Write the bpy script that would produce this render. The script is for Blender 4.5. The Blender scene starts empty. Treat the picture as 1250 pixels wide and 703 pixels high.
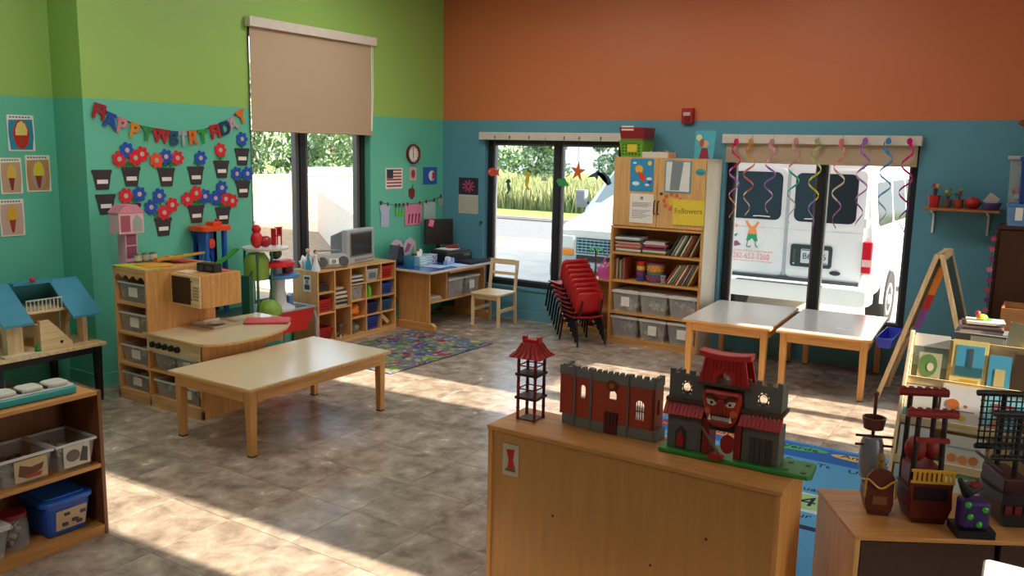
import bpy, bmesh, math, random
from mathutils import Vector, Matrix
random.seed(7)
SC = bpy.context.scene
COL = SC.collection
PI = math.pi

# ------------------------------------------------------------------ camera
def setup_camera():
    f, yaw, pitch, roll = 1047.1, 0.5698135, -0.1616056, 0.0207063
    pos = Vector((6.3157, -8.2667, 1.95))
    cy, sy = math.cos(yaw), math.sin(yaw)
    f0 = Vector((-sy, cy, 0)); r0 = Vector((cy, sy, 0))
    cp, sp = math.cos(pitch), math.sin(pitch)
    fw = f0 * cp + Vector((0, 0, sp)); up = -f0 * sp + Vector((0, 0, cp))
    r = r0 * math.cos(roll) + up * math.sin(roll); u = -r0 * math.sin(roll) + up * math.cos(roll)
    cd = bpy.data.cameras.new('camera'); cam = bpy.data.objects.new('camera', cd); COL.objects.link(cam)
    cd.sensor_width = 36.0; cd.lens = f / 1250 * 36; cd.clip_start = 0.05; cd.clip_end = 300
    m = Matrix((r, u, -fw)).transposed().to_4x4(); m.translation = pos
    cam.matrix_world = m
    SC.camera = cam
setup_camera()

# ------------------------------------------------------------------ sky, sun, exposure
SUN_EL = math.radians(22.0)
SUN_DIR = Vector((-1, -0.045, -math.tan(SUN_EL))).normalized()      # the way the light travels
w = bpy.data.worlds.new('world'); SC.world = w; w.use_nodes = True
nt = w.node_tree; bg = nt.nodes['Background']
sky = nt.nodes.new('ShaderNodeTexSky'); sky.sky_type = 'NISHITA'; sky.sun_disc = False
sky.sun_elevation = math.radians(34); sky.sun_rotation = math.radians(90); sky.air_density = 1.3; sky.dust_density = 3.0
hz = nt.nodes.new('ShaderNodeMixRGB'); hz.inputs[0].default_value = 0.55; hz.inputs[2].default_value = (2.6, 2.75, 2.9, 1)
nt.links.new(sky.outputs[0], hz.inputs[1]); nt.links.new(hz.outputs[0], bg.inputs[0]); bg.inputs[1].default_value = 0.45
sl = bpy.data.lights.new('sun', 'SUN'); so = bpy.data.objects.new('sun', sl); COL.objects.link(so)
sl.energy = 15.0; sl.color = (1.0, 0.80, 0.62); sl.angle = math.radians(0.6)
so.rotation_euler = SUN_DIR.to_track_quat('-Z', 'Y').to_euler(); so.location = (20, 0, 12)
def portal(name, loc, rot, sx, sy):
    l = bpy.data.lights.new(name, 'AREA'); l.shape = 'RECTANGLE'; l.size = sx; l.size_y = sy
    l.cycles.is_portal = True
    o = bpy.data.objects.new(name, l); COL.objects.link(o); o.location = loc; o.rotation_euler = rot
vs = SC.view_settings
vs.view_transform = 'Standard'; vs.look = 'None'; vs.gamma = 1.0; vs.use_curve_mapping = False
vs.exposure = 0.68
SC.display_settings.display_device = 'sRGB'
cyc = SC.cycles
cyc.use_denoising = True; cyc.max_bounces = 10; cyc.diffuse_bounces = 6; cyc.transparent_max_bounces = 16
cyc.caustics_reflective = False; cyc.caustics_refractive = False; cyc.sample_clamp_indirect = 8.0

# ------------------------------------------------------------------ materials
MATS = {}
def lin(c):
    if isinstance(c, str): c = [int(c[i:i + 2], 16) for i in (0, 2, 4)]
    r = []
    for v in c:
        v /= 255.0
        r.append(v / 12.92 if v <= 0.04045 else ((v + 0.055) / 1.055) ** 2.4)
    return r
def mat(name, c, rough=0.5, metal=0.0, nz=0.06, sc=14.0, st=(1, 1, 1), bump=0.0, spec=0.5, island=0.0):
    if name in MATS: return MATS[name]
    m = bpy.data.materials.new(name); m.use_nodes = True; t = m.node_tree; N = t.nodes
    b = N['Principled BSDF']; L = t.links
    a = lin(c)
    b.inputs['Roughness'].default_value = rough; b.inputs['Metallic'].default_value = metal
    b.inputs['Specular IOR Level'].default_value = spec
    tc = N.new('ShaderNodeTexCoord'); mp = N.new('ShaderNodeMapping'); no = N.new('ShaderNodeTexNoise'); rp = N.new('ShaderNodeValToRGB')
    mp.inputs['Scale'].default_value = st; no.inputs['Scale'].default_value = sc; no.inputs['Detail'].default_value = 4
    L.new(tc.outputs['Object'], mp.inputs[0]); L.new(mp.outputs[0], no.inputs['Vector']); L.new(no.outputs[0], rp.inputs[0])
    rp.color_ramp.elements[0].position = 0.3; rp.color_ramp.elements[1].position = 0.7
    rp.color_ramp.elements[0].color = [max(0, x * (1 - nz)) for x in a] + [1]
    rp.color_ramp.elements[1].color = [min(1, x * (1 + nz)) for x in a] + [1]
    out = rp.outputs[0]
    if island:
        oi = N.new('ShaderNodeObjectInfo'); mr = N.new('ShaderNodeMapRange'); mx = N.new('ShaderNodeMixRGB'); mx.blend_type = 'MULTIPLY'; mx.inputs[0].default_value = 1
        mr.inputs[3].default_value = 1 - island; mr.inputs[4].default_value = 1 + island
        L.new(oi.outputs['Random'], mr.inputs[0]); L.new(out, mx.inputs[1]); L.new(mr.outputs[0], mx.inputs[2]); out = mx.outputs[0]
    L.new(out, b.inputs['Base Color'])
    if bump:
        bp = N.new('ShaderNodeBump'); bp.inputs['Strength'].default_value = bump; bp.inputs['Distance'].default_value = 0.01
        L.new(no.outputs[0], bp.inputs['Height']); L.new(bp.outputs[0], b.inputs['Normal'])
    MATS[name] = m
    return m
def P(c, rough=0.45, metal=0.0):
    """plain plastic / paper colour by hex"""
    return mat('%s_%d_%d' % (c, int(rough * 100), int(metal * 10)), c, rough, metal, nz=0.04)
def wood(name, c, ax='z', nz=0.16, rough=0.4):
    st = {'x': (0.6, 7, 7), 'y': (7, 0.6, 7), 'z': (7, 7, 0.6)}[ax]
    return mat(name, c, rough, 0, nz, 6.0, st, 0.02)
BX = wood('birch_x', 'd6a76c', 'x'); BY = wood('birch_y', 'd6a76c', 'y'); BZ = wood('birch_z', 'd6a76c', 'z')
BRX = wood('maple_orange', 'd29a58', 'x'); BRZ = wood('maple_orange_z', 'd29a58', 'z')
DKZ = wood('dark_wood', '4a2c1c', 'z'); PALEX = wood('pale_wood', 'e3c99b', 'x'); PALEZ = wood('pale_wood_z', 'e3c99b', 'z')
LAM = mat('grey_laminate', 'dedad2', 0.16, 0, 0.05, 120, spec=0.6)
LAMT = mat('tan_laminate', 'd9c8a6', 0.2, 0, 0.05, 120, spec=0.6)
BLK = P('15151a', 0.4); WHT = P('eeeae2', 0.6); PAPER = P('f1eee6', 0.8); DGREY = P('3a3c42', 0.5); GREYP = P('8b8f94', 0.5)
CHROME = mat('chrome', 'c9ccd0', 0.18, 1.0, 0.02); STEEL = mat('steel', '8f949c', 0.3, 1.0, 0.02)
RED = P('c21f22', 0.4); ALU = mat('dark_bronze_aluminium', '2b2b30', 0.4, 0.3, 0.03)
def sheer(name, c, fac, rough=0.15):
    if name in MATS: return MATS[name]
    m = bpy.data.materials.new(name); m.use_nodes = True; t = m.node_tree; b = t.nodes['Principled BSDF']
    b.inputs['Base Color'].default_value = lin(c) + [1]; b.inputs['Roughness'].default_value = rough
    tr = t.nodes.new('ShaderNodeBsdfTransparent'); mx = t.nodes.new('ShaderNodeMixShader'); mx.inputs[0].default_value = fac
    t.links.new(tr.outputs[0], mx.inputs[1]); t.links.new(b.outputs[0], mx.inputs[2]); t.links.new(mx.outputs[0], t.nodes['Material Output'].inputs[0])
    MATS[name] = m; return m
def pane_mat():
    m = bpy.data.materials.new('window_glass'); m.use_nodes = True; t = m.node_tree; t.nodes.remove(t.nodes['Principled BSDF'])
    tr = t.nodes.new('ShaderNodeBsdfTransparent'); tr.inputs[0].default_value = (0.93, 0.96, 0.97, 1)
    gl = t.nodes.new('ShaderNodeBsdfGlossy'); gl.inputs['Roughness'].default_value = 0.02
    lw = t.nodes.new('ShaderNodeLayerWeight'); lw.inputs[0].default_value = 0.12; mx = t.nodes.new('ShaderNodeMixShader')
    t.links.new(lw.outputs['Fresnel'], mx.inputs[0]); t.links.new(tr.outputs[0], mx.inputs[1]); t.links.new(gl.outputs[0], mx.inputs[2])
    t.links.new(mx.outputs[0], t.nodes['Material Output'].inputs[0]); return m
GLASS = pane_mat()
CLEAR = sheer('clear_plastic', 'dfe4e6', 0.22); CLEARLID = sheer('frosted_lid', 'e8ebea', 0.72, 0.35); PINKCLR = sheer('pink_clear', 'ff7ad0', 0.55)

# ------------------------------------------------------------------ mesh builder
class MB:
    def __init__(s): s.v = []; s.f = []; s.M = None
    def add(s, vs, fs):
        o = len(s.v)
        s.v += [tuple(s.M @ Vector(v)) if s.M else tuple(v) for v in vs]
        s.f += [tuple(i + o for i in f) for f in fs]; return s
    def box(s, x0, x1, y0, y1, z0, z1):
        vs = [(x, y, z) for z in (z0, z1) for y in (y0, y1) for x in (x0, x1)]
        return s.add(vs, [(0, 2, 3, 1), (4, 5, 7, 6), (0, 1, 5, 4), (2, 6, 7, 3), (0, 4, 6, 2), (1, 3, 7, 5)])
    def cbox(s, c, d): return s.box(c[0] - d[0] / 2, c[0] + d[0] / 2, c[1] - d[1] / 2, c[1] + d[1] / 2, c[2] - d[2] / 2, c[2] + d[2] / 2)
    def taper(s, x0, x1, y0, y1, z0, z1, k):
        """box whose bottom is inset by k on every side"""
        vs = [(x0 + k, y0 + k, z0), (x1 - k, y0 + k, z0), (x0 + k, y1 - k, z0), (x1 - k, y1 - k, z0), (x0, y0, z1), (x1, y0, z1), (x0, y1, z1), (x1, y1, z1)]
        return s.add(vs, [(0, 2, 3, 1), (4, 5, 7, 6), (0, 1, 5, 4), (2, 6, 7, 3), (0, 4, 6, 2), (1, 3, 7, 5)])
    def tray(s, x0, x1, y0, y1, z0, z1, k=0.0, t=0.003):
        """open-topped tapered bin with thin walls"""
        o = [(x0 + k, y0 + k), (x1 - k, y0 + k), (x1 - k, y1 - k), (x0 + k, y1 - k)]; O = [(x0, y0), (x1, y0), (x1, y1), (x0, y1)]
        q = lambda p, d: [(p[0][0] + d, p[0][1] + d), (p[1][0] - d, p[1][1] + d), (p[2][0] - d, p[2][1] - d), (p[3][0] + d, p[3][1] - d)]
        vs = [(x, y, z0) for x, y in o] + [(x, y, z1) for x, y in O] + [(x, y, z1) for x, y in q(O, t)] + [(x, y, z0 + t) for x, y in q(o, t)]
        fs = [(3, 2, 1, 0)]
        for i in range(4):
            j = (i + 1) % 4
            fs += [(i, j, 4 + j, 4 + i), (4 + i, 4 + j, 8 + j, 8 + i), (8 + i, 8 + j, 12 + j, 12 + i)]
        fs += [(12, 13, 14, 15)]
        return s.add(vs, fs)
    def cyl(s, a, b, r0, r1=None, n=10):
        return s.tube([a, b], [r0, r0 if r1 is None else r1], n)
    def tube(s, pts, r, n=8):
        pts = [Vector(p) for p in pts]; m = len(pts)
        rs = r if isinstance(r, (list, tuple)) else [r] * m
        vs = []; fs = []; u = None
        for i, p in enumerate(pts):
            d = (pts[min(i + 1, m - 1)] - pts[max(i - 1, 0)])
            d = d.normalized() if d.length > 1e-9 else Vector((0, 0, 1))
            if u is None:
                u = d.cross(Vector((0, 0, 1)) if abs(d.z) < .9 else Vector((1, 0, 0))).normalized()
            else:
                u = (u - d * u.dot(d)).normalized()
            w_ = d.cross(u)
            vs += [p + (u * math.cos(2 * PI * k / n) + w_ * math.sin(2 * PI * k / n)) * rs[i] for k in range(n)]
        for i in range(m - 1):
            for k in range(n):
                a = i * n + k; b = i * n + (k + 1) % n; fs.append((a, b, b + n, a + n))
        fs += [tuple(range(n - 1, -1, -1)), tuple(range((m - 1) * n, m * n))]
        return s.add(vs, fs)
    def lathe(s, prof, c=(0, 0, 0), n=16):
        vs = []; fs = []
        for r, z in prof: vs += [(c[0] + r * math.cos(2 * PI * k / n), c[1] + r * math.sin(2 * PI * k / n), c[2] + z) for k in range(n)]
        for i in range(len(prof) - 1):
            for k in range(n):
                a = i * n + k; b = i * n + (k + 1) % n; fs.append((a, b, b + n, a + n))
        fs += [tuple(range(n - 1, -1, -1)), tuple(range((len(prof) - 1) * n, len(prof) * n))]
        return s.add(vs, fs)
    def ball(s, c, r, n=10, m=6):
        if not isinstance(r, (tuple, list)): r = (r, r, r)
        prof = [(math.sin(PI * (i + .02) / (m + .04)), -math.cos(PI * (i + .02) / (m + .04))) for i in range(m + 1)]
        vs = []; fs = []
        for a, z in prof: vs += [(c[0] + r[0] * a * math.cos(2 * PI * k / n), c[1] + r[1] * a * math.sin(2 * PI * k / n), c[2] + r[2] * z) for k in range(n)]
        for i in range(m):
            for k in range(n):
                a = i * n + k; b = i * n + (k + 1) % n; fs.append((a, b, b + n, a + n))
        fs += [tuple(range(n - 1, -1, -1)), tuple(range(m * n, (m + 1) * n))]
        return s.add(vs, fs)
    def prism(s, poly, a, b, plane='xz'):
        """2D outline extruded from a to b along the third axis"""
        n = len(poly)
        mk = {'xz': lambda p, t: (p[0], t, p[1]), 'xy': lambda p, t: (p[0], p[1], t), 'yz': lambda p, t: (t, p[0], p[1])}[plane]
        vs = [mk(p, a) for p in poly] + [mk(p, b) for p in poly]
        fs = [tuple(range(n)), tuple(range(2 * n - 1, n - 1, -1))] + [(i + n, (i + 1) % n + n, (i + 1) % n, i) for i in range(n)]
        return s.add(vs, fs)
    def mesh(s, name):
        me = bpy.data.meshes.new(name); me.from_pydata(s.v, [], s.f)
        bm = bmesh.new(); bm.from_mesh(me); bmesh.ops.recalc_face_normals(bm, faces=bm.faces); bm.to_mesh(me); bm.free()
        return me
    def build(s, name, m, parent=None, bevel=0, smooth=False, label=None):
        me = s.mesh(name); me.materials.append(m)
        return link(name, me, parent, bevel, smooth, label)
def link(name, me, parent=None, bevel=0, smooth=False, label=None):
    o = bpy.data.objects.new(name, me); COL.objects.link(o); o.parent = parent
    if smooth:
        me.polygons.foreach_set('use_smooth', [True] * len(me.polygons))
        try: me.set_sharp_from_angle(angle=math.radians(42))
        except Exception: pass
    if bevel:
        b = o.modifiers.new('bevel', 'BEVEL'); b.width = bevel; b.segments = 2; b.limit_method = 'ANGLE'
    if label: o['label'] = label
    return o
def tag(o, label, cat, group=None):
    o['label'] = label; o['category'] = cat
    if group: o['group'] = group
    return o
def thing(name, label, cat, loc=(0, 0, 0), rz=0.0, group=None):
    o = bpy.data.objects.new(name, None); COL.objects.link(o); o.empty_display_size = 0.05
    o.location = loc; o.rotation_euler = (0, 0, rz)
    return tag(o, label, cat, group)
def struct(o): o['kind'] = 'structure'; return o
def dup(root, loc=None, rz=None, label=None):
    r = root.copy(); COL.objects.link(r)
    if loc is not None: r.location = loc
    if rz is not None: r.rotation_euler = (0, 0, rz)
    if label: r['label'] = label
    for ch in root.children:
        c = ch.copy(); COL.objects.link(c); c.parent = r
        for g in ch.children:
            d = g.copy(); COL.objects.link(d); d.parent = c
    return r
def circ(cx, cz, r, n=14, rz=None, a0=0): return [(cx + r * math.cos(a0 + 2 * PI * k / n), cz + (rz or r) * math.sin(a0 + 2 * PI * k / n)) for k in range(n)]
def rrect(x0, x1, z0, z1, r, n=4):
    p = []
    for cx, cz, a in ((x1 - r, z1 - r, 0), (x0 + r, z1 - r, PI / 2), (x0 + r, z0 + r, PI), (x1 - r, z0 + r, 1.5 * PI)):
        p += [(cx + r * math.cos(a + PI / 2 * k / n), cz + r * math.sin(a + PI / 2 * k / n)) for k in range(n + 1)]
    return p
def text(s, size, m, parent, loc, flat=False, name='lettering', rot=0.0, ext=0.0006, align='CENTER', sx=1.0, label=None, bold=0.0):
    """lettering standing in the local XZ plane and facing -Y (flat: lying in XY, read from -Y)"""
    c = bpy.data.curves.new('lettering', 'FONT'); c.body = s; c.size = size; c.extrude = ext; c.align_x = align; c.align_y = 'CENTER'; c.resolution_u = 3; c.offset = bold
    t = bpy.data.objects.new('lettering', c); COL.objects.link(t)
    bpy.context.view_layer.update()
    me = bpy.data.meshes.new_from_object(t.evaluated_get(bpy.context.evaluated_depsgraph_get()))
    bpy.data.objects.remove(t)
    M = Matrix.Translation(loc) @ (Matrix.Identity(4) if flat else Matrix.Rotation(PI / 2, 4, 'X')) @ Matrix.Rotation(rot, 4, 'Z') @ Matrix.Diagonal((sx, 1, 1, 1))
    me.transform(M); me.materials.clear(); me.materials.append(m)
    return link(name, me, parent, label=label)
ORD = ['', 'first', 'second', 'third', 'fourth', 'fifth', 'sixth', 'seventh', 'eighth', 'ninth', 'tenth', 'eleventh', 'twelfth', 'thirteenth', 'fourteenth']

# ================================================================== the room
DADO = 2.26
def paint(name, low, high):
    m = bpy.data.materials.new(name); m.use_nodes = True; t = m.node_tree; N = t.nodes; L = t.links; b = N['Principled BSDF']
    g = N.new('ShaderNodeNewGeometry'); sx = N.new('ShaderNodeSeparateXYZ'); mt = N.new('ShaderNodeMath'); mt.operation = 'GREATER_THAN'; mt.inputs[1].default_value = DADO
    L.new(g.outputs['Position'], sx.inputs[0]); L.new(sx.outputs[2], mt.inputs[0])
    mx = N.new('ShaderNodeMixRGB'); mx.inputs[1].default_value = lin(low) + [1]; mx.inputs[2].default_value = lin(high) + [1]; L.new(mt.outputs[0], mx.inputs[0])
    no = N.new('ShaderNodeTexNoise'); no.inputs['Scale'].default_value = 180; L.new(g.outputs['Position'], no.inputs['Vector'])
    bp = N.new('ShaderNodeBump'); bp.inputs['Strength'].default_value = 0.08; bp.inputs['Distance'].default_value = 0.004
    L.new(no.outputs[0], bp.inputs['Height']); L.new(bp.outputs[0], b.inputs['Normal'])
    L.new(mx.outputs[0], b.inputs['Base Color']); b.inputs['Roughness'].default_value = 0.42; b.inputs['Specular IOR Level'].default_value = 0.35
    return m
P_LEFT = paint('green_paint', '66c6aa', '9ac466'); P_BACK = paint('teal_orange_paint', '5f9cb0', 'd27a50')
P_LOWL = P('66c6aa', 0.4); P_LOWB = P('5f9cb0', 0.4)
CEILM = mat('ceiling_white', 'd9d6cc', 0.9)
RX = 8.2; H = 3.75; YF = -11.0; YC = -4.47; XR = -0.4
def wall(name, m, boxes):
    b = MB()
    for q in boxes: b.box(*q)
    return struct(b.build(name, m))
W1 = (-2.89, -1.27, 0.36, 3.02); W2 = (0.60, 2.34, 0.36, 2.06); W3 = (3.47, 5.20, 0.36, 2.06)
W4 = (-2.20, -0.88, 0.36, 2.45); W5 = (-2.95, -2.27, 0.36, 3.2); W6 = (-5.72, -5.10, 0.36, 3.2)
wall('wall_left', P_LEFT, [(-.2, 0, YC, W1[0], 0, H), (-.2, 0, W1[1], 0.2, 0, H), (-.2, 0, W1[0], W1[1], 0, W1[2]), (-.2, 0, W1[0], W1[1], W1[3], H)])
wall('wall_return', P_LEFT, [(XR - .2, -.2, YC, YC + .2, 0, H)])
wall('wall_recess', P_LEFT, [(XR - .2, XR, YF, YC, 0, H)])
wall('wall_back', P_BACK, [(0, W2[0], 0, .2, 0, H), (W2[1], W3[0], 0, .2, 0, H), (W3[1], RX + .2, 0, .2, 0, H)] +
     [(W[0], W[1], 0, .2, 0, W[2]) for W in (W2, W3)] + [(W[0], W[1], 0, .2, W[3], H) for W in (W2, W3)])
ys = sorted([W4, W5, W6]); bs = []; y = YF
for W in ys:
    bs += [(RX, RX + .2, y, W[0], 0, H), (RX, RX + .2, W[0], W[1], 0, W[2]), (RX, RX + .2, W[0], W[1], W[3], H)]; y = W[1]
bs.append((RX, RX + .2, y, 0, 0, H))
wall('wall_right', P_BACK, bs)
wall('wall_front', P_BACK, [(XR - .2, RX + .2, YF - .2, YF, 0, H)])
wall('ceiling', CEILM, [(XR - .2, RX + .2, YF - .2, .2, H, H + .15)])
wall('roof', mat('shade_slab', '8a8680', .9), [(XR - .3, RX + .3, YF - .3, .3, H + .15, 5.3)])  # unseen slab over the ceiling, added to shade the ground outside at left
for nm, m, q in (('baseboard_back', P_LOWB, (0, RX, -.012, 0, 0, .105)), ('baseboard_left', P_LOWL, (0, .012, YC, -.012, 0, .105)),
                 ('baseboard_return', P_LOWL, (XR, .012, YC - .012, YC, 0, .105)), ('baseboard_recess', P_LOWL, (XR, XR + .012, YF, YC - .012, 0, .105))):
    wall(nm, m, [q])
# window sill ledges, painted like the wall
wall('trim_1', P_LOWB, [(W2[0], W2[1], -.015, .09, W2[2] - .02, W2[2] + .006)]); wall('trim_2', P_LOWB, [(W3[0], W3[1], -.015, .09, W3[2] - .02, W3[2] + .006)])
# --- floor of vinyl stone tiles
def tile_mat():
    m = bpy.data.materials.new('stone_vinyl'); m.use_nodes = True; t = m.node_tree; N = t.nodes; L = t.links; b = N['Principled BSDF']
    g = N.new('ShaderNodeNewGeometry'); oi = N.new('ShaderNodeObjectInfo'); ad = N.new('ShaderNodeVectorMath'); ad.operation = 'MULTIPLY_ADD'
    cv = N.new('ShaderNodeCombineXYZ'); L.new(oi.outputs['Random'], cv.inputs[0]); L.new(oi.outputs['Random'], cv.inputs[1])
    ad.inputs[1].default_value = (9, 5, 0); L.new(cv.outputs[0], ad.inputs[0]); L.new(g.outputs['Position'], ad.inputs[2])
    n1 = N.new('ShaderNodeTexNoise'); n1.inputs['Scale'].default_value = 6.0; n1.inputs['Detail'].default_value = 12; n1.inputs['Roughness'].default_value = 0.62; n1.inputs['Distortion'].default_value = 0.3
    L.new(ad.outputs[0], n1.inputs['Vector'])
    r = N.new('ShaderNodeValToRGB'); e = r.color_ramp.elements; e[0].position = 0.30; e[1].position = 0.72
    e[0].color = lin('7a6c5f') + [1]; e[1].color = lin('ccbfaf') + [1]; q = e.new(0.5); q.color = lin('a69889') + [1]
    L.new(n1.outputs[0], r.inputs[0])
    mr = N.new('ShaderNodeMapRange'); mr.inputs[3].default_value = 0.93; mr.inputs[4].default_value = 1.06; L.new(oi.outputs['Random'], mr.inputs[0])
    mx = N.new('ShaderNodeMixRGB'); mx.blend_type = 'MULTIPLY'; mx.inputs[0].default_value = 1; L.new(r.outputs[0], mx.inputs[1]); L.new(mr.outputs[0], mx.inputs[2])
    L.new(mx.outputs[0], b.inputs['Base Color'])
    rr = N.new('ShaderNodeMapRange'); rr.inputs[3].default_value = 0.17; rr.inputs[4].default_value = 0.33; L.new(n1.outputs[0], rr.inputs[0]); L.new(rr.outputs[0], b.inputs['Roughness'])
    bp = N.new('ShaderNodeBump'); bp.inputs['Strength'].default_value = 0.10; bp.inputs['Distance'].default_value = 0.004; L.new(n1.outputs[0], bp.inputs['Height']); L.new(bp.outputs[0], b.inputs['Normal'])
    return m
TILE = tile_mat()
fl = struct(MB().box(XR - .2, RX + .2, YF - .2, .2, -.1, -.0035).build('floor', mat('tile_joint', '7a6a58', 0.7)))
TS = 0.4572
cells = []
i0 = 0
x = XR
while x < RX:
    y = 0.0
    while y > YF:
        cells.append((x, min(x + TS, RX), max(y - TS, YF), y)); y -= TS
    x += TS
def frame_pos(p):
    q = SC.camera.matrix_world.inverted() @ Vector(p)
    if q.z > -0.2: return None
    return q.x / -q.z * 1047.1 + 625, 351.5 - q.y / -q.z * 1047.1, -q.z
vis = []; rest = []
for c in cells:
    s = frame_pos(((c[0] + c[1]) / 2, (c[2] + c[3]) / 2, 0))
    (vis if s and -40 < s[0] < 1290 and 0 < s[1] < 740 else rest).append((s[2] if s else 99, c))
vis.sort(); rest += vis[300:]; vis = vis[:300]
g = 0.0013
tm = MB().box(g - TS / 2, TS / 2 - g, g - TS / 2, TS / 2 - g, -.0035, 0).mesh('tile'); tm.materials.append(TILE)
for _, c in vis:
    if c[1] - c[0] > TS - .01 and c[3] - c[2] > TS - .01:
        o = link('tile', tm, fl); o.location = ((c[0] + c[1]) / 2, (c[2] + c[3]) / 2, 0)
    else: MB().box(c[0] + g, c[1] - g, c[2] + g, c[3] - g, -.0035, 0).build('tile', TILE, fl)
b = MB()
for _, c in rest: b.box(c[0] + g, c[1] - g, c[2] + g, c[3] - g, -.0035, 0)
b.build('far_tiles', TILE, fl)['kind'] = 'stuff'
# --- windows: built facing -Y in local XZ, then turned
SASH = mat('grey_aluminium', '6a6a6e', 0.4, 0.4, 0.03)
def window(n, w, z0, z1, mull, loc, rz, thick=0.06, sw=.022):
    r = struct(bpy.data.objects.new('window_%d' % n, None)); COL.objects.link(r); r.location = loc; r.rotation_euler = (0, 0, rz)
    y0, y1 = 0.085, 0.165; t = thick
    MB().box(0, t, y0, y1, z0, z1).box(w - t, w, y0, y1, z0, z1).box(t, w - t, y0, y1, z0, z0 + t).box(t, w - t, y0, y1, z1 - t, z1).build('window_frame', ALU, r)
    xs = [t] + [m for q in mull for m in (q - t * .6, q + t * .6)] + [w - t]
    for q in mull: MB().box(q - t * .6, q + t * .6, y0, y1, z0 + t, z1 - t).build('mullion', ALU, r)
    for a, c in zip(xs[::2], xs[1::2]):
        s = sw
        f = MB().box(a, a + s, y0 + .02, y1, z0 + t, z1 - t).box(c - s, c, y0 + .02, y1, z0 + t, z1 - t).box(a + s, c - s, y0 + .02, y1, z0 + t, z0 + t + s).box(a + s, c - s, y0 + .02, y1, z1 - t - s, z1 - t).build('sash', SASH, r)
        MB().box(a + s, c - s, y0 + .045, y0 + .051, z0 + t + s, z1 - t - s).build('pane', GLASS, f)
    return r
window(1, W1[1] - W1[0], W1[2], W1[3], [0.725], (0, W1[0], 0), PI / 2, 0.06, .045)
window(2, W2[1] - W2[0], W2[2], W2[3], [0.925], (W2[0], 0, 0), 0)
window(3, W3[1] - W3[0], W3[2], W3[3], [0.90], (W3[0], 0, 0), 0)
for n, W, mu in ((4, W4, [0.66]), (5, W5, []), (6, W6, [])): window(n, W[1] - W[0], W[2], W[3], mu, (RX, W[1], 0), -PI / 2)
for n, W in ((2, W2), (3, W3)): portal('portal_%d' % n, ((W[0] + W[1]) / 2, .19, (W[2] + W[3]) / 2), (-PI / 2, 0, 0), W[1] - W[0], W[3] - W[2])
for n, W in ((4, W4), (5, W5), (6, W6)): portal('portal_%d' % n, (RX + .19, (W[0] + W[1]) / 2, (W[2] + W[3]) / 2), (0, PI / 2, 0), W[3] - W[2], W[1] - W[0])
portal('portal_1', (-.19, (W1[0] + W1[1]) / 2, (W1[2] + W1[3]) / 2), (0, -PI / 2, 0), W1[3] - W1[2], W1[1] - W1[0])
# --- roller shades
FAB = mat('shade_fabric', 'c2ab8e', 0.9, 0, 0.05, 300); CASS = P('d9d2c6', 0.5)
FABS = sheer('shade_fabric_sheer', 'c2ab8e', 0.93, 0.9)
def shade(label, w, ztop, zbot, loc, rz, x0=0.0, x1=None, y=0.012, cord=True):
    t = thing('roller_shade', label, 'roller shade', loc, rz)
    MB().box(-.03, w + .03, -.075, -.002, ztop - .085, ztop).build('cassette', CASS, t, bevel=.004)
    MB().box(-.028, -.022, -.07, -.004, ztop - .08, ztop - .005).build('end_cap', WHT, t)
    x1 = w if x1 is None else x1
    if zbot < ztop - .1:
        MB().box(x0, x1, -.031, -.028, zbot, ztop - .06).build('fabric', FABS, t)
        MB().cyl((x0, -.0295, zbot), (x1, -.0295, zbot), .009, n=8).build('hem_bar', FAB, t)
    return t
s1 = shade('tall tan roller shade drawn halfway down the window beside the birthday banner', W1[1] - W1[0] - .005, 3.06, 2.06, (0, W1[0], 0), PI / 2)
MB().tube([(1.595, -.04, 2.98), (1.597, -.04, 2.5), (1.59, -.04, 2.1)], .007, 6).tube([(1.62, -.04, 2.98), (1.62, -.04, 2.5), (1.60, -.04, 2.1)], .004, 6).build('pull_cord', PAPER, s1)
shade('rolled-up cream shade cassette over the window with hanging paper sea animals', W2[1] - W2[0], 2.125, 2.05, (W2[0], 0, 0), 0)
shade('tan roller shade pulled slightly down over the window with swirl streamers', W3[1] - W3[0] - .02, 2.125, 1.865, (W3[0] + .01, 0, 0), 0)
shade('tan roller shade part drawn on the right-hand wall window', W4[1] - W4[0], 2.52, 2.17, (RX, W4[1], 0), -PI / 2, x0=.07)
# --- fill panels on the unseen ceiling, added to brighten the room
def glow(name, c, st):
    m = bpy.data.materials.new(name); m.use_nodes = True; t = m.node_tree; t.nodes.remove(t.nodes['Principled BSDF']); e = t.nodes.new('ShaderNodeEmission')
    e.inputs[0].default_value = (*c, 1); e.inputs[1].default_value = st; t.links.new(e.outputs[0], t.nodes['Material Output'].inputs[0]); return m
FILL = glow('fill_glow', (1.0, 0.95, 0.89), 9.5); DIM = P('cfcdc6', .6)
ON = {(1.6, -2.2), (1.6, -5.2), (4.0, -2.2), (4.0, -8.4)}
k = 0
for x in (1.6, 4.0, 6.4):
    for y in (-2.2, -5.2, -8.4):
        t = thing('ceiling_fill', '%s recessed ceiling light panel above the %s of the room' % ('lit' if (x, y) in ON else 'unlit', ('window side', 'middle', 'far side')[[1.6, 4.0, 6.4].index(x)] + ' ' + ('back', 'centre', 'front')[k % 3]), 'ceiling light', (x, y, H), 0, 'ceiling light panels')
        MB().box(-.62, .62, -.32, -.29, -.03, 0).box(-.62, .62, .29, .32, -.03, 0).box(-.62, -.59, -.29, .29, -.03, 0).box(.59, .62, -.29, .29, -.03, 0).build('frame', WHT, t); MB().box(-.59, .59, -.29, .29, -.02, -.012).build('diffuser', FILL if (x, y) in ON else DIM, t); k += 1

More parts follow.
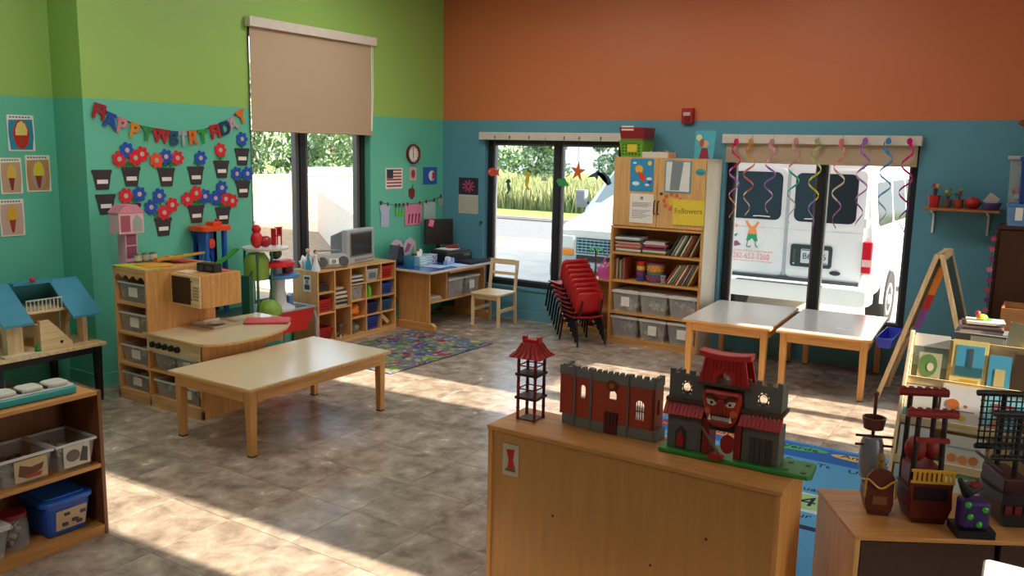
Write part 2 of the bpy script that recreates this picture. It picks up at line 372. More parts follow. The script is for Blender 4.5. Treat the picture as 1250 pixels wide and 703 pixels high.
# ================================================================== wall decorations
# things on a wall are built in local XZ facing -Y; rz = 90 deg hangs them on the left wall
def scallop(cx, cz, r, lobes=7, n=42, d=0.26): return [(cx + r * (1 - d * abs(math.sin(lobes * a / 2 + .0))) * math.cos(a), cz + r * (1 - d * abs(math.cos(lobes * a / 2))) * math.sin(a)) for a in [2 * PI * k / n for k in range(n)]]
def petals(cx, cz, r, n=7, m=42):
    out = []
    for k in range(m):
        a = 2 * PI * k / m; q = r * (0.70 + 0.30 * abs(math.cos(n * a / 2))); out.append((cx + q * math.cos(a), cz + q * math.sin(a)))
    return out
FC = {'b': P('1d4fb5', .7), 'r': P('d8202c', .7), 'o': P('e5492a', .7)}
GRN = P('1e8a3c', .7); POTB = P('3a343a', .8); PHOTO = P('c9b4b0', .6)
pots = [(-4.1, 1.66, [('b', -.03, .21), ('r', -.1, .14), ('r', .04, .15), ('r', .1, .18)], 'three red and one blue flower, top left cluster'),
 (-3.78, 1.65, [('o', -.09, .14), ('b', 0, .17), ('r', .11, .16)], 'an orange, a blue and a red flower'),
 (-3.49, 1.66, [('b', .05, .15)], 'one blue flower leaning right'),
 (-3.22, 1.71, [('r', -.01, .17)], 'a single red flower'),
 (-2.99, 1.82, [('b', 0, .16)], 'one blue flower, highest, beside the window'),
 (-4.35, 1.64, [], 'no flower, upper of the two empty ones'),
 (-4.11, 1.37, [('r', -.05, .14), ('b', .07, .15)], 'one red and one blue flower'),
 (-3.83, 1.24, [('b', -.03, .26), ('b', -.11, .17), ('r', .09, .18), ('r', .01, .12)], 'two blue, two red flowers, lowest on wall'),
 (-3.5, 1.33, [('r', -.09, .13), ('r', 0, .18), ('b', .09, .15)], 'two red flowers and a blue one'),
 (-3.22, 1.3, [('b', -.08, .16), ('b', -.01, .25), ('r', .03, .15), ('r', .1, .13)], 'two blue and two red flowers, near the window'),
 (-2.99, 1.53, [('b', -.07, .14), ('b', .05, .14)], 'a pair of blue flowers beside the window'),
 (-4.33, 1.45, [], 'no flower, behind the pink toy tower')]
for y, z, fs, d in pots:
    t = thing('paper_flower_pot', 'black paper flower pot with ' + d, 'paper flower pot', (.003, y, z), PI / 2, 'paper birthday flower pots')
    MB().prism([(-.052, -.075), (.052, -.075), (.076, .05), (-.076, .05)], -.004, -.001).prism([(-.083, .05), (.083, .05), (.083, .078), (-.083, .078)], -.005, -.001).build('pot', POTB, t)
    MB().box(-.045, .045, -.0065, -.0045, -.03, 0.002).build('name_strip', PAPER, t)
    for c, fx, fz in fs:
        r = .066
        s = MB().tube([(fx, -.003, fz), (fx * .5, -.003, (fz + .078) / 2), (fx * .25, -.003, .07)], .0035, 5)
        s.prism([(fx * .5 - .01, .085), (fx * .5 + .03, .10), (fx * .5 + .055, .125), (fx * .5 + .015, .115)], -.004, -.002).prism([(fx * .5 - .0, .085), (fx * .5 - .03, .095), (fx * .5 - .055, .12), (fx * .5 - .015, .11)], -.004, -.002)
        s.build('stem', GRN, t)
        dy = random.uniform(0, .003)
        f = MB().prism(petals(fx, fz, r), -.008 - dy, -.005 - dy).build('flower', FC[c], t)
        MB().prism(circ(fx, fz, .020, 12), -.0105 - dy, -.0082 - dy).build('photo_centre', PHOTO, f)
# --- birthday banner
BL = [('H', 'a01c28', -4.35, 2.16, .24), ('A', '1c4fa8', -4.26, 2.095, .3), ('P', 'c98791', -4.17, 2.06, .25), ('P', 'd98a2b', -4.06, 2.025, .25), ('Y', '2c8f4a', -3.95, 2.0, .15), ('W', 'b3202c', -3.82, 1.985, .1),
      ('B', '17506e', -3.70, 1.97, .05), ('I', 'a9adb5', -3.61, 1.97, 0), ('R', 'd2702c', -3.51, 1.98, -.05), ('T', '2f9a3e', -3.41, 1.99, -.1), ('H', 'b71f2c', -3.28, 2.035, -.2), ('D', '173a6b', -3.17, 2.07, -.25), ('A', 'b9a4ad', -3.09, 2.11, -.35), ('Y', 'd87a2d', -2.99, 2.175, -.4)]
t = thing('birthday_banner', 'colourful letter banner reading happy birthday strung across the green wall', 'banner', (.004, -3.7, 2.0), PI / 2)
MB().tube([(y + 3.7, -.004, z - 2.0 + .055) for _, _, y, z, _ in BL], .004, 5).build('ribbon', P('2b2a30', .7), t)
for ch, c, y, z, a in BL:
    p = MB().box(-.03, .03, -.009, -.005, .03, .058); p.M = None
    o = text(ch, .155, P(c, .35), t, (y + 3.7, -.010, z - 2.0 - .005), rot=-a, ext=.003, name='letter', bold=.006)
    o.data.transform(Matrix.Identity(4))
    q = MB(); q.M = Matrix.Translation((y + 3.7, 0, z - 2.0)) @ Matrix.Rotation(a, 4, 'Y'); q.box(-.042, .042, -.0075, -.0045, .03, .062).build('letter_tab', P(c, .35), o)
# --- ice cream paintings on the recess wall
def painting(y, z, w, h, bgc, scoop, cone, label, tilt=0, blob=None):
    t = thing('ice_cream_painting', label, 'painting', (XR + .003, y, z), PI / 2, "children's ice cream paintings")
    t.rotation_euler = (0, tilt, PI / 2)
    MB().box(-w / 2, w / 2, -.003, -.0005, -h / 2, h / 2).build('paper', PAPER, t)
    MB().prism([(-w * .42, -h * .46), (w * .40, -h * .46), (w * .46, -h * .1), (w * .44, h * .38), (-w * .44, h * .36), (-w * .47, 0)], -.0045, -.0031).build('wash', P(bgc, .9), t)
    if blob: MB().prism(circ(0, -.01, w * .3, 16, h * .4), -.0055, -.0046).build('painted_field', P(blob, .9), t)
    MB().prism([(-w * .14, -h * .06), (w * .14, -h * .06), (w * .04, -h * .40), (-w * .04, -h * .40)], -.007, -.0056).build('cone', P(cone, .9), t)
    MB().prism([(-w * .22, -h * .06), (w * .20, -h * .06), (w * .23, h * .08), (w * .16, h * .25), (w * .02, h * .34), (-w * .13, h * .27), (-w * .22, h * .1)], -.0085, -.0071).build('scoop', P(scoop, .9), t)
    b = MB()
    for k in range(7): b.box(-w * .4 + k * w * .115, -w * .4 + k * w * .115 + w * .07, -.0042, -.0031, h * .42, h * .455)
    b.build('handwriting', P('5a5560', .9), t)
painting(-4.735, 1.985, .20, .27, '2a8fb0', 'e9d27a', 'a5432c', 'ice cream painting with red field on blue, topmost on the green wall', blob='c92c24')
painting(-4.83, 1.665, .16, .27, 'c9a98c', 'e6c25a', '8e3b2a', 'ice cream painting with pale pink wash, left of the middle row')
painting(-4.625, 1.68, .19, .28, 'c58f58', 'e8d43c', '9c3d20', 'ice cream painting with yellow scoop and orange streaks, right of the middle row', blob='b99aa0')
painting(-4.845, 1.35, .18, .28, 'd7b3a6', 'e3b63e', 'a54a33', 'ice cream painting with orange scoop, lowest on the green wall')
painting(-4.99, 1.99, .18, .27, 'c9c2b4', 'dccf9a', '9a6a4a', 'ice cream painting cut by the left photo edge beside the red one')
# --- clock and pictures near the corner
t = thing('wall_clock', 'round wall clock with dark red rim on the green wall near the corner', 'clock', (.004, -.575, 1.86), PI / 2)
MB().prism(circ(0, 0, .108, 28), -.006, 0).build('clock_back', P('3a1a1e', .4), t)
b = MB(); n = 28
prof = [(.092, -.004), (.095, -.03), (.105, -.036), (.112, -.028), (.112, 0)]
vs = []; fs = []
for r, y in prof: vs += [(r * math.cos(2 * PI * k / n), y, r * math.sin(2 * PI * k / n)) for k in range(n)]
for i in range(len(prof) - 1):
    for k in range(n): a = i * n + k; c = i * n + (k + 1) % n; fs.append((a, c, c + n, a + n))
b.add(vs, fs).build('rim', P('6b1c22', .3), t, smooth=True)
f = MB().prism(circ(0, 0, .094, 28), -.010, -.006).build('dial', P('f0eee8', .5), t)
b = MB()
for k in range(12):
    a = k * PI / 6; b.M = Matrix.Rotation(a, 4, 'Y'); b.box(-.003, .003, -.012, -.010, .072, .086)
b.build('hour_marks', BLK, f)
MB().box(-.003, .003, -.014, -.0125, -.012, .07).build('minute_hand', BLK, t); MB().box(-.004, .004, -.0155, -.0141, -.05, .008).build('hour_hand', BLK, t)
t = thing('flag_picture', 'striped flag craft on white paper below the clock beside the window', 'picture', (.003, -.895, 1.59), PI / 2)
MB().box(-.145, .145, -.003, 0, -.115, .115).build('paper', PAPER, t)
for k in range(6): MB().box(-.125 if k < 3 else -.125, .125, -.0045, -.0031, .082 - k * .035, .1 - k * .035).build('stripe', P('a8434c', .8), t)
MB().box(-.125, -.02, -.0062, -.0046, .0, .1).build('canton', P('33384e', .8), t)
t = thing('craft_picture', 'narrow pink and white photo card under the clock', 'picture', (.003, -.565, 1.635), PI / 2)
MB().box(-.06, .06, -.003, 0, -.075, .075).build('card', P('d7b6b0', .7), t); MB().prism(circ(0, .0, .035, 14, .05), -.0045, -.0031).build('figure', P('8d3b42', .7), t)
t = thing('craft_picture', 'blue card with a red and white round emblem near the corner', 'picture', (.003, -.25, 1.61), PI / 2)
MB().box(-.13, .13, -.003, 0, -.1, .1).build('card', P('2b63b8', .7), t); a = MB().prism(circ(.03, 0, .06, 18), -.0045, -.0031).build('disc', PAPER, t)
MB().prism([(.03, -.05), (.085, -.03), (.09, .03), (.04, .045)], -.006, -.0046).build('red_patch', P('b53a34', .7), t)
t = thing('paper_apple', 'small dark red paper apple under the narrow photo card', 'paper apple', (.003, -.59, 1.43), PI / 2)
MB().prism([(-.05, .03), (-.02, .045), (0, .035), (.03, .045), (.06, .02), (.055, -.04), (.02, -.085), (-.01, -.08), (-.05, -.04)], -.003, 0).build('apple', P('7d2626', .7), t); MB().prism([(0, .03), (.012, .03), (.03, .08), (.02, .082)], -.004, -.0005).build('stalk', P('2f3a2a', .7), t)
# --- little paper clothesline
t = thing('clothesline_garland', 'string of paper clothes and cards pegged along the wall above the desk', 'garland', (.006, -1.15, 1.2), PI / 2)
ln = [(0, .14), (.15, .105), (.45, .09), (.8, .105), (1.0, .13), (1.12, .17)]
MB().tube([(x, -.004, z) for x, z in ln], .003, 5).build('string', P('4a3f36', .8), t)
def peg(x, z): MB().box(x - .006, x + .006, -.012, .0, z - .02, z + .022).build('peg', P('5a3d28', .7), t)
MB().prism([(.0, .09), (.05, .11), (.12, .11), (.18, .085), (.165, .02), (.16, -.15), (.03, -.14), (.03, .02)], -.004, -.001).build('paper_shirt', P('b9c4df', .8), t)
MB().prism([(.27, -.03), (.43, -.03), (.43, .0), (.4, .0), (.4, .08), (.385, .08), (.38, .0), (.345, 0), (.345, .08), (.33, .08), (.33, 0), (.295, 0), (.295, .08), (.28, .08)], -.004, -.001).build('paper_legs', P('63c43b', .7), t)
MB().box(.44, .74, -.004, -.001, -.15, .09).build('pink_card', P('e58aa8', .8), t)
for k in range(4): MB().prism([(.49 + k * .06, -.13), (.51 + k * .06, -.13), (.53 + k * .06, -.02), (.5 + k * .06, -.02)], -.0058, -.0041).build('painted_stroke', P('9c2f55', .8), t)
MB().box(.78, 1.0, -.004, -.001, -.11, .1).build('white_card', P('bcd6d4', .8), t)
MB().prism([(1.04, .12), (1.08, .13), (1.1, .14), (1.14, .13), (1.17, .09), (1.13, .05), (1.1, .03), (1.06, .06)], -.004, -.001).build('paper_heart', P('9db9b0', .8), t)
for x, z in ((.03, .125), (.14, .105), (.28, .09), (.34, .09), (.41, .09), (.48, .09), (.7, .1), (.82, .105), (.97, .12), (1.1, .16)): peg(x, z)
# --- calendar and fire alarm on the back wall
t = thing('wall_calendar', 'hanging calendar with a dark pink flower photo on the teal wall', 'calendar', (.385, -.003, 1.38), 0)
MB().box(-.14, .14, -.004, 0, .02, .215).build('photo_page', P('2e2a3c', .5), t); MB().box(-.14, .14, -.004, 0, -.205, .015).build('date_page', P('cfc9bd', .7), t)
b = MB()
for k in range(9): a = 2 * PI * k / 9; b.prism([(.0 + .02 * math.cos(a - .5), .115 + .02 * math.sin(a - .5)), (.09 * math.cos(a - .12), .115 + .075 * math.sin(a - .12)), (.09 * math.cos(a + .12), .115 + .075 * math.sin(a + .12)), (.02 * math.cos(a + .5), .115 + .02 * math.sin(a + .5))], -.0055, -.0042)
b.build('flower_print', P('c34a78', .6), t)
b = MB()
for k in range(6): b.box(-.12, .12, -.0052, -.0042, -.18 + k * .032, -.178 + k * .032)
for k in range(8): b.box(-.12 + k * .034, -.118 + k * .034, -.0052, -.0042, -.18, -.018)
b.build('date_grid', P('9a968e', .7), t)
t = thing('fire_alarm', 'red fire alarm strobe high on the back wall at the paint line', 'fire alarm', (3.07, 0, 2.30), 0)
MB().box(-.06, .06, -.055, 0, -.075, .075).build('housing', P('a3161c', .4), t, bevel=.008); MB().box(-.035, .035, -.066, -.055, .0, .035).build('strobe', P('d9b9b0', .2), t); MB().prism(circ(0, -.035, .028, 16), -.060, -.0545).build('horn', P('7a0f14', .4), t)
t = thing('wall_hook', 'small dark hook on the teal wall left of the first window', 'hook', (.57, 0, 1.08), 0)
MB().cyl((0, 0, 0), (0, -.012, 0), .02, n=12).tube([(0, -.012, 0), (0, -.03, -.01), (0, -.034, -.03), (0, -.026, -.038)], .005, 6).build('hook', P('2d4a58', .4), t)

# ================================================================== big furniture
def table(label, w, d, h, loc, rz, top, edge=BX, group='low classroom tables', leg=.058):
    t = thing('classroom_table', label, 'table', loc, rz, group)
    MB().box(-w / 2, w / 2, -d / 2, d / 2, h - .024, h - .003).build('edge_band', edge, t, bevel=.004)
    MB().box(-w / 2 + .006, w / 2 - .006, -d / 2 + .006, d / 2 - .006, h - .0031, h).build('table_top', top, t)
    i = .03; a = w / 2 - i; b = d / 2 - i
    for s in (-1, 1):
        MB().box(-a + leg, a - leg, s * b - s * .008 - .011, s * b - s * .008 + .011, h - .098, h - .024).build('apron', BRX, t)
        MB().box(s * a - s * .008 - .011, s * a - s * .008 + .011, -b + leg, b - leg, h - .098, h - .024).build('apron', wood('maple_orange_y', 'd29a58', 'y'), t)
        for q in (-1, 1):
            x0 = s * a - (leg if s > 0 else 0); y0 = q * b - (leg if q > 0 else 0); k = .007
            l = MB().taper(x0, x0 + leg, y0, y0 + leg, .008, h - .024, k).build('leg', BRZ, t, bevel=.003)
            MB().box(x0 + k, x0 + leg - k, y0 + k, y0 + leg - k, 0, .008).build('glide', BLK, l)
    return t
table('low wooden table with tan laminate top in front of the play kitchen', .80, 1.32, .455, (1.835, -4.195, 0), 0, LAMT)
table('low wooden table next to the tall bookcase, left of two pushed together', .76, 1.16, .515, (3.95, -.68, 0), .06, LAM)
t3 = table('low wooden table nearer the easel, right of two pushed together', .74, 1.16, .515, (4.745, -.64, 0), .06, LAM)
tag(MB().box(4.80, 4.93, -.90, -.83, .5152, .5165).build('paper_scrap', P('f4f4f6', .3)), 'small white paper scrap on the right-hand low table', 'paper')

# --- open-front case: boards in local coordinates, front at y=0, one mesh per board
def case(t, w, d, h, th=.018, m=BZ, mx=BX, shelves=(), base=.06, back=True, sides=None, backm=None):
    MB().box(0, th, 0, d, 0, h).build('side_panel', sides or m, t, bevel=.002); MB().box(w - th, w, 0, d, 0, h).build('side_panel', sides or m, t, bevel=.002)
    MB().box(th, w - th, 0, d, h - th, h).build('top_board', mx, t, bevel=.002)
    MB().box(th, w - th, 0.002, d, base - th, base).build('bottom_board', mx, t)
    MB().box(th, w - th, .004, .022, 0, base - th).build('plinth', mx, t)
    if back: MB().box(th, w - th, d - .008, d, base, h - th).build('back_panel', backm or m, t)
    for z in shelves: MB().box(th, w - th, .002, d - .008, z - th, z).build('shelf', mx, t)

# --- toy bins
def heap(name, label, x0, x1, y0, y1, z0, h, cols, loc, rz=0, n=26, seed=0, r=.03):
    """uncountable small toys filling a bin"""
    R = random.Random(seed); b = MB(); idx = []
    for k in range(n):
        s = R.uniform(.5, 1) * r
        c = (R.uniform(x0 + s, x1 - s), R.uniform(y0 + s, y1 - s), z0 + s + R.random() * max(0.001, h - 2 * s))
        f0 = len(b.f); b.M = Matrix.Translation(c) @ Matrix.Rotation(R.random() * 6, 4, (R.random(), R.random(), R.random() + .01))
        if R.random() < .5: b.cbox((0, 0, 0), (s * 1.6, s * 1.0, s * 1.1))
        else: b.ball((0, 0, 0), (s * .8, s * .65, s * .6), 7, 4)
        idx += [R.randrange(len(cols))] * (len(b.f) - f0)
    b.M = None
    me = b.mesh(name)
    for c in cols: me.materials.append(P(c, .5))
    me.polygons.foreach_set('material_index', idx)
    o = link(name, me); o.location = loc; o.rotation_euler = (0, 0, rz); o['kind'] = 'stuff'; o['label'] = label; o['category'] = 'toys'
    return o
def bin_(label, what, w, d, h, loc, rz=0, lid=False, card=True, cols=('c23b2e', '3560b0', 'e8c437', '3f9a4b', 'e9e4da'), m=None, seed=0, fill=.6, lidm=None, k=.018, n=24, handle=False):
    t = thing('storage_bin', label, 'bin', loc, rz)
    MB().tray(-w / 2, w / 2, 0, d, 0, h, k).build('tub', m or CLEAR, t)
    b = MB(); q = .008
    b.box(-w / 2 - q, w / 2 + q, -q, 0, h - .012, h).box(-w / 2 - q, w / 2 + q, d, d + q, h - .012, h).box(-w / 2 - q, -w / 2, 0, d, h - .012, h).box(w / 2, w / 2 + q, 0, d, h - .012, h)
    b.build('rim', lidm or CLEARLID, t)
    if lid: MB().box(-w / 2 - .01, w / 2 + .01, -.01, d + .01, h, h + .012).box(-w / 2 + .02, w / 2 - .02, .02, d - .02, h + .012, h + .018).build('lid', lidm or CLEARLID, t, bevel=.004)
    if card: MB().box(-w * .16, w * .16, k * .45 - .004, k * .45 - .002, h * .28, h * .75).build('label_card', PAPER, t)
    if cols: heap('toy_pieces', what, -w / 2 + k + .006, w / 2 - k - .006, k + .006, d - k - .006, .005, h * fill, cols, loc, rz, n, seed, min(.035, h * .24))
    return t

# --- play kitchen -------------------------------------------------------------
KX, KY = .35, -4.52
t = thing('play_kitchen', 'wooden play kitchen with microwave, stove knobs and curved counter against the flower wall', 'play kitchen', (KX, KY, 0))
TH = .018; KW = .40; KD = .60; KH = 1.02
MB().box(0, TH, 0, KD, 0, KH).build('side_panel', BZ, t, bevel=.002); MB().box(KW - TH, KW, 0, KD, 0, KH - .02).build('side_panel', BRZ, t, bevel=.002)
MB().box(0, KW, 0, KD, KH - TH, KH).build('top_board', BX, t, bevel=.002); MB().box(TH, KW - TH, KD - .008, KD, .08, KH - TH).build('back_panel', BZ, t)
for z in (.08, .285, .525, .755): MB().box(TH, KW - TH, .002, KD - .008, z - TH, z).build('shelf', BX, t)
p = [(TH, KH - TH), (TH, KH - .085)] + [(TH + (KW - 2 * TH) * k / 24, KH - .085 + .028 * abs(math.sin(PI * 4 * k / 24))) for k in range(1, 24)] + [(KW - TH, KH - .085), (KW - TH, KH - TH)]
MB().prism(p, 0, .014).build('scalloped_valance', BX, t)
MB().box(0, .99, .0, .02, 0, .062).build('plinth', BX, t)
MB().box(.99 - TH, .99, 0, KD - .02, 0, .535).build('side_panel', BRZ, t, bevel=.002); MB().box(KW, .99 - TH, .35, .358, .08, .53).build('back_panel', BZ, t)
for z in (.08, .29): MB().box(KW, .99 - TH, .002, .35, z - TH, z).build('shelf', BX, t)
cp = MB().box(KW - TH + .002, .99, -.004, .014, .425, .534).build('control_panel', PALEX, t, bevel=.002)
for k in range(5):
    kn = MB().cyl((.46 + k * .072, -.004, .48), (.46 + k * .072, -.026, .48), .024, .021, 16).build('knob', BLK, cp, smooth=True)
ct = [(KW - .055, -.012), (.95, -.02), (1.03, .0), (1.09, .07), (1.13, .2), (1.135, .38), (1.10, .58), (1.03, .76), (.9, .92), (.72, 1.02), (KW + .0, 1.02), (KW, .6), (KW, .02)]
MB().prism(ct, .535, .553, 'xy').build('counter_edge', BX, t, bevel=.003); MB().prism([(x * .992 + .005, y * .99 + .002) for x, y in ct], .553, .558, 'xy').build('counter_top', LAMT, t)
MB().box(.62, .94, .36, .80, .44, .535).build('counter_support', BRZ, t); MB().box(.62, .66, .70, .80, 0, .44).build('counter_leg', BRZ, t)
MB().tray(.42, .68, .36, .62, .558, .578, .01, .004).build('sink_basin', P('d8cdb8', .3), t)
mw = MB().box(.40, .74, .22, .575, .74, .985).build('microwave', BRZ, t, bevel=.003)
MB().box(.405, .735, .205, .22, .745, .98).build('microwave_front', PALEX, mw, bevel=.002)
MB().box(.42, .63, .201, .206, .762, .962).build('microwave_window', P('1c1d20', .12), mw)
b = MB()
for r in range(5):
    for c in range(3): b.box(.665 + c * .02, .678 + c * .02, .2025, .206, .80 + r * .022, .812 + r * .022)
b.build('keypad', P('9a7a4e', .6), mw); MB().tube([(.645, .204, .80), (.645, .19, .81), (.645, .19, .93), (.645, .204, .94)], .005, 6).build('door_handle', BLK, mw)
b = MB()
for yy in (.32, .47):
    for zz in (.80, .93): b.cyl((.74, yy, zz), (.7425, yy, zz), .006, n=8)
b.build('screw_cap', PALEX, mw)
cols1 = ('b9402f', 'c9b23a', '5a8a3a', 'e3d9c4', '8f5a34')
for k, (z, h, lb, cc) in enumerate(((.755, .15, 'top', cols1), (.525, .15, 'second', ('c9546c', 'e2dcd5', '9a8fa5', 'd9a7a0')), (.285, .14, 'third', ('d8d6d2', '3a3b40', 'c0392f', 'e6c9a8')), (.08, .13, 'lowest', ('b8483e', 'd9cfae', '577a4d')))):
    bin_('clear bin with white card on the %s shelf of the play kitchen tower' % lb, 'mixed play food in the %s play kitchen tower bin' % lb, .33, .34, h, (KX + .2, KY + .02, z), 0, cols=cc, seed=k, fill=.9, n=30)
for k, (x, z, lb, cc) in enumerate(((.55, .29, 'left clear bin on the upper shelf under the stove knobs', ('4f7d4b', '8ba06c', 'cfc9b6')), (.80, .29, 'right clear bin on the upper shelf under the stove knobs', ('c9c3b8', '6f7f8c', 'a4a9a0')),
                                ) + ((.55, .08, 'left clear bin on the bottom shelf under the stove knobs', ('5b5f66', 'c9c3b8')), (.80, .08, 'right clear bin with card on the bottom shelf under the stove', ('b9bcc0', '7c8088', 'e0dcd2')))):
    bin_(lb, 'small toys in the ' + lb.split(' under')[0], .24, .30, .13, (KX + x, KY + .02, z), 0, cols=cc, seed=20 + k, card=(k in (1, 3)), fill=.8)

# --- cubby shelf under the tall window ------------------------------------------
CX, CY = .38, -2.45; CW = 1.145; CD = .34; CH = .745
t = thing('cubby_shelf', 'birch cubby unit with five columns of pigeonholes under the tall window', 'cubby shelf', (CX, CY, 0), PI / 2)
case(t, CW, CD, CH, .016, base=.05)
cw = (CW - .016) / 5
for k in range(1, 5): MB().box(k * cw, k * cw + .016, .002, CD - .008, .05, CH - .016).build('divider', BZ, t)
ROWS = {0: (.235, .44, ), 1: (.36,), 2: (.22, .395, .565), 3: (.22, .395, .565), 4: (.22, .395, .565)}
ROWS[0] = (.33, .53)
for c, zs in ROWS.items():
    for z in zs: MB().box(c * cw + .016, (c + 1) * cw, .002, CD - .008, z - .012, z).build('shelf', BX, t)
s = MB().box(-.003, -.001, .09, .19, .54, .70).build('picture_label', PAPER, t); MB().box(-.0045, -.003, .105, .175, .56, .61).box(-.0045, -.003, .105, .175, .66, .685).build('picture_print', P('45484c', .7), s); MB().box(-.0045, -.003, .12, .16, .615, .655).build('picture_print', P('8a8c8e', .7), s)
def inc(x, y, z): return (CX - y, CY + x, z)       # cubby-local to world
def cub_basket(c, z, h, col, lb, w=.17, d=.22):
    t = thing('basket', lb, 'basket', inc(c * cw + .016 + (cw - .016) / 2, .02, z), PI / 2)
    MB().tray(-w / 2, w / 2, 0, d, 0, h, .015, .004).build('tub', P(col, .4), t); MB().box(-w / 2 - .006, w / 2 + .006, -.006, .0, h - .014, h).build('rim', P(col, .4), t)
    b = MB()
    for i in range(4):
        for j in range(3): b.box(-w * .33 + i * w * .18, -w * .33 + i * w * .18 + w * .1, .003 - .0, .008, h * .2 + j * h * .2, h * .2 + j * h * .2 + h * .1)
    b.build('grid_holes', P('5a1414' if col[0] in 'cb' else '15264f', .6), t)
cub_basket(0, .33, .13, 'c62a26', 'red lattice basket in the middle pigeonhole of the cubby left column')
cub_basket(0, .05, .13, 'b8231f', 'red basket in the bottom pigeonhole of the cubby left column')
cub_basket(4, .565, .13, 'cf2f28', 'red lattice basket in the top right pigeonhole of the cubby')
cub_basket(3, .05, .14, '2244a8', 'blue basket in the bottom row of the cubby')
cub_basket(4, .395, .12, '2a52b5', 'blue basket below the red one in the cubby right column')
cub_basket(4, .22, .12, '2b5f86', 'steel blue basket in the third row of the cubby right column')
cub_basket(3, .22, .12, '25305f', 'navy basket in the third row of the cubby fourth column')
def stackb(items, base, rz, lab, cat='book', group=None, name='book', jit=.015, seed=3):
    R = random.Random(seed); z = base[2]
    for i, (w, d, h, c) in enumerate(items):
        t = thing(name, lab % (ORD[i + 1] + ' from the bottom' if 0 < i < len(items) - 1 else ('bottom one' if i == 0 else 'top one')), cat, (base[0] + R.uniform(-jit, jit), base[1] + R.uniform(-jit, jit), z), rz + R.uniform(-.06, .06), group)
        MB().box(-w / 2, w / 2, -d / 2, d / 2, 0, .0022).box(-w / 2, w / 2, -d / 2, d / 2, h - .0022, h).box(-w / 2, w / 2, -d / 2, -d / 2 + .002, .0022, h - .0022).build('cover', P(c, .5), t)
        MB().box(-w / 2 + .004, w / 2 - .004, -d / 2 + .002, d / 2 - .004, .0022, h - .0022).build('pages', PAPER, t)
        z += h + .0006
stackb([(.17, .24, .03, '3b3a3d'), (.165, .23, .025, '2a2a2f'), (.15, .2, .022, '44464b')], inc(.12, .17, .53), PI / 2, 'black book pile in the top left pigeonhole of the cubby, %s')
stackb([(.18, .24, .02, 'd8cfb8'), (.175, .24, .018, '2d2d33'), (.18, .23, .022, 'e3dac6'), (.17, .24, .02, '39342f'), (.175, .23, .02, 'd9d1bf'), (.17, .23, .018, '4d3a32'), (.17, .22, .02, 'ded6c4'), (.16, .22, .022, '5b4636'), (.15, .2, .02, 'c9bda6')], inc(cw * 1.5 + .008, .15, .36), PI / 2, 'book in the tall pile of the cubby second column, %s')
stackb([(.18, .24, .02, '2b3340'), (.175, .23, .015, 'd5d3cc'), (.17, .23, .018, '35393f'), (.16, .22, .02, 'c7c9c9')], inc(cw * 2.5 + .008, .14, .565), PI / 2, 'book in the top pigeonhole of the cubby middle column, %s')
t = thing('plastic_tub', 'clear plastic tub of pale pieces in the cubby middle column, second row', 'tub', inc(cw * 2.5 + .008, .03, .395), PI / 2)
MB().tray(-.085, .085, 0, .22, 0, .13, .012).build('tub', CLEAR, t); MB().box(-.09, .09, -.005, .225, .13, .138).build('lid', CLEARLID, t)
heap('craft_pieces', 'pale craft pieces inside the clear tub of the cubby', -.07, .07, .015, .2, .005, .1, ('d8c9bd', 'c7a99a', 'bfc3c4'), inc(cw * 2.5 + .008, .03, .395), PI / 2, 20, 5, .025)
def lump(name, label, cat, c, r, col, seed=1, amp=.25, n=16, m=9):
    """crumpled cloth or soft toy lump"""
    R = random.Random(seed); b = MB().ball((0, 0, 0), (1, 1, 1), n, m); vs = []
    ph = [R.random() * 6 for _ in range(6)]
    for v in b.v:
        k = 1 + amp * (math.sin(4 * v[0] + ph[0]) * math.sin(5 * v[1] + ph[1]) + .6 * math.sin(7 * v[2] + ph[2]) * math.sin(6 * v[0] + ph[3]))
        vs.append((v[0] * r[0] * k, v[1] * r[1] * k, max(-r[2] * .9, v[2] * r[2] * k)))
    b.v = vs; o = b.build(name, P(col, .7), smooth=True); o.location = (c[0], c[1], c[2] + r[2] * .9)
    return tag(o, label, cat)
lump('cloth_bundle', 'bright orange crumpled cloth in the cubby middle column', 'cloth', inc(cw * 2.5 + .008, .13, .22), (.10, .075, .06), 'f08a1c', 2)
lump('soft_toy', 'grey green soft toy in the bottom of the cubby middle column', 'soft toy', inc(cw * 2.5 + .008, .11, .05), (.08, .06, .05), '8b9a84', 4)
lump('cloth_bundle', 'red cloth crumpled in the bottom of the cubby second column', 'cloth', inc(cw * 1.5 + .0, .22, .05), (.08, .075, .055), 'b0241f', 6)
t = thing('toy_grinder', 'grey metal toy with handle standing in the bottom of the cubby second column', 'toy', inc(cw * 1.55, .05, .05), PI / 2)
MB().lathe([(.035, 0), (.03, .01), (.012, .02), (.012, .09), (.03, .10), (.03, .13), (.0, .135)], n=14).build('body', STEEL, t, smooth=True); MB().tube([(0, 0, .115), (.05, -.01, .12), (.075, -.01, .10)], .009, 8).build('handle', STEEL, t)
t = thing('green_bottle', 'bright green bottle in the second row of the cubby fourth column', 'bottle', inc(cw * 3.45, .06, .395), 0)
MB().lathe([(.028, 0), (.03, .01), (.03, .09), (.014, .11), (.014, .125)], n=14).build('body', P('5fc22e', .3), t, smooth=True); MB().lathe([(.016, .122), (.016, .145), (.0, .147)], n=12).build('cap', P('3f8a22', .3), t)
t = thing('storage_tub', 'grey tub with picture card in the top of the cubby fourth column', 'tub', inc(cw * 3.5 + .008, .02, .565), PI / 2)
MB().tray(-.085, .085, 0, .2, 0, .11, .01, .004).build('tub', P('b6babd', .35), t); MB().box(-.05, .05, .0, .003, .025, .085).build('picture_card', P('6e7478', .6), t); MB().box(-.09, .09, -.005, .205, .11, .118).build('lid', P('d6d8d8', .35), t)
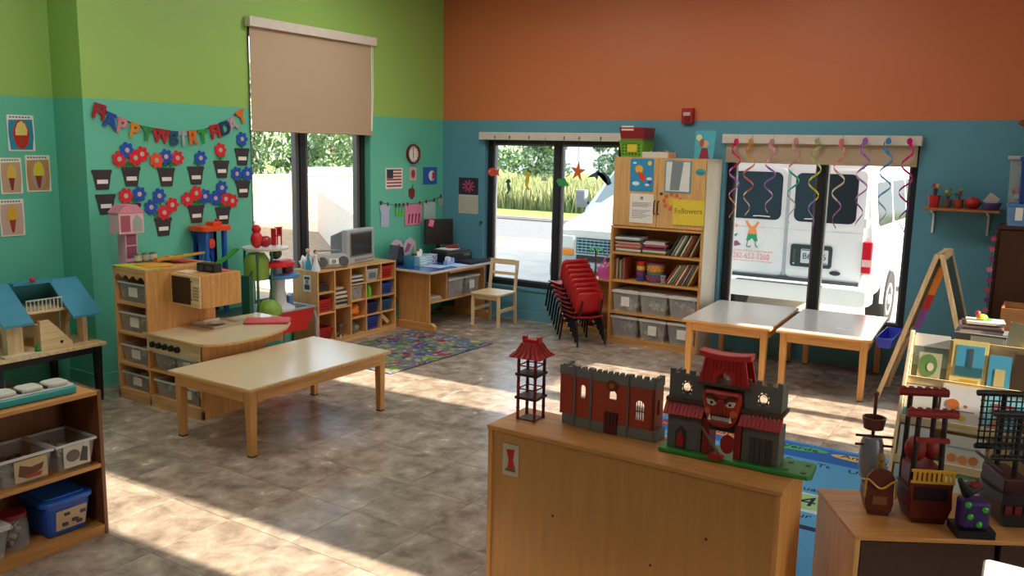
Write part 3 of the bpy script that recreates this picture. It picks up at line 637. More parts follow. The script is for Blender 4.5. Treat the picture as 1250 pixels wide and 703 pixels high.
t = thing('toy_plank', 'pale wooden toy plank leaning in the bottom right pigeonhole of the cubby', 'toy', inc(cw * 4.5 + .008, .05, .05), PI / 2)
q = MB(); q.M = Matrix.Rotation(-.9, 4, 'Y'); q.box(-.02, .02, .0, .05, -.075, .085).build('plank', PALEX, t).location = (0, 0, .075)

# --- desk in the corner -----------------------------------------------------------
DX, DY, DH, DW, DD = .84, -1.29, .66, 1.24, .80
t = thing('computer_desk', 'wooden desk with blue top in the corner between the windows', 'desk', (DX, DY, 0), PI / 2)
MB().box(0, DW, 0, DD, DH - .028, DH - .002).build('edge_band', P('d8d2c4', .4), t, bevel=.003); MB().box(.008, DW - .008, .008, DD - .008, DH - .0021, DH).build('desk_top', mat('blue_laminate', '2f5fae', .22, 0, .08, 40), t)
for x0, nm in ((.10, 'end_panel'), (DW - .12, 'end_panel')):
    e = MB().prism([(.10, .05), (.52, .05), (.52, .32), (.62, .36), (.62, DH - .028), (.10, DH - .028)], x0, x0 + .025, 'yz').build(nm, BRZ, t, bevel=.002)
    MB().prism([(.02, .02), (.04, .0), (.70, .0), (.70, .06), (.46, .085), (.06, .085), (.02, .06)], x0 - .012, x0 + .037, 'yz').build('foot', wood('maple_orange_y', 'd29a58', 'y'), t, bevel=.004)
MB().box(.125, DW - .12, .12, .60, .285, .305).build('shelf', BX, t, bevel=.002); MB().box(.125, DW - .12, .60, .615, .305, DH - .028).build('back_panel', BZ, t)
MB().box(.44, .458, .13, .60, .305, DH - .028).build('divider', BRZ, t); MB().box(.458, DW - .12, .10, .118, DH - .075, DH - .05).build('rail', BX, t)
b = MB()
for x0 in (.10, DW - .12):
    for yy in (.06, .66): b.cyl((x0 + .012, yy, -.0), (x0 + .012, yy, .004), .018, n=10)
def ind(x, y, z): return (DX - y, DY + x, z)
bin_('clear lidded bin of purple toys on the desk shelf, nearer the cubby', 'purple and pink toys in the desk shelf bin', .28, .34, .20, ind(.62, .13, .305), PI / 2, lid=True, card=False, cols=('7d5aa0', 'c05a8a', '4a5aa8', 'd9d4dc'), seed=41, fill=.85, n=34)
bin_('clear lidded bin with white card on the desk shelf, nearer the chair', 'pale toys in the desk shelf bin nearer the chair', .28, .34, .20, ind(.93, .13, .305), PI / 2, lid=True, cols=('7fa09a', 'c9d6d2', '5b7f86', 'b6aebc'), seed=42, fill=.85, n=34)
stackb([(.20, .28, .012, 'cfcabb'), (.2, .27, .01, 'b4b7ae'), (.19, .27, .012, 'd9d6ca')], ind(.30, .3, .305), PI / 2, 'thin magazine lying in the left desk compartment, %s', 'magazine', name='magazine')

# --- tall bookcase with cabinet ---------------------------------------------------
BXX, BYY = 2.47, -.43
t = thing('bookcase_cabinet', 'tall birch bookcase with two cupboard doors above open shelves between the windows', 'bookcase', (BXX, BYY, 0))
BW, BD = .97, .41
LITSIDE = mat('lit_side_pale', 'cfc3ae', .35, 0, .05, 6)
case(t, BW, BD, 1.2, .02, m=BRZ, mx=BRX, shelves=(.325, .65, .935), base=.06, sides=BRZ, backm=BRZ)
MB().box(BW, BW + .006, .012, BD, .0, 1.885).build('lit_side', LITSIDE, t)  # pale sheet stands in for window light falling on this side
u = MB().box(.01, BW, .02, BD, 1.2, 1.885).build('cupboard', BZ, t, bevel=.003)
for s, x0, x1 in ((0, .012, .484), (1, .488, BW - .002)):
    d = MB().box(x0, x1, .0, .019, 1.21, 1.88).build('cupboard_door', BZ, t, bevel=.002)
    hx = x1 - .018 if s == 0 else x0 + .018
    MB().tube([(hx, 0, 1.34), (hx, -.028, 1.35), (hx, -.028, 1.46), (hx, 0, 1.47)], .006, 6).build('handle', BLK, d)

# --- shelf with the toy castles, seen from behind ---------------------------------
t = thing('low_storage_shelf', 'waist-high birch storage shelf turned back to the camera, toy castles on top', 'shelf', (4.30, -5.29, 0))
SW, SD, SH = 1.27, .31, .76
MB().box(0, .02, 0, SD, 0, SH - .02).build('side_panel', BRZ, t, bevel=.002); MB().box(SW - .02, SW, 0, SD, 0, SH - .02).build('side_panel', BRZ, t, bevel=.002)
MB().box(-.004, SW + .004, -.004, SD + .004, SH - .02, SH).build('top_board', wood('honey_x', 'c98f50', 'x'), t, bevel=.004); MB().box(.02, SW - .02, .010, .018, 0.0, SH - .02).build('back_panel', wood('honey_z', 'c08c4e', 'z', .08), t)
for z in (.06, .40): MB().box(.02, SW - .02, .018, SD, z - .02, z).build('shelf', BX, t)
b = MB()
for x, z in ((.33, .42), (.78, .33), (.55, .20), (1.0, .5)): b.cyl((x, .010, z), (x, .008, z), .006, n=8)
b.build('screw_head', P('5a3c22', .5), t)
s = MB().box(.075, .155, .006, .0095, .55, .69).build('picture_label', P('c9bfa6', .25), t)
MB().prism([(.095, .665), (.135, .67), (.128, .62), (.14, .585), (.1, .582), (.106, .62)], .0035, .0058).build('toy_print', P('c0221f', .6), s); MB().box(.09, .14, .0035, .0058, .57, .58).build('caption_print', P('5f5a50', .6), s)

# --- cabinet under the toy ships ---------------------------------------------------
t = thing('low_storage_shelf', 'low dark-fronted storage cabinet carrying the toy ships at lower right', 'shelf', (5.81, -5.18, 0), math.radians(30.6))
MB().box(0, .02, .0, .42, 0, .60).build('side_panel', BZ, t, bevel=.003); MB().box(.98, 1.0, .0, .42, 0, .60).build('side_panel', BZ, t, bevel=.003)
MB().box(-.006, 1.006, -.008, .426, .60, .62).build('top_board', wood('honey_x', 'c98f50', 'x'), t, bevel=.006)
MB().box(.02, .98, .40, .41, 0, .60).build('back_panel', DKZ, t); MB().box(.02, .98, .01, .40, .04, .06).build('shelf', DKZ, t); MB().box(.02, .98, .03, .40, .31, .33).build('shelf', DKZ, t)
MB().box(.022, .49, .0, .016, .05, .596).build('door', wood('shaded_front_z', '3a2116', 'z'), t, bevel=.002); MB().box(.51, .978, .0, .016, .05, .596).build('door', wood('shaded_front_z', '3a2116', 'z'), t, bevel=.002)  # dark colour stands in for the shaded cabinet front

# --- left shelf in the foreground ---------------------------------------------------
LX, LY, LW, LD, LH = 2.44, -7.13, 1.20, .32, .74
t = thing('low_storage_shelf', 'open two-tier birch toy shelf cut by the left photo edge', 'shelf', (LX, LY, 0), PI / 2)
case(t, LW, LD, LH, .02, m=wood('honey_shaded_z', '7a4c2a', 'z'), mx=wood('honey_x', 'c98f50', 'x'), shelves=(.37,), base=.05, backm=wood('honey_shaded_z', '7a4c2a', 'z'))  # side and back wood darkened in colour to stand for shade
def inl(x, y, z): return (LX - y, LY + x, z)

# ================================================================== chairs
t = thing('wooden_chair', 'small pale wooden chair with slatted back beside the desk', 'chair', (1.07, -.44, 0), math.radians(3))
sh = .375
for sx in (-1, 1):
    MB().box(sx * .165 - .016, sx * .165 + .016, -.20, -.168, 0, sh - .02).build('leg', PALEZ, t, bevel=.003)
    b = MB()
    vs = [(sx * .165 + a, .17 + y + q, z) for z, y in ((0, .02), (sh, 0), (.71, .05)) for a, q in ((-.015, -.015), (.015, -.015), (.015, .015), (-.015, .015))]
    b.add(vs, [(3, 2, 1, 0), (8, 9, 10, 11)] + [(i * 4 + k, i * 4 + (k + 1) % 4, i * 4 + 4 + (k + 1) % 4, i * 4 + 4 + k) for i in range(2) for k in range(4)]).build('leg', PALEZ, t, bevel=.003)
    MB().box(sx * .165 - .01, sx * .165 + .01, -.17, .17, .165, .20).build('stretcher', wood('pale_wood_y', 'e3c99b', 'y'), t)
MB().prism(rrect(-.19, .19, -.215, .165, .03), sh - .022, sh, 'xy').build('seat', PALEX, t, bevel=.004)
MB().box(-.15, .15, -.19, -.174, sh - .07, sh - .022).build('seat_rail', PALEX, t)
for z0, z1, y in ((.655, .715, .213), (.54, .575, .195)): MB().box(-.15, .15, y - .008, y + .008, z0, z1).build('back_slat', PALEX, t, bevel=.003)

RCH = P('b5181c', .3); LEGM = mat('dark_chrome', '33343a', .25, .8, .02)
def red_chair(label, loc, rz):
    t = thing('stacking_chair', label, 'chair', loc, rz, 'stacked red chairs')
    R = bpy.data.meshes.get('rc_seat')
    if not R:
        W = .165
        def shell(pts, th, w0, w1):
            b = MB(); n = len(pts); V = []; F_ = []
            for i, (y, z, dx) in enumerate(pts):
                hw = w0 + (w1 - w0) * i / (n - 1) - dx
                for j in range(7):
                    u = -1 + j / 3; V.append((u * hw, y, z - .012 * (1 - u * u)))
            for i in range(n - 1):
                for j in range(6): a = i * 7 + j; F_.append((a, a + 1, a + 8, a + 7))
            b.add(V, F_); return b
        seat = shell([(-.16, .285, .02), (-.15, .30, .005), (-.05, .30, 0), (.08, .295, 0), (.13, .30, .005), (.15, .315, .01)], .01, W, W * .95)
        back = MB(); V = []; F_ = []
        pr = [(.125, .335, .02), (.14, .37, .0), (.155, .43, 0), (.168, .50, 0), (.176, .535, .012), (.178, .555, .04)]
        for y, z, dx in pr:
            for j in range(7):
                u = -1 + j / 3; hw = .16 - dx; V.append((u * hw, y - .03 * u * u, z))
        for i in range(len(pr) - 1):
            for j in range(6): a = i * 7 + j; F_.append((a, a + 1, a + 8, a + 7))
        back.add(V, F_)
        def leg(s, front):
            b = MB()
            if front: b.tube([(s * .12, .0, .275), (s * .135, -.13, .272), (s * .145, -.15, .25), (s * .16, -.19, .0)], .0105, 8)
            else: b.tube([(s * .12, .0, .275), (s * .135, .11, .272), (s * .145, .13, .25), (s * .16, .19, .0)], .0105, 8)
            return b
        def upright(s): return MB().tube([(s * .11, .10, .28), (s * .115, .14, .30), (s * .115, .168, .40), (s * .11, .178, .47)], .0095, 8)
        parts = [('seat', seat, RCH, True), ('backrest', back, RCH, True)] + [('leg', leg(s, f), LEGM, False) for s in (-1, 1) for f in (1, 0)] + [('back_upright', upright(s), LEGM, False) for s in (-1, 1)] + \
                [('glide', MB().cyl((s * .16, y, 0), (s * .16, y, .014), .014, n=8), CHROME, False) for s in (-1, 1) for y in (-.19, .19)]
        red_chair.cache = []
        for i, (nm, b, m, sold) in enumerate(parts):
            me = b.mesh('rc_' + nm); me.materials.append(m); red_chair.cache.append((nm, me, sold))
    for nm, me, sold in red_chair.cache:
        o = link(nm, me, t, smooth=True)
        if sold:
            k = o.modifiers.new('thick', 'SOLIDIFY'); k.thickness = .009; k.offset = -1
    return t
rzc = math.radians(-122); fd = Vector((math.sin(rzc), -math.cos(rzc)))
NR = 8
for i in range(NR):
    d = fd * .047 * i
    nm = 'bottom' if i == 0 else ('top' if i == NR - 1 else ORD[i + 1] + ' from the bottom')
    red_chair('red plastic stacking chair by the window, %s of the leaning stack' % nm, (2.31 + d.x, -.67 + d.y, .041 * i), rzc)

# ================================================================== things on and around the play kitchen
t = thing('toy_radio', 'small black box on top of the toy microwave', 'toy', (.95, -4.12, .985), .1)
MB().box(-.09, .09, -.04, .04, 0, .065).build('case', BLK, t, bevel=.006); MB().prism(circ(-.04, .032, .022, 14), -.043, -.039).build('speaker', DGREY, t); MB().box(.01, .07, -.043, -.039, .02, .045).build('dial', P('4a4d52', .3), t)
def sheet(label, c, pts, z, cat='place mat', name='felt_mat', dz=.004):
    o = MB().prism(pts, z, z + dz, 'xy').build(name, P(c, .8)); return tag(o, label, cat)
sheet('yellow green leaf-shaped felt mat on the play kitchen left edge', 'b9c93a', [(.36, -4.53), (.62, -4.50), (.74, -4.38), (.70, -4.25), (.50, -4.22), (.37, -4.35)], 1.0205)
sheet('orange felt mat lying over the yellow green one', 'e0963a', [(.45, -4.42), (.66, -4.45), (.74, -4.3), (.6, -4.2), (.48, -4.28)], 1.0255)
sheet('striped red paper menu lying on the play kitchen top', 'b8453a', [(.40, -4.15), (.62, -4.17), (.64, -3.98), (.42, -3.96)], 1.0205)
sheet('pale paper menu with pictures lying on the toy microwave', 'd9cfb8', [(.77, -4.28), (.90, -4.28), (.89, -4.17), (.76, -4.17)], .9855)
sheet('green paper menu beside the black box on the microwave', '6a9a4a', [(.76, -4.12), (.84, -4.13), (.85, -4.0), (.76, -4.0)], .9855)
sheet('red and white paper menu at the back of the toy microwave', 'c9564a', [(.87, -4.05), (1.05, -4.05), (1.05, -3.97), (.87, -3.97)], .9855)
t = thing('toy_pizza_slice', 'big yellow toy pizza slice propped on the play kitchen top', 'toy food', (.62, -4.11, 1.036), math.radians(25))
q = MB(); q.M = Matrix.Rotation(-.18, 4, 'Y'); q.prism([(-.16, -.09), (.20, 0), (-.16, .09)], .03, .048, 'xy').build('slice', P('e0b53c', .6), t)
q = MB(); q.M = Matrix.Rotation(-.18, 4, 'Y'); q.cyl((-.165, -.095, .042), (-.165, .095, .042), .017, n=10).build('crust', P('b5742c', .6), t, smooth=True)
q = MB(); q.M = Matrix.Rotation(-.18, 4, 'Y')
for x, y in ((-.1, -.03), (-.07, .035), (.0, .0), (.08, .0)): q.cyl((x, y, .048), (x, y, .052), .02, n=10)
q.build('topping', P('b53a2a', .6), t)
for k, (x, y) in enumerate(((.40, -4.34), (.405, -4.275), (.41, -4.215))):
    t = thing('toy_can', 'silver toy food can on the play kitchen top, %s' % ('nearest the front', 'middle one', 'farthest back')[k], 'toy food', (x, y, 1.031), 0, 'toy cans')
    MB().lathe([(.026, 0), (.027, .003), (.027, .062), (.026, .065)], n=14).build('can', STEEL, t, smooth=True); MB().lathe([(.0275, .012), (.0275, .053)], n=14).build('paper_wrap', P(('c9c2b4', 'b9b2a6', 'd6cfc2')[k], .6), t)
for k, (z, c) in enumerate(((.5585, 'c9404e'), (.5665, 'd65a66'))):
    t = thing('toy_folder', '%s pink red toy folder on the curved counter' % ('lower', 'upper')[k], 'folder', (1.12, -3.72, z), math.radians(38 + 6 * k))
    MB().prism(rrect(-.17, .17, -.105, .105, .012), 0, .007, 'xy').build('cover', P(c, .5), t); MB().box(-.169, .169, -.1, -.094, .007, .0078).build('fold', P('a2303c', .5), t)
t = thing('toy_plate', 'beige toy plate lying in the play sink', 'toy plate', (.90, -4.03, .562), 0)
MB().lathe([(.03, 0), (.05, .002), (.075, .014), (.078, .016), (.05, .006), (0, .004)], n=20).build('plate', P('c9bfae', .4), t, smooth=True)
# --- pink doll tower behind the kitchen
t = thing('doll_tower', 'tall pink cardboard doll tower with a wide cabin on top behind the play kitchen', 'dollhouse', (.215, -4.30, 0), PI / 2)
PK = P('e3a9bd', .5); PD = P('8e4a6a', .5)
MB().prism([(-.06, 0), (.06, 0), (.05, 1.24), (-.05, 1.24)], -.05, .05).build('shaft', PK, t)
for z0, z1, w0 in ((.9, 1.02, .045), (1.05, 1.14, .042), (1.15, 1.23, .04)): MB().box(-w0, w0, -.053, -.050, z0, z1).build('window_panel', PD, t)
MB().prism([(-.105, 1.24), (.105, 1.24), (.105, 1.40), (-.105, 1.40)], -.065, .065).build('cabin', P('e6bcc6', .5), t)
MB().prism([(-.09, 1.255), (-.012, 1.255), (-.012, 1.38), (-.09, 1.38)], -.068, -.065).build('cabin_window', P('a5566a', .5), t); MB().prism([(.012, 1.255), (.09, 1.255), (.09, 1.34), (.05, 1.385), (.012, 1.34)], -.068, -.065).build('cabin_window', P('9fb0a8', .5), t)
MB().prism([(-.112, 1.40), (.112, 1.40), (.05, 1.46), (-.05, 1.46)], -.07, .07).build('roof', P('d98aa5', .5), t)

# --- red water table with the toy towers
t = thing('water_table', 'red sand and water table with grey metal legs beside the cubby', 'water table', (.30, -3.18, 0), PI / 2)
MB().tray(-.55, .55, -.23, .23, .24, .45, .06, .006).build('red_tub', P('c52a2a', .35), t, bevel=.004)
MB().box(-.56, .56, -.24, .24, .45, .468).build('grey_lid', P('8a969a', .35), t, bevel=.006); MB().box(-.47, .47, -.19, .19, .468, .474).build('lid_panel', P('3f4a4a', .4), t)
for sx in (-1, 1):
    for sy in (-1, 1): MB().tube([(sx * .545, sy * .15, .43), (sx * .565, sy * .20, .40), (sx * .57, sy * .22, .33), (sx * .57, sy * .22, 0)], .016, 8).build('leg', mat('grey_metal', 'a7abb0', .35, .5, .02), t, smooth=True)
# blue and orange tower
t = thing('toy_garage', 'blue toy car tower with orange deck and green spiral ramp', 'toy garage', (.12, -3.46, .474), PI / 2); t.scale = (.78, 1, 1.03)
BLU = P('1f63c4', .4); ORG = P('e8501f', .4); GRR = P('3f9a2c', .4)
for x in (-.12, .12):
    for y in (-.07, .07): MB().box(x - .02, x + .02, y - .02, y + .02, 0, .70).build('pillar', BLU, t, bevel=.004)
MB().prism([(-.14, .0), (-.07, 0), (-.07, .44), (-.03, .52), (.03, .52), (.07, .44), (.07, 0), (.14, 0), (.14, .68), (-.14, .68)], .05, .07).build('arch_wall', BLU, t)
for z in (.08, .36): MB().box(-.14, .14, -.09, .09, z, z + .02).build('deck', P('2a55b0', .4), t)
MB().prism(rrect(-.19, .20, -.11, .11, .04), .70, .74, 'xy').build('roof_deck', ORG, t, bevel=.004); MB().box(.0, .12, -.05, .05, .74, .77).build('roof_block', ORG, t, bevel=.006); MB().cyl((.1, 0, .77), (.1, 0, .79), .02, n=10).build('beacon', P('c92a1c', .4), t)
b = MB(); pts = [(-.30 + .55 * i / 15, -.11 - .03 * math.sin(PI * i / 15), .38 + .16 * (i / 15) ** 1.2) for i in range(16)]
for i in range(15):
    a, c = pts[i], pts[i + 1]; b.add([(a[0], a[1] - .03, a[2]), (a[0], a[1] + .03, a[2]), (c[0], c[1] + .03, c[2]), (c[0], c[1] - .03, c[2]), (a[0], a[1] - .03, a[2] - .012), (a[0], a[1] + .03, a[2] - .012), (c[0], c[1] + .03, c[2] - .012), (c[0], c[1] - .03, c[2] - .012)], [(0, 1, 2, 3), (7, 6, 5, 4), (0, 3, 7, 4), (1, 5, 6, 2)])
b.build('ramp', GRR, t); 
for x, z, c in ((-.07, .60, 'd9432c'), (.09, .26, 'b34a8a')):
    MB().cyl((x, -.10, z), (x, -.085, z), .04, n=16).build('sign_disc', P(c, .4), t)
# red-white round tower
t = thing('toy_tower', 'round toy tower of red, blue and white decks with green domes', 'toy tower', (.45, -3.10, .474), PI / 2)
WG = P('c9ccd2', .4); GD = P('7ba33a', .4); RR = P('cf2126', .4)
MB().lathe([(.15, 0), (.15, .02), (.08, .06), (.065, .2), (.07, .3)], (.09, 0, 0), 18).build('trunk', WG, t, smooth=True)
MB().lathe([(.11, 0), (.11, .03), (.10, .07), (.06, .115), (0, .13)], (-.10, -.10, 0), 18).build('green_dome', GD, t, smooth=True)
MB().lathe([(.17, .29), (.175, .30), (.175, .32), (.16, .325), (0, .325)], (.11, 0, 0), 22).build('blue_deck', P('4a86c9', .4), t, smooth=True)
MB().lathe([(.05, .325), (.05, .40)], (.1, .02, 0), 14).build('column', WG, t)
MB().lathe([(.17, .40), (.18, .41), (.18, .435), (.15, .45), (0, .455)], (.06, 0, 0), 22).build('red_deck', RR, t, smooth=True)
MB().lathe([(.10, .30), (.11, .40), (.10, .48), (.07, .53), (0, .54)], (-.14, 0, 0), 18).build('green_dome', GD, t, smooth=True)
for x, y in ((-.2, .08), (-.2, -.08), (-.05, -.09)): MB().cyl((x, y, 0), (x, y, .56), .012, n=8).build('post', P('2c6a4a', .4), t)
MB().lathe([(.19, .555), (.2, .56), (.2, .575), (.0, .58)], (-.04, 0, 0), 22).build('top_deck', P('d9d4cc', .4), t, smooth=True)
MB().ball((.05, -.03, .51), (.06, .05, .05), 12, 7).build('green_figure', P('2f5a3a', .5), t, smooth=True)
MB().ball((-.15, -.02, .65), (.055, .05, .075), 12, 8).ball((-.15, -.02, .74), (.04, .04, .04), 10, 6).build('red_figure', RR, t, smooth=True); MB().ball((-.08, -.05, .63), (.06, .05, .05), 12, 7).build('red_car', P('a81c22', .4), t, smooth=True)
MB().box(.06, .13, -.03, .03, .66, .675).box(.055, .062, -.03, .03, .58, .73).box(.12, .13, -.03, .03, .66, .74).box(.12, .128, -.03, -.02, .58, .66).box(.12, .128, .02, .03, .58, .66).box(.05, .14, -.03, -.02, .735, .745).build('red_chair', RR, t)
MB().box(.17, .22, -.06, 0, 0, .12).box(.175, .215, -.065, -.06, .02, .1).build('door_block', P('5b7fae', .4), t, bevel=.003)
MB().box(.15, .24, -.05, .05, .325, .40).build('dark_car', P('7a2028', .4), t, bevel=.01)
MB().box(-.27, -.23, -.05, .05, 0, .34).tube([(-.26, -.04, .34), (-.2, -.05, .42)], .01).build('side_frame', P('285a4a', .4), t)

# ================================================================== dollhouse on its small table
t = thing('side_table', 'small table with pale top and black legs carrying the wooden dollhouse', 'table', (0, -5.0, 0))
MB().box(-.36, .35, -.42, .40, .425, .45).build('table_top', PALEX, t, bevel=.003)
for x in (-.31, .30):
    for y in (-.37, .35): MB().taper(x - .025, x + .025, y - .025, y + .025, 0, .425, .006).build('leg', BLK, t)
for y in (-.37, .35): MB().box(-.285, .275, y - .01, y + .01, .37, .425).build('apron', BLK, t)
for x in (-.31, .30): MB().box(x - .01, x + .01, -.345, .325, .37, .425).build('apron', BLK, t)
t = thing('dollhouse', 'open wooden dollhouse with blue roof slabs on the black-legged table', 'dollhouse', (.16, -4.98, .45), PI / 2)
RB = P('3f8fae', .45)
MB().box(-.36, .33, -.15, .36, 0, .016).build('base_board', PALEX, t, bevel=.002); MB().box(-.36, -.10, -.19, -.15, 0, .014).build('porch_board', P('d9cdb6', .5), t)
for x in (-.29, .25):
    MB().prism([(-.10, .016), (-.06, .016), (-.06, .15), (.0, .24), (.06, .22), (.10, .13), (.10, .016), (.16, .016), (.16, .30), (-.10, .30)], x - .016, x + .016, 'yz').build('arched_wall', PALEZ, t)
MB().box(-.31, .27, -.10, .28, .27, .286).build('upper_floor', PALEX, t); MB().box(-.31, -.20, -.13, -.10, .0, .26).build('corner_post', PALEZ, t); MB().box(.235, .27, -.13, -.10, .016, .26).build('corner_post', PALEZ, t)
MB().box(-.31, .27, .24, .255, .016, .27).build('back_wall', PALEX, t)
for x0, x1 in ((-.37, -.16), (.12, .34)):
    b = MB(); b.add([(x0, .09, .475), (x1, .09, .475), (x1, -.21, .235), (x0, -.21, .235), (x0, .09, .455), (x1, .09, .455), (x1, -.21, .215), (x0, -.21, .215)], [(0, 1, 2, 3), (7, 6, 5, 4), (0, 3, 7, 4), (1, 5, 6, 2), (0, 4, 5, 1), (3, 2, 6, 7)]).build('roof_slab', RB, t, bevel=.004)
b = MB(); b.add([(-.37, .09, .475), (.34, .09, .475), (.34, .36, .25), (-.37, .36, .25), (-.37, .09, .455), (.34, .09, .455), (.34, .36, .23), (-.37, .36, .23)], [(3, 2, 1, 0), (4, 5, 6, 7), (0, 4, 7, 3), (1, 2, 6, 5), (0, 1, 5, 4), (3, 7, 6, 2)]).build('rear_roof', RB, t)
MB().box(-.16, .12, .03, .11, .46, .478).build('ridge_board', RB, t)
b = MB().box(-.14, .12, -.085, -.077, .36, .368)
for k in range(10): b.box(-.14 + k * .028, -.134 + k * .028, -.085, -.078, .286, .36)
b.build('balcony_rail', P('cdd8cf', .5), t)
MB().prism([(-.09, .016), (.14, .016), (.14, .04), (-.02, .22), (-.09, .22)], -.15, -.12).build('slide_side', PALEX, t); MB().prism([(-.09, .016), (.14, .016), (.14, .03), (-.02, .19), (-.09, .19)], -.12, -.06).build('slide', P('d8be8e', .5), t); MB().cyl((.06, -.151, .05), (.06, -.149, .05), .012, n=10).build('slide_hole', BLK, t)
MB().lathe([(.022, .014), (.022, .02), (.012, .022), (.02, .026), (0, .09)], (-.12, -.16, 0), 10).build('toy_tree', P('2f8a4a', .6), t); MB().lathe([(.022, .016), (.012, .02), (.02, .026), (0, .09)], (.30, -.06, 0), 10).build('toy_tree', P('2f8a4a', .6), t)
MB().ball((-.03, .02, .497), (.022, .02, .02), 10, 6).build('red_bead', P('b53a4a', .4), t)
bin_('white bin with red toys under the dollhouse table', 'red toys in the white bin under the dollhouse table', .26, .2, .12, (-.12, -5.15, 0), PI / 2, card=False, cols=('b01f2a', '8f1820', 'c9343a'), m=P('d8d8e2', .4), lidm=P('d8d8e2', .4), seed=60, fill=1.2)

# ================================================================== on the cubby
t = thing('television', 'silver tube television with dark screen on the cubby under the window', 'television', (.20, -1.70, CH), math.radians(97))
TVS = P('b4b7ba', .35)
MB().box(-.235, .235, -.045, .03, 0, .355).build('front_bezel', TVS, t, bevel=.012)
MB().add([(-.22, .03, .01), (.22, .03, .01), (.22, .03, .345), (-.22, .03, .345), (-.13, .25, .03), (.13, .25, .03), (.13, .25, .27), (-.13, .25, .27)], [(0, 1, 5, 4), (1, 2, 6, 5), (2, 3, 7, 6), (3, 0, 4, 7), (4, 5, 6, 7), (3, 2, 1, 0)]).build('rear_shell', P('5f676c', .45), t, bevel=.01)
MB().box(-.19, .19, -.050, -.044, .075, .325).build('screen_surround', P('6c6f74', .4), t, bevel=.004); MB().box(-.172, .172, -.054, -.049, .09, .312).build('screen', P('23262b', .08), t, bevel=.003)
MB().box(-.11, .11, -.052, -.044, .025, .05).build('player_slot', P('8a8e92', .4), t)
b = MB()
for k in range(5): b.cyl((.13 + k * .018, -.045, .04), (.13 + k * .018, -.051, .04), .005, n=8)
b.build('button', P('55585c', .4), t)
t = thing('boombox', 'silver CD boombox with dark round speaker on the cubby beside the television', 'boombox', (.25, -2.15, CH), math.radians(68))
MB().prism([(-.08, 0), (.08, 0), (.09, .06), (.06, .125), (.0, .14), (-.05, .125), (-.09, .06)], -.16, .16, 'yz').build('body', P('a9aaa8', .4), t, bevel=.015)
for s in (-1, 1): MB().cyl((s * .11, -.07, .065), (s * .11, -.094, .065), .052, .048, 18).build('speaker', P('26272b', .5), t)
MB().box(-.05, .05, -.096, -.078, .04, .10).build('control_panel', P('d6d8d8', .3), t, bevel=.004); MB().prism(circ(0, .07, .022, 14), -.1, -.094).build('knob', P('3a3d42', .4), t); MB().tube([(-.13, .02, .12), (-.12, .03, .165), (.12, .03, .165), (.13, .02, .12)], .008, 8).build('carry_handle', P('8a8c8e', .4), t)
lump('plastic_bag', 'crumpled white plastic bag behind the boombox', 'bag', (.085, -2.33, CH), (.05, .055, .06), 'e6e8ea', 9, .3)
for lb, x, y, c, hc in (('small doll in a blue gown on the cubby end', .19, -2.385, '3f9fc0', 'e3c07a'), ('small doll in a white gown on the cubby end beside the blue one', .31, -2.40, 'dfe6ea', '7a4a2e')):
    t = thing('doll', lb, 'doll', (x, y, CH), PI / 2)
    MB().lathe([(.045, 0), (.043, .01), (.018, .10), (.012, .12), (.016, .15), (.006, .16)], n=14).build('gown', P(c, .5), t, smooth=True); MB().ball((0, 0, .178), (.018, .018, .021), 12, 8).build('head', P('e8bfa0', .5), t, smooth=True)
    MB().ball((0, .005, .184), (.021, .02, .021), 10, 6).build('hair', P(hc, .6), t, smooth=True)
    for s in (-1, 1): MB().tube([(s * .014, 0, .148), (s * .03, -.01, .12), (s * .034, -.015, .09)], .005, 6).build('arm', P('e8bfa0', .5), t)

# ================================================================== on the desk
t = thing('desk_speaker', 'black wedge speaker at the cubby end of the desk', 'speaker', (.22, -1.12, DH), PI / 2)
MB().prism([(-.07, 0), (.08, 0), (.05, .20), (-.02, .22)], -.07, .07).build('case', BLK, t, bevel=.006); MB().cyl((.0, -.071, .08), (.0, -.069, .08), .04, n=16).build('cone', DGREY, t)
t = thing('pencil_tub', 'teal tub on the front left corner of the desk', 'tub', (.45, -1.17, DH), 0)
MB().lathe([(.052, 0), (.055, .004), (.062, .125), (.058, .126), (.052, .006), (0, .005)], n=20).build('tub', P('2a7f9a', .35), t, smooth=True)
t = thing('paper_butterfly', 'pale pink and grey butterfly craft standing behind the teal tub', 'craft', (.14, -.90, DH), PI / 2); t.scale = (1.35, 1.35, 1.35)
MB().box(-.03, .03, -.02, .02, 0, .05).build('block', P('9ab5b5', .6), t)
for s in (-1, 1): MB().prism([(0, .05), (s * .07, .06), (s * .13, .12), (s * .15, .17), (s * .09, .20), (s * .03, .18), (0, .13)], -.004, 0).build('wing', P('c9b6c2', .7), t); MB().prism([(s * .01, .08), (s * .06, .09), (s * .1, .14), (s * .05, .16)], -.006, -.0041).build('wing_patch', P('9a5a6e', .7), t)
for k, (x, y, c, c2, lb) in enumerate(((.46, -1.01, '9fd0d2', 'e6f0f0', 'light blue tissue box on the desk with a tissue pulled up'), (.42, -.86, '9cc3cf', 'dce8ec', 'second light blue tissue box behind the first on the desk'))):
    t = thing('tissue_box', lb, 'tissue box', (x, y, DH), PI / 2)
    MB().box(-.058, .058, -.055, .055, 0, .11).build('box', P(c, .6), t, bevel=.002)
    for z in (.03, .06, .085): MB().box(-.0585, .0585, -.0565, -.055, z, z + .012).build('printed_band', P(c2, .6), t)
    if k == 0: MB().prism([(-.03, .11), (.03, .11), (.05, .16), (.02, .185), (-.01, .15), (-.045, .17)], -.006, .006).build('tissue', PAPER, t)
t = thing('patterned_box', 'purple and white patterned box on the desk', 'box', (.40, -.74, DH), PI / 2)
MB().box(-.055, .055, -.055, .055, 0, .10).build('box', P('cfc9dd', .6), t, bevel=.002); b = MB()
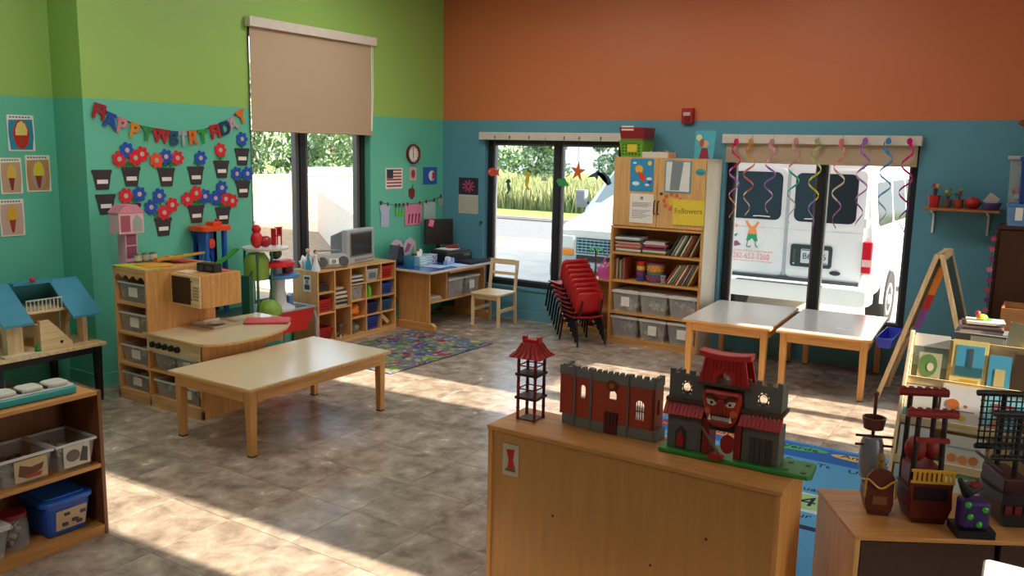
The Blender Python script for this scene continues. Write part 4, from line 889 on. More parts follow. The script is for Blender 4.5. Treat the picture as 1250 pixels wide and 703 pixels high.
for x, z in ((-.03, .03), (.01, .06), (.035, .025), (-.02, .08), (.03, .085)): b.prism(circ(x, z, .012, 8), -.0565, -.055)
b.build('printed_dots', P('5a4a8a', .6), t)
t = thing('pencil_cup', 'cup with a red marker and a tall ruler on the desk', 'cup', (.24, -.82, DH), 0)
MB().lathe([(.032, 0), (.035, .1), (.032, .1), (.029, .006), (0, .005)], n=16).build('cup', P('7a4a3a', .4), t, smooth=True); MB().box(-.012, .012, -.002, .002, .006, .25).build('ruler', PALEZ, t); MB().cyl((.015, .01, .006), (.03, .015, .16), .008, n=8).build('marker', RED, t); MB().cyl((-.015, .01, .006), (-.02, .02, .15), .006, n=8).build('pencil', P('d8342c', .4), t)
t = thing('computer_monitor', 'black flat computer monitor in the corner behind the desk items', 'monitor', (.17, -.30, DH), math.radians(62))
MB().box(-.11, .11, -.08, .08, 0, .012).build('foot', BLK, t, bevel=.004); MB().box(-.025, .025, .0, .025, .012, .26).build('neck', BLK, t)
MB().box(-.18, .18, -.022, .008, .16, .455).build('bezel', BLK, t, bevel=.006); MB().box(-.167, .167, -.024, -.021, .175, .44).build('screen', P('131519', .25), t)
nn = MB(); nn.M = Matrix.Translation((-.10, -.027, .415)) @ Matrix.Rotation(.25, 4, 'Y'); nn.box(-.03, .03, -.002, .002, -.045, .035).build('sticky_note', P('f07aa2', .7), t)
t = thing('printer', 'black printer with papers on top in front of the monitor', 'printer', (.47, -.42, DH), math.radians(80))
MB().box(-.20, .20, -.12, .16, 0, .115).build('body', P('202127', .4), t, bevel=.012); MB().box(-.19, .19, -.10, .15, .115, .13).build('lid', P('2c2d33', .3), t, bevel=.006); MB().box(-.16, .16, -.15, -.12, .012, .02).build('paper_tray', P('3a3c42', .4), t); MB().box(.06, .15, -.123, -.119, .07, .09).build('display', P('5a6a72', .2), t)
tag(MB().box(.30, .50, -.52, -.32, DH + .1305, DH + .137).build('paper_pile', PAPER), 'loose white papers lying on the printer', 'paper')
t = thing('red_stapler', 'red stapler lying on the papers atop the printer', 'stapler', (.42, -.36, DH + .138), .5)
MB().box(-.07, .07, -.014, .014, 0, .012).build('base', P('7a1518', .4), t); q = MB(); q.M = Matrix.Rotation(-.2, 4, 'Y'); q.box(-.07, .075, -.014, .014, .016, .034).build('arm', P('c9252a', .4), t, bevel=.004)
t = thing('tape_dispenser', 'pale blue tape dispenser on the desk near the printer', 'tape dispenser', (.63, -.70, DH), PI / 2)
MB().prism([(-.07, 0), (.07, 0), (.07, .07), (.03, .07), (.03, .03), (-.07, .045)], -.025, .025).build('body', P('8fb0dc', .4), t, bevel=.004); MB().cyl((-.02, -.02, .06), (-.02, .02, .06), .032, n=18).build('tape_roll', P('c9dcf0', .3), t, smooth=True)
t = thing('keyboard', 'black computer keyboard at the window end of the desk', 'keyboard', (.745, -.32, DH), math.radians(84))
MB().box(-.2, .2, -.065, .065, 0, .018).build('tray', P('26272b', .5), t, bevel=.004); b = MB()
for r in range(5):
    for c in range(14): b.box(-.19 + c * .0272, -.167 + c * .0272, -.058 + r * .0235, -.039 + r * .0235, .018, .024)
b.build('keys', P('3b3d43', .5), t)['kind'] = 'stuff'
t = thing('computer_mouse', 'black computer mouse at the desk edge by the window', 'mouse', (.74, -.055, DH), .3); MB().ball((0, 0, .012), (.03, .05, .018), 12, 6).build('shell', BLK, t, smooth=True); MB().box(-.0015, .0015, -.03, -.005, .022, .031).build('wheel', GREYP, t)
for k, (x, y, a) in enumerate(((.72, -.68, 1.5), (.62, -.92, 1.7))):
    o = tag(MB().box(-.105, .105, -.12, .12, 0, .0012).build('paper_sheet', P('c9d6ee', .6)), ('white sheet of paper at the desk front edge', 'white sheet of paper beside the tape dispenser')[k], 'paper')
    o.location = (x, y, DH + .0004 + .0016 * k); o.rotation_euler = (0, 0, a)

# ================================================================== bookcase contents
def upbook(label, w, h, th, c, loc, lean=0.0, rz=0.0, group=None, name='book'):
    """upright book, spine to -Y, leaning sideways about its lower edge"""
    t = thing(name, label, 'book', (loc[0], loc[1], loc[2] + th * math.sin(lean)), rz, group); t.rotation_euler = (0, lean, rz)
    MB().box(0, .002, 0, w, 0, h).box(th - .002, th, 0, w, 0, h).box(.002, th - .002, 0, .002, 0, h).build('cover', P(c, .5), t)
    MB().box(.002, th - .002, .002, w - .004, .003, h - .004).build('pages', PAPER, t)
    return t
def inb(x, y, z): return (BXX + x, BYY + y, z)
CB = ['d9d4c8', '7a3a34', 'cfd3d4', '9a3b38', 'b9c4cc', '44505c', 'c8574a', 'd6cfbc', '6f7f5c']
z0 = .935
stackb([(.27, .22, .016, '6f7f5c'), (.28, .22, .018, 'd6cfbc'), (.27, .22, .02, 'a8453e'), (.28, .22, .014, 'd9d4c8'), (.26, .21, .02, 'c2604a'), (.27, .22, .012, 'b9a79a'), (.27, .2, .018, '44505c'), (.26, .22, .014, 'b9c4cc'), (.27, .22, .014, 'dcdcd8'), (.25, .2, .012, '5a5f66')], inb(.185, .135, z0), 0, "book in the left pile on the bookcase top shelf, %s", group='books on the bookcase top shelf')
stackb([(.23, .22, .02, '4b6e3e'), (.24, .22, .018, 'd2c9b4'), (.23, .22, .02, '8f2f4a'), (.23, .21, .016, '38404a'), (.22, .22, .02, 'b04a6a'), (.22, .2, .014, 'd9d2c6'), (.2, .2, .014, 'c3c8cc')], inb(.46, .135, z0), .05, 'book in the middle pile on the bookcase top shelf, %s', group='books on the bookcase top shelf')
cs = ['2f3c44', '7a8a6a', 'b9b3a2', '4a6a4a', 'c9c2ae', '8a4a34', '5a3a2e', 'a08a6a']
for k in range(8):
    upbook('book leaning to the right on the bookcase top shelf, %s from the book piles' % (ORD[k + 1] if k < 7 else 'last'), .19, .235, .012 + .006 * (k % 3), cs[k], inb(.605 + k * .0315, .05, z0 + .0005), .52 - .012 * k, group='leaning books on the bookcase top shelf')
z0 = .65
for k in range(6): upbook('thin upright book at the left end of the bookcase middle shelf, %s from the side' % ORD[k + 1], .2, .2 + .012 * (k % 3), .012 + .004 * (k % 2), ['7a5a44', 'b9a48a', '6a4436', '9aa08a', '5a6a6a', 'a85a44'][k], inb(.03 + k * .0185, .06, z0), 0, group='upright books on the bookcase middle shelf')
cs = ['9a4a3a', 'c9bfa6', '5a7a6a', 'b5683a', 'd3ccb9', '7a3a34', 'a99a7a', '56606a', 'c2a050']
for k in range(9): upbook('picture book leaning steeply on the bookcase middle shelf right half, %s from the tubs' % ORD[k + 1], .2, .235, .013 + .003 * (k % 3), cs[k], inb(.58 + k * .0298, .05, z0 + .0005), .60 - .02 * k, group='leaning books on the bookcase middle shelf')
for k, (z, c, lb) in enumerate(((0, '3a4a9a', 'bottom'), (.055, '7a3a8a', 'second'), (.11, 'd9c23a', 'third'), (.155, 'c9302c', 'top'))):
    t = thing('dough_tub', '%s tub of the stack of four small coloured tubs on the bookcase' % lb, 'tub', inb(.305, .1, z0 + z), 0, 'stacked dough tubs'); hh = .055 if k < 2 else .045
    MB().lathe([(.042, 0), (.045, .004), (.045, hh - .012), (.042, hh - .01)], n=18).build('tub', P(c, .4), t, smooth=True); MB().lathe([(.047, hh - .013), (.047, hh - .0005), (0, hh - .0004)], n=18).build('lid', P(('2c3c84', '8a2a6a', 'e0b52c', 'd8362c')[k], .4), t, smooth=True)
for k, (z, c, c2, lb) in enumerate(((0, '5a4a7a', '2f8a7a', 'lower'), (.098, 'c9873a', '8a4a7a', 'upper'))):
    t = thing('bead_tub', '%s round tub of beads beside the small coloured tubs on the bookcase' % lb, 'tub', inb(.455, .13, z0 + z), 0, 'bead tubs')
    MB().lathe([(.08, 0), (.085, .004), (.085, .08), (.08, .082)], n=22).build('tub', P(c, .35), t, smooth=True); MB().lathe([(.088, .078), (.088, .0965), (0, .0966)], n=22).build('lid', P(c2, .4), t, smooth=True); b = MB()
    for q in range(14): a = PI + PI * (q + .5) / 14; b.ball((.085 * math.cos(a), .085 * math.sin(a), .03 + .025 * (q % 2)), .011, 7, 4)
    b.build('beads_print', P('d8b04a' if k else 'b34a5a', .5), t)
t = thing('jar', 'small clear jar right of the bead tubs on the bookcase', 'jar', inb(.567, .05, z0), 0); MB().lathe([(.022, 0), (.024, .004), (.024, .06), (.018, .07)], n=14).build('glass', CLEAR, t, smooth=True); MB().lathe([(.026, .068), (.026, .085), (0, .086)], n=14).build('lid', P('8a9aa0', .4), t)
bc = [('e2e0d8', 'c9a58a', 'd7cdbb'), ('dcd6c8', 'e6e2da', 'c2bba9'), ('b8584e', 'd9b8a2', 'd8d3cb', '9a7a9a'), ('c03a4a', '4a6aa0', 'c9d2c2', '6a9a5a'), ('b84a3a', '8aa08a', 'd0cabf'), ('d6d6da', '2b2d36', 'a5443e', '4a5a8a')]
q = 0
for z, rn in ((.325, 'third'), (.06, 'bottom')):
    for k, (x, nm) in enumerate(((.176, 'left'), (.485, 'middle'), (.794, 'right'))):
        bin_('clear lidded bin, %s one on the %s shelf of the tall bookcase' % (nm, rn), 'toys inside the %s bin on the %s shelf of the tall bookcase' % (nm, rn), .285, .33, .205, inb(x, .025, z), 0, lid=True, card=(q in (0, 4, 5)), cols=bc[q], seed=70 + q, fill=.85 if q in (2, 3, 5) else .6, n=40, lidm=sheer('milky_lid', 'e9e9e6', .85, .35)); q += 1
# papers on the doors (local XZ facing -Y)
def onwall(name, label, cat, loc, rz=0): return thing(name, label, cat, loc, rz)
t = onwall('poster', 'blue sky poster with a yellow and red bird on the left cupboard door', 'poster', (2.785, -.432, 1.72))
MB().prism(rrect(-.125, .125, -.165, .155, .015), -.003, 0).build('sheet', P('2f8fc0', .6), t)
for x, z, s in ((-.06, -.09, .04), (.08, -.04, .03), (.06, -.1, .025), (-.08, .11, .02)): MB().prism(circ(x, z, s, 14, s * .5), -.0045, -.0031).build('cloud_print', P('dfeaf0', .7), t)
MB().prism(circ(.08, .11, .022, 12), -.0045, -.0031).build('sun_print', P('e8d23c', .7), t); MB().prism(circ(-.03, .05, .042, 16, .04), -.0055, -.0046).build('bird_print', P('e8b82c', .7), t); MB().prism([(-.04, .03), (.03, .0), (.045, -.07), (.0, -.06), (-.03, -.02)], -.006, -.0051).build('bird_print', P('d8402c', .7), t); MB().prism(circ(.085, -.075, .018, 10), -.0045, -.0031).build('balloon_print', P('4a4a9a', .7), t)
t = onwall('notice', 'white typed notice on the lower left cupboard door', 'notice', (2.795, -.432, 1.385))
MB().box(-.125, .125, -.003, 0, -.14, .145).build('sheet', P('e9e6de', .7), t); b = MB()
for k in range(4): b.box(-.10, .10 - .03 * (k % 2), -.0042, -.0031, .055 - k * .012, .060 - k * .012)
for k in range(6): b.box(-.10, .10 - .04 * (k % 3), -.0042, -.0031, -.02 - k * .015, -.015 - k * .015)
b.box(-.015, .015, -.0042, -.0031, .09, .12).build('typed_lines', P('8a8a8a', .7), t)
t = onwall('mirror_panel', 'grey silver framed panel with white side strips on the right cupboard door', 'panel', (3.16, -.432, 1.71))
MB().box(-.135, .135, -.004, 0, -.155, .15).build('backing', P('5f9aa5', .6), t); MB().box(-.12, .12, -.006, -.004, -.14, .14).build('white_page', P('dfe0de', .6), t); MB().prism([(-.075, -.13), (.02, -.13), (.055, .14), (-.06, .14)], -.0075, -.0061).build('grey_strip', P('7f8a90', .3), t)
t = onwall('badge', 'small teal oval badge on the right cupboard door', 'badge', (3.385, -.432, 1.76)); MB().prism(circ(0, 0, .05, 18, .032), -.003, 0).build('oval', P('3f9aa0', .6), t); MB().box(-.03, .03, -.0042, -.0031, -.012, -.002).build('line_print', P('2a6a72', .6), t)
t = onwall('yellow_sign', 'yellow handwritten paper sign on the lower right cupboard door', 'sign', (3.285, -.436, 1.375)); MB().box(-.155, .16, -.003, 0, -.125, .12).build('sheet', P('e3c93c', .7), t)
text('Followers', .075, P('7d7428', .8), t, (0, -.0036, .01), rot=.03, name='handwriting', sx=.95)
t = onwall('paper_sun', 'orange dotted paper sun beside the yellow sign on the cupboard door', 'paper craft', (3.115, -.432, 1.47)); b = MB()
for k in range(9): a = 2 * PI * k / 9 + .3; MB().prism(circ(.085 * math.cos(a), .07 * math.sin(a), .017, 10, .02), -.003, 0).build('petal', P('dd5a30', .7), t)
MB().prism(circ(0, 0, .04, 14), -.003, 0).build('centre', P('e6b23c', .7), t)
t = onwall('door_magnet', 'small dark round magnet beside the paper sun on the cupboard door', 'magnet', (3.0, -.432, 1.54)); MB().cyl((0, 0, 0), (0, -.012, 0), .014, n=12).build('magnet', P('4a3526', .4), t)
# on top of the bookcase
t = thing('basket', 'lime green lattice basket on top of the bookcase, under the red bin', 'basket', (2.62, -.36, 1.885), 0)
MB().tray(-.13, .13, 0, .28, 0, .16, .02, .005).build('tub', P('74b52c', .4), t); MB().box(-.138, .138, -.008, .0, .142, .16).box(-.138, .138, .28, .288, .142, .16).box(-.138, -.13, 0, .28, .142, .16).box(.13, .138, 0, .28, .142, .16).build('rim', P('6a9a34', .4), t)
b = MB()
for r in range(4):
    for c in range(6): b.box(-.10 + c * .035, -.082 + c * .035, .0035 + .004 * (3 - r), .012 + .004 * (3 - r), .02 + r * .03, .038 + r * .03)
b.build('lattice_holes', P('2f5a14', .6), t); MB().box(-.04, .06, .002, .006, .05, .125).build('picture_card', P('e0c93a', .6), t)
t = thing('red_bin', 'dark red bin with white card stacked on the lime basket', 'bin', (2.62, -.36, 2.045), 0)
MB().box(-.12, .12, .01, .27, 0, .022).build('green_rim', P('6a7a3a', .5), t); MB().tray(-.135, .135, 0, .28, .022, .13, .014, .005).build('tub', P('8e1f24', .4), t); MB().box(-.11, .02, -.001, .006, .10, .145).build('card', PAPER, t); MB().box(-.137, .137, -.006, 0, .117, .132).build('rim', P('a5272c', .4), t)
t = thing('wooden_tray', 'shallow pale box with small things on top of the bookcase', 'box', (2.86, -.33, 1.885), 0)
MB().tray(-.10, .17, -.06, .14, 0, .055, .0, .008).build('tray', PALEX, t); MB().box(-.102, .172, -.064, -.06, 0, .052).build('front_strip', P('d8d2c2', .6), t)
heap('small_blocks', 'small wooden blocks in the shallow box on the bookcase', -.08, .15, -.04, .12, .01, .07, ('b98a5a', '8a7a5a', 'a5a08a'), (2.86, -.33, 1.885), 0, 14, 8, .02)
t = thing('picture_board', 'upright teal picture board of a figure in a red dress on top of the bookcase', 'picture', (3.355, -.29, 1.885), 0)
q = MB(); q.M = Matrix.Rotation(-.06, 4, 'X'); q.prism([(-.10, 0), (.09, 0), (.105, .265), (-.10, .265)], 0, .006).build('board', P('4fb0c2', .5), t)
q = MB(); q.M = Matrix.Rotation(-.06, 4, 'X'); q.prism([(-.05, .0), (.05, 0), (.03, .10), (-.03, .1)], -.003, -.0003).build('dress_print', P('8e2a3c', .6), t); q = MB(); q.M = Matrix.Rotation(-.06, 4, 'X'); q.prism(circ(.01, .14, .028, 12, .035), -.003, -.0003).build('face_print', P('d9a884', .6), t); q = MB(); q.M = Matrix.Rotation(-.06, 4, 'X'); q.prism(circ(-.03, .15, .022, 12, .04), -.0045, -.0031).build('hair_print', P('a8542c', .6), t); q = MB(); q.M = Matrix.Rotation(-.06, 4, 'X'); q.prism(circ(-.06, .2, .03, 12), -.003, -.0003).build('glow_print', P('cfd9a0', .6), t)

# ================================================================== low shelf under the first window, behind the red chairs
t = thing('window_shelf', 'low wooden shelf under the window behind the red chair stack', 'shelf', (1.78, -.217, 0))
case(t, .67, .20, .60, .018, m=BRZ, mx=BRX, shelves=(.26,), base=.06)
stackb([(.22, .16, .02, '3a3d40'), (.22, .165, .015, 'c9cfcf'), (.2, .16, .02, '2f3236'), (.21, .165, .012, 'd9dad6')], (1.90, -.12, .60), .05, 'book in the flat pile on the window shelf, %s')
stackb([(.2, .14, .03, 'b0262c'), (.19, .14, .025, 'd8d6d0')], (1.95, -.125, .06), .0, 'book on the bottom board of the window shelf behind the chair legs, %s')
t = thing('pink_toy_basket', 'transparent pink toy basket with flowers on the window shelf', 'basket', (2.32, -.118, .60), 0)
MB().tray(-.11, .11, -.09, .09, 0, .13, .02, .004).build('tub', PINKCLR, t); MB().tube([(-.11 + .22 * k / 12, 0, .13 + .12 * math.sin(PI * k / 12)) for k in range(13)], .006, 6).build('handle', P('f08ac8', .4), t)
heap('pink_toys', 'pink plastic toys heaped in the transparent pink basket', -.09, .09, -.07, .07, .005, .24, ('f27ac6', 'f5a8d8', 'e04aa0', 'f0d0e0'), (2.32, -.118, .60), 0, 34, 12, .038)
t = thing('toy_palm', 'toy palm tree with green fronds standing beside the pink basket', 'toy tree', (2.16, -.14, .60), 0); t.scale = (1.1, 1.1, 1.5)
MB().tube([(0, 0, 0), (.005, 0, .1), (.0, 0, .19)], [.014, .01, .008], 8).build('trunk', P('9a5a34', .5), t)
for k in range(7):
    a = 2 * PI * k / 7; c, s_ = math.cos(a), math.sin(a); b = MB()
    pr = [(0, .19, .006), (.035, .215, .016), (.07, .205, .014), (.095, .175, .002)]; V = []
    for r, z, w_ in pr: V += [(r * c - w_ * s_, r * s_ + w_ * c, z), (r * c + w_ * s_, r * s_ - w_ * c, z - .001), (r * c, r * s_, z - .006)]
    b.add(V, [(i * 3 + j, i * 3 + (j + 1) % 3, i * 3 + 3 + (j + 1) % 3, i * 3 + 3 + j) for i in range(3) for j in range(3)]).build('frond', P('2fae4a', .5), t)

# ================================================================== hangings in the windows
def hang(label, name, x, z, outline, c, sc=1.0, ztop=2.075, y=-.092, extra=None):
    t = thing(name, label, 'paper animal', (x, y, z), 0, 'paper sea animals')
    MB().prism([(a * sc, b * sc) for a, b in outline], -.002, .002).build('cut_out', P(c, .7), t)
    top = max(b for a, b in outline) * sc
    MB().cyl((0, 0, top - .01), (0, 0, ztop - z), .0022, n=5).build('string', P('4a4a4a', .8), t)
    MB().box(-.003, .003, -.002, .015, ztop - z - .02, ztop - z + .01).build('clip', P('6a6864', .5), t)
    if extra:
        for nm, po, cc in extra: MB().prism([(a * sc, b * sc) for a, b in po], -.0032, -.0021).build(nm, P(cc, .7), t)
hang('red orange paper fish hanging in the left window', 'paper_fish', .80, 1.67, [(-.09, .01), (-.05, .05), (.0, .055), (.03, .02), (.075, .05), (.065, 0), (.08, -.04), (.03, -.02), (-.02, -.045), (-.06, -.03)], 'e0523a', extra=[('eye', circ(-.055, .015, .008, 8), 'f0e0c0')])
SEA = [(-.02, .09), (.02, .10), (.035, .07), (.015, .05), (.03, .01), (.025, -.04), (-.005, -.08), (-.03, -.075), (-.02, -.06), (.0, -.045), (-.015, .0), (-.02, .05), (-.045, .06)]
hang('thin grey green paper seahorse hanging in the left window', 'paper_seahorse', 1.00, 1.51, SEA, '4a6a5c', .95)
hang('yellow paper seahorse hanging in the left window', 'paper_seahorse', 1.255, 1.585, [(a * -1, b) for a, b in SEA][::-1], 'd9c43a', 1.15)
hang('green paper turtle hanging beside the window mullion', 'paper_turtle', 1.70, 1.575, [(-.08, .03), (-.05, .06), (-.01, .05), (.03, .06), (.05, .03), (.085, -.01), (.06, -.03), (.04, -.01), (.02, -.04), (.0, -.015), (-.04, -.03), (-.055, 0)], '3fa05a')
hang('orange paper starfish hanging in the left window', 'paper_starfish', 1.885, 1.715, [(.095 * (1 if k % 2 == 0 else .36) * math.sin(2 * PI * k / 10 + .12), .115 * (1 if k % 2 == 0 else .36) * math.cos(2 * PI * k / 10 + .12)) for k in range(10)], 'e06a30')
hang('slate blue paper dolphin hanging beside the bookcase', 'paper_dolphin', 2.14, 1.665, [(-.14, -.01), (-.10, .02), (-.04, .05), (.0, .085), (.01, .045), (.07, .02), (.10, -.03), (.105, -.085), (.13, -.05), (.15, -.06), (.125, .0), (.06, .045), (.0, .03), (-.02, -.03), (-.05, .0)], '3f5a78')
t = thing('paper_jellyfish', 'pale paper jellyfish on a string near the window mullion', 'paper animal', (1.47, -.092, 1.60), 0, 'paper sea animals')
MB().cyl((0, 0, .04), (0, 0, .475), .0022, n=5).build('string', P('4a4a4a', .8), t); MB().prism([(-.04, 0), (-.03, .035), (0, .05), (.03, .035), (.04, 0)], -.002, .002).build('cut_out', P('b9d0c2', .7), t)
ST = [(3.61, 2.04, 1.33, ('f03a7a', 'c07ad0', 'e8a080'), 'pink topped'), (3.75, 2.04, 1.36, ('e8a060', 'd86a5a', 'e8c9b0'), 'orange topped'), (3.95, 2.04, 1.40, ('e0a0b0', '9a6ac0', 'd0a0c8'), 'lilac topped'), (4.17, 2.05, 1.31, ('e8a0a8', '2fb0a8', 'd8c8c8'), 'rose and teal topped'),
      (4.36, 2.05, 1.28, ('c0c88a', 'e0d84a', '9a8ad8'), 'olive and yellow topped'), (4.57, 2.05, 1.29, ('e8908a', 'e8d0c0', 'b070b8'), 'coral topped'), (4.77, 2.06, 1.33, ('b070d0', 'c89ae0', '8a3a9a'), 'purple topped'), (4.96, 2.06, 1.31, ('4aa0e0', '70b8e8', 'c0c8d8'), 'blue topped'), (5.13, 2.06, 1.29, ('e8207a', 'd81a8a', 'a83ac8'), 'magenta topped')]
for k, (x, zt, zb, cs, lb) in enumerate(ST):
    t = thing('swirl_streamer', '%s foil swirl streamer hanging in the van-side window' % lb, 'streamer', (x, -.125, zb), 0, 'foil swirl streamers')
    Hh = zt - zb; n = 60; sw = .8 + .35 * random.random(); ph = random.random() * 6
    for s, (a0, a1) in enumerate(((0, .34), (.34, .67), (.67, 1))):
        V = []; F_ = []; m = n // 3
        for i in range(m + 1):
            u = a0 + (a1 - a0) * i / m; z = Hh * (1 - u); a = ph + u * 2 * PI * 3.2; r = .026 + .026 * math.sin(PI * min(1, u + .1))
            w_ = .04 * (1 - .35 * u) if u < .12 else .024 * (1.1 - .4 * u)
            V += [(r * math.cos(a), r * math.sin(a) * .8, z - w_ / 2 * 1), (r * math.cos(a), r * math.sin(a) * .8, z + w_ / 2 * 1)]
        F_ = [(i * 2, i * 2 + 2, i * 2 + 3, i * 2 + 1) for i in range(m)]
        me = bpy.data.meshes.new('swirl'); me.from_pydata(V, [], F_); me.materials.append(mat('foil_' + cs[s], cs[s], .25, .35, .05)); o = link('swirl', me, t)
        o.modifiers.new('thick', 'SOLIDIFY').thickness = .0012
    MB().prism(circ(.0, Hh + .015, .024, 12, .03), -.004, .0).build('foil_disc', mat('foil_' + cs[0], cs[0], .25, .35, .05), t)
    MB().tube([(0, -.002, Hh), (0, .03, Hh + .03), (0, .0475, Hh + .045), (0, .0475, 2.1268 - zb), (0, .07, 2.1268 - zb)], .0014, 6).build('hook', STEEL, t)

# ================================================================== wall shelf and dark bookcase on the right
t = thing('wall_shelf', 'wooden wall shelf with white bracket right of the second window', 'shelf', (5.30, -.26, 0))
MB().box(0, .57, 0, .26, 1.505, 1.525).build('board', wood('brown_x', 'a8683c', 'x'), t, bevel=.003)
for x in (.06, .48): MB().prism([(.25, 1.505), (.05, 1.505), (.05, 1.49), (.23, 1.46), (.235, 1.30), (.25, 1.30)], x - .008, x + .008, 'yz').build('bracket', WHT, t)
def planter(lb, x, c, r, h, plants, y=-.13):
    t = thing('potted_flowers', lb, 'flower pot', (x, y, 1.525), 0)
    MB().lathe([(r * .75, 0), (r, h), (r * .9, h), (r * .68, .01), (0, .008)], n=16).build('pot', P(c, .4), t, smooth=True)
    R = random.Random(int(x * 100)); st = MB(); 
    for k in range(plants):
        a = R.random() * 6.28; d = R.random() * r * .9; q = (d * math.cos(a) * .7, d * math.sin(a), h + .03 + R.random() * .06)
        st.cyl((d * .4 * math.cos(a), d * .4 * math.sin(a), .02), q, .003, n=5)
        if k % 2 == 0: MB().ball(q, (.018, .018, .014), 8, 5).build('blossom', P(R.choice(('a83a52', 'c9b05a', '8a3a6a', '7aa03a')), .6), t)
        else:
            MB().prism([(q[0] - .022, q[2]), (q[0], q[2] + .016), (q[0] + .022, q[2] + .004), (q[0], q[2] - .012)], q[1] - .002, q[1] + .002).build('leaf', P(R.choice(('2f5a34', '4a7a3a')), .6), t)
    st.build('stems', P('2f5a34', .6), t)
planter('red bucket of small flowers at the window end of the wall shelf', 5.365, 'c2241f', .05, .10, 9)
planter('glass pot of mixed flowers second on the wall shelf', 5.465, '6a5a4a', .042, .07, 9)
planter('red clay pot of flowers third on the wall shelf', 5.552, 'a8422c', .04, .075, 6)
t = thing('red_bowl', 'round red bowl in the middle of the wall shelf', 'bowl', (5.66, -.13, 1.525), 0); MB().ball((0, 0, .05), (.062, .062, .05), 18, 9).build('bowl', P('b5281e', .35), t, smooth=True); MB().lathe([(.03, 0), (.03, .012)], n=14).build('foot', P('8a1c16', .35), t)
t = thing('purple_basket', 'purple basket holding a square white card on the wall shelf', 'basket', (5.795, -.13, 1.525), 0); MB().lathe([(.055, 0), (.06, .004), (.08, .06), (.076, .06), (.055, .01), (0, .01)], n=20).build('basket', P('5a5aa0', .5), t, smooth=True); q = MB(); q.M = Matrix.Translation((.0, -.01, .08)) @ Matrix.Rotation(.6, 4, 'Y'); q.box(-.045, .045, -.002, .002, -.045, .045).build('card', P('c9bcae', .6), t)
t = thing('dark_bookcase', 'dark brown bookcase at the right edge against the back wall', 'bookcase', (5.875, -.475, 0)); case(t, .95, .45, 1.42, .025, m=DKZ, mx=DKZ, shelves=(.4, .75, 1.08), base=.06)
for x0 in (.028, .478): MB().box(x0, x0 + .444, -.018, -.001, .07, 1.39).build('door', DKZ, t, bevel=.003)
t = thing('flower_garland', 'string of small pink and red paper flowers down the dark bookcase edge', 'garland', (5.872, -.50, 0), 0)
MB().tube([(-.004, -.004, 1.38), (-.012, -.01, 1.1), (-.004, -.006, .8), (-.01, -.008, .62)], .003, 5).build('string', P('4a2a2a', .7), t)
for k in range(9): MB().prism(petals(-.008 - .006 * (k % 2), 1.32 - k * .082, .024, 5, 20), -.016, -.010).build('flower', P(('a83a6a', 'c9505a', '7a3a7a', 'd0809a')[k % 4], .6), t)
# totes on top of the dark bookcase
t = thing('storage_tote', 'clear tote with red and white things inside on the dark bookcase, at the back', 'tote', (6.03, -.205, 1.42), 0); MB().tray(-.13, .3, -.03, .17, 0, .52, .02, .004).build('tub', CLEAR, t); MB().box(-.145, .315, -.045, .185, .52, .55).build('lid', P('b9bcc0', .4), t, bevel=.006)
heap('holiday_toys', 'red and white things inside the clear tote on the dark bookcase', -.10, .26, 0.0, .15, .01, .48, ('b5281e', 'e6e2dc', 'c9302a', '8a2a24', 'd8d4cc'), (6.03, -.205, 1.42), 0, 46, 15, .06)
t = thing('storage_tote', 'navy blue tote standing in front of the clear one on the dark bookcase', 'tote', (6.13, -.45, 1.6012), 0); MB().taper(-.14, .20, 0, .16, 0, .36, .012).build('tub', P('1f3f86', .4), t, bevel=.01); MB().box(-.15, .21, -.01, .17, .33, .365).build('lid', P('2b57a8', .4), t, bevel=.008); MB().box(-.145, -.135, .03, .13, .2, .25).build('latch', P('9fb0c8', .4), t)
t = thing('storage_tote', 'pale blue flat tote at the front under the navy one on the dark bookcase', 'tote', (6.08, -.465, 1.42), 0); MB().taper(-.15, .28, 0, .2, 0, .17, .012).build('tub', P('6a9ad0', .4), t, bevel=.008); MB().box(-.16, .29, -.01, .21, .155, .18).build('lid', P('4a7fc0', .4), t, bevel=.006); MB().box(-.09, -.04, -.014, .0, .05, .15).build('latch', PAPER, t)
t = thing('toy_giraffe', 'brown toy animal neck rising from the totes at the right edge', 'toy animal', (6.04, -.12, 1.972), .2); MB().tube([(.06, 0, .012), (.04, 0, .08), (-.02, 0, .19), (-.06, 0, .25)], [.035, .03, .024, .03], 10).build('neck', P('8a5630', .6), t, smooth=True); MB().ball((-.075, 0, .262), (.045, .026, .025), 10, 6).build('head', P('7a4a2a', .6), t, smooth=True); b = MB()
for k in range(5): b.ball((.05 - .022 * k, -.026, .05 + .04 * k), (.012, .006, .012), 7, 4)
b.build('spots', P('c99a5a', .6), t); MB().cyl((-.06, -.012, .28), (-.055, -.014, .305), .006, n=6).cyl((-.06, .012, .28), (-.055, .014, .305), .006, n=6).build('horn', P('4a2c1a', .6), t)
t = thing('wooden_crate', 'open wooden crate holding a pale book in front of the dark bookcase', 'crate', (6.0, -1.2, 0), 0)
MB().box(0, .55, 0, .36, .0, .70).build('stand', wood('tan_z', '9a7048', 'z'), t, bevel=.003); MB().tray(0, .55, 0, .36, .70, .88, 0, .014).build('crate', wood('tan_x', 'a87a4e', 'x'), t)
upbook('pale blue picture book standing in the wooden crate', .02, .22, .17, 'b9ccd2', (6.15, -1.0, .716), 0)
upbook('white folder standing in the wooden crate', .02, .20, .14, 'd0d2cc', (6.36, -1.02, .716), 0)

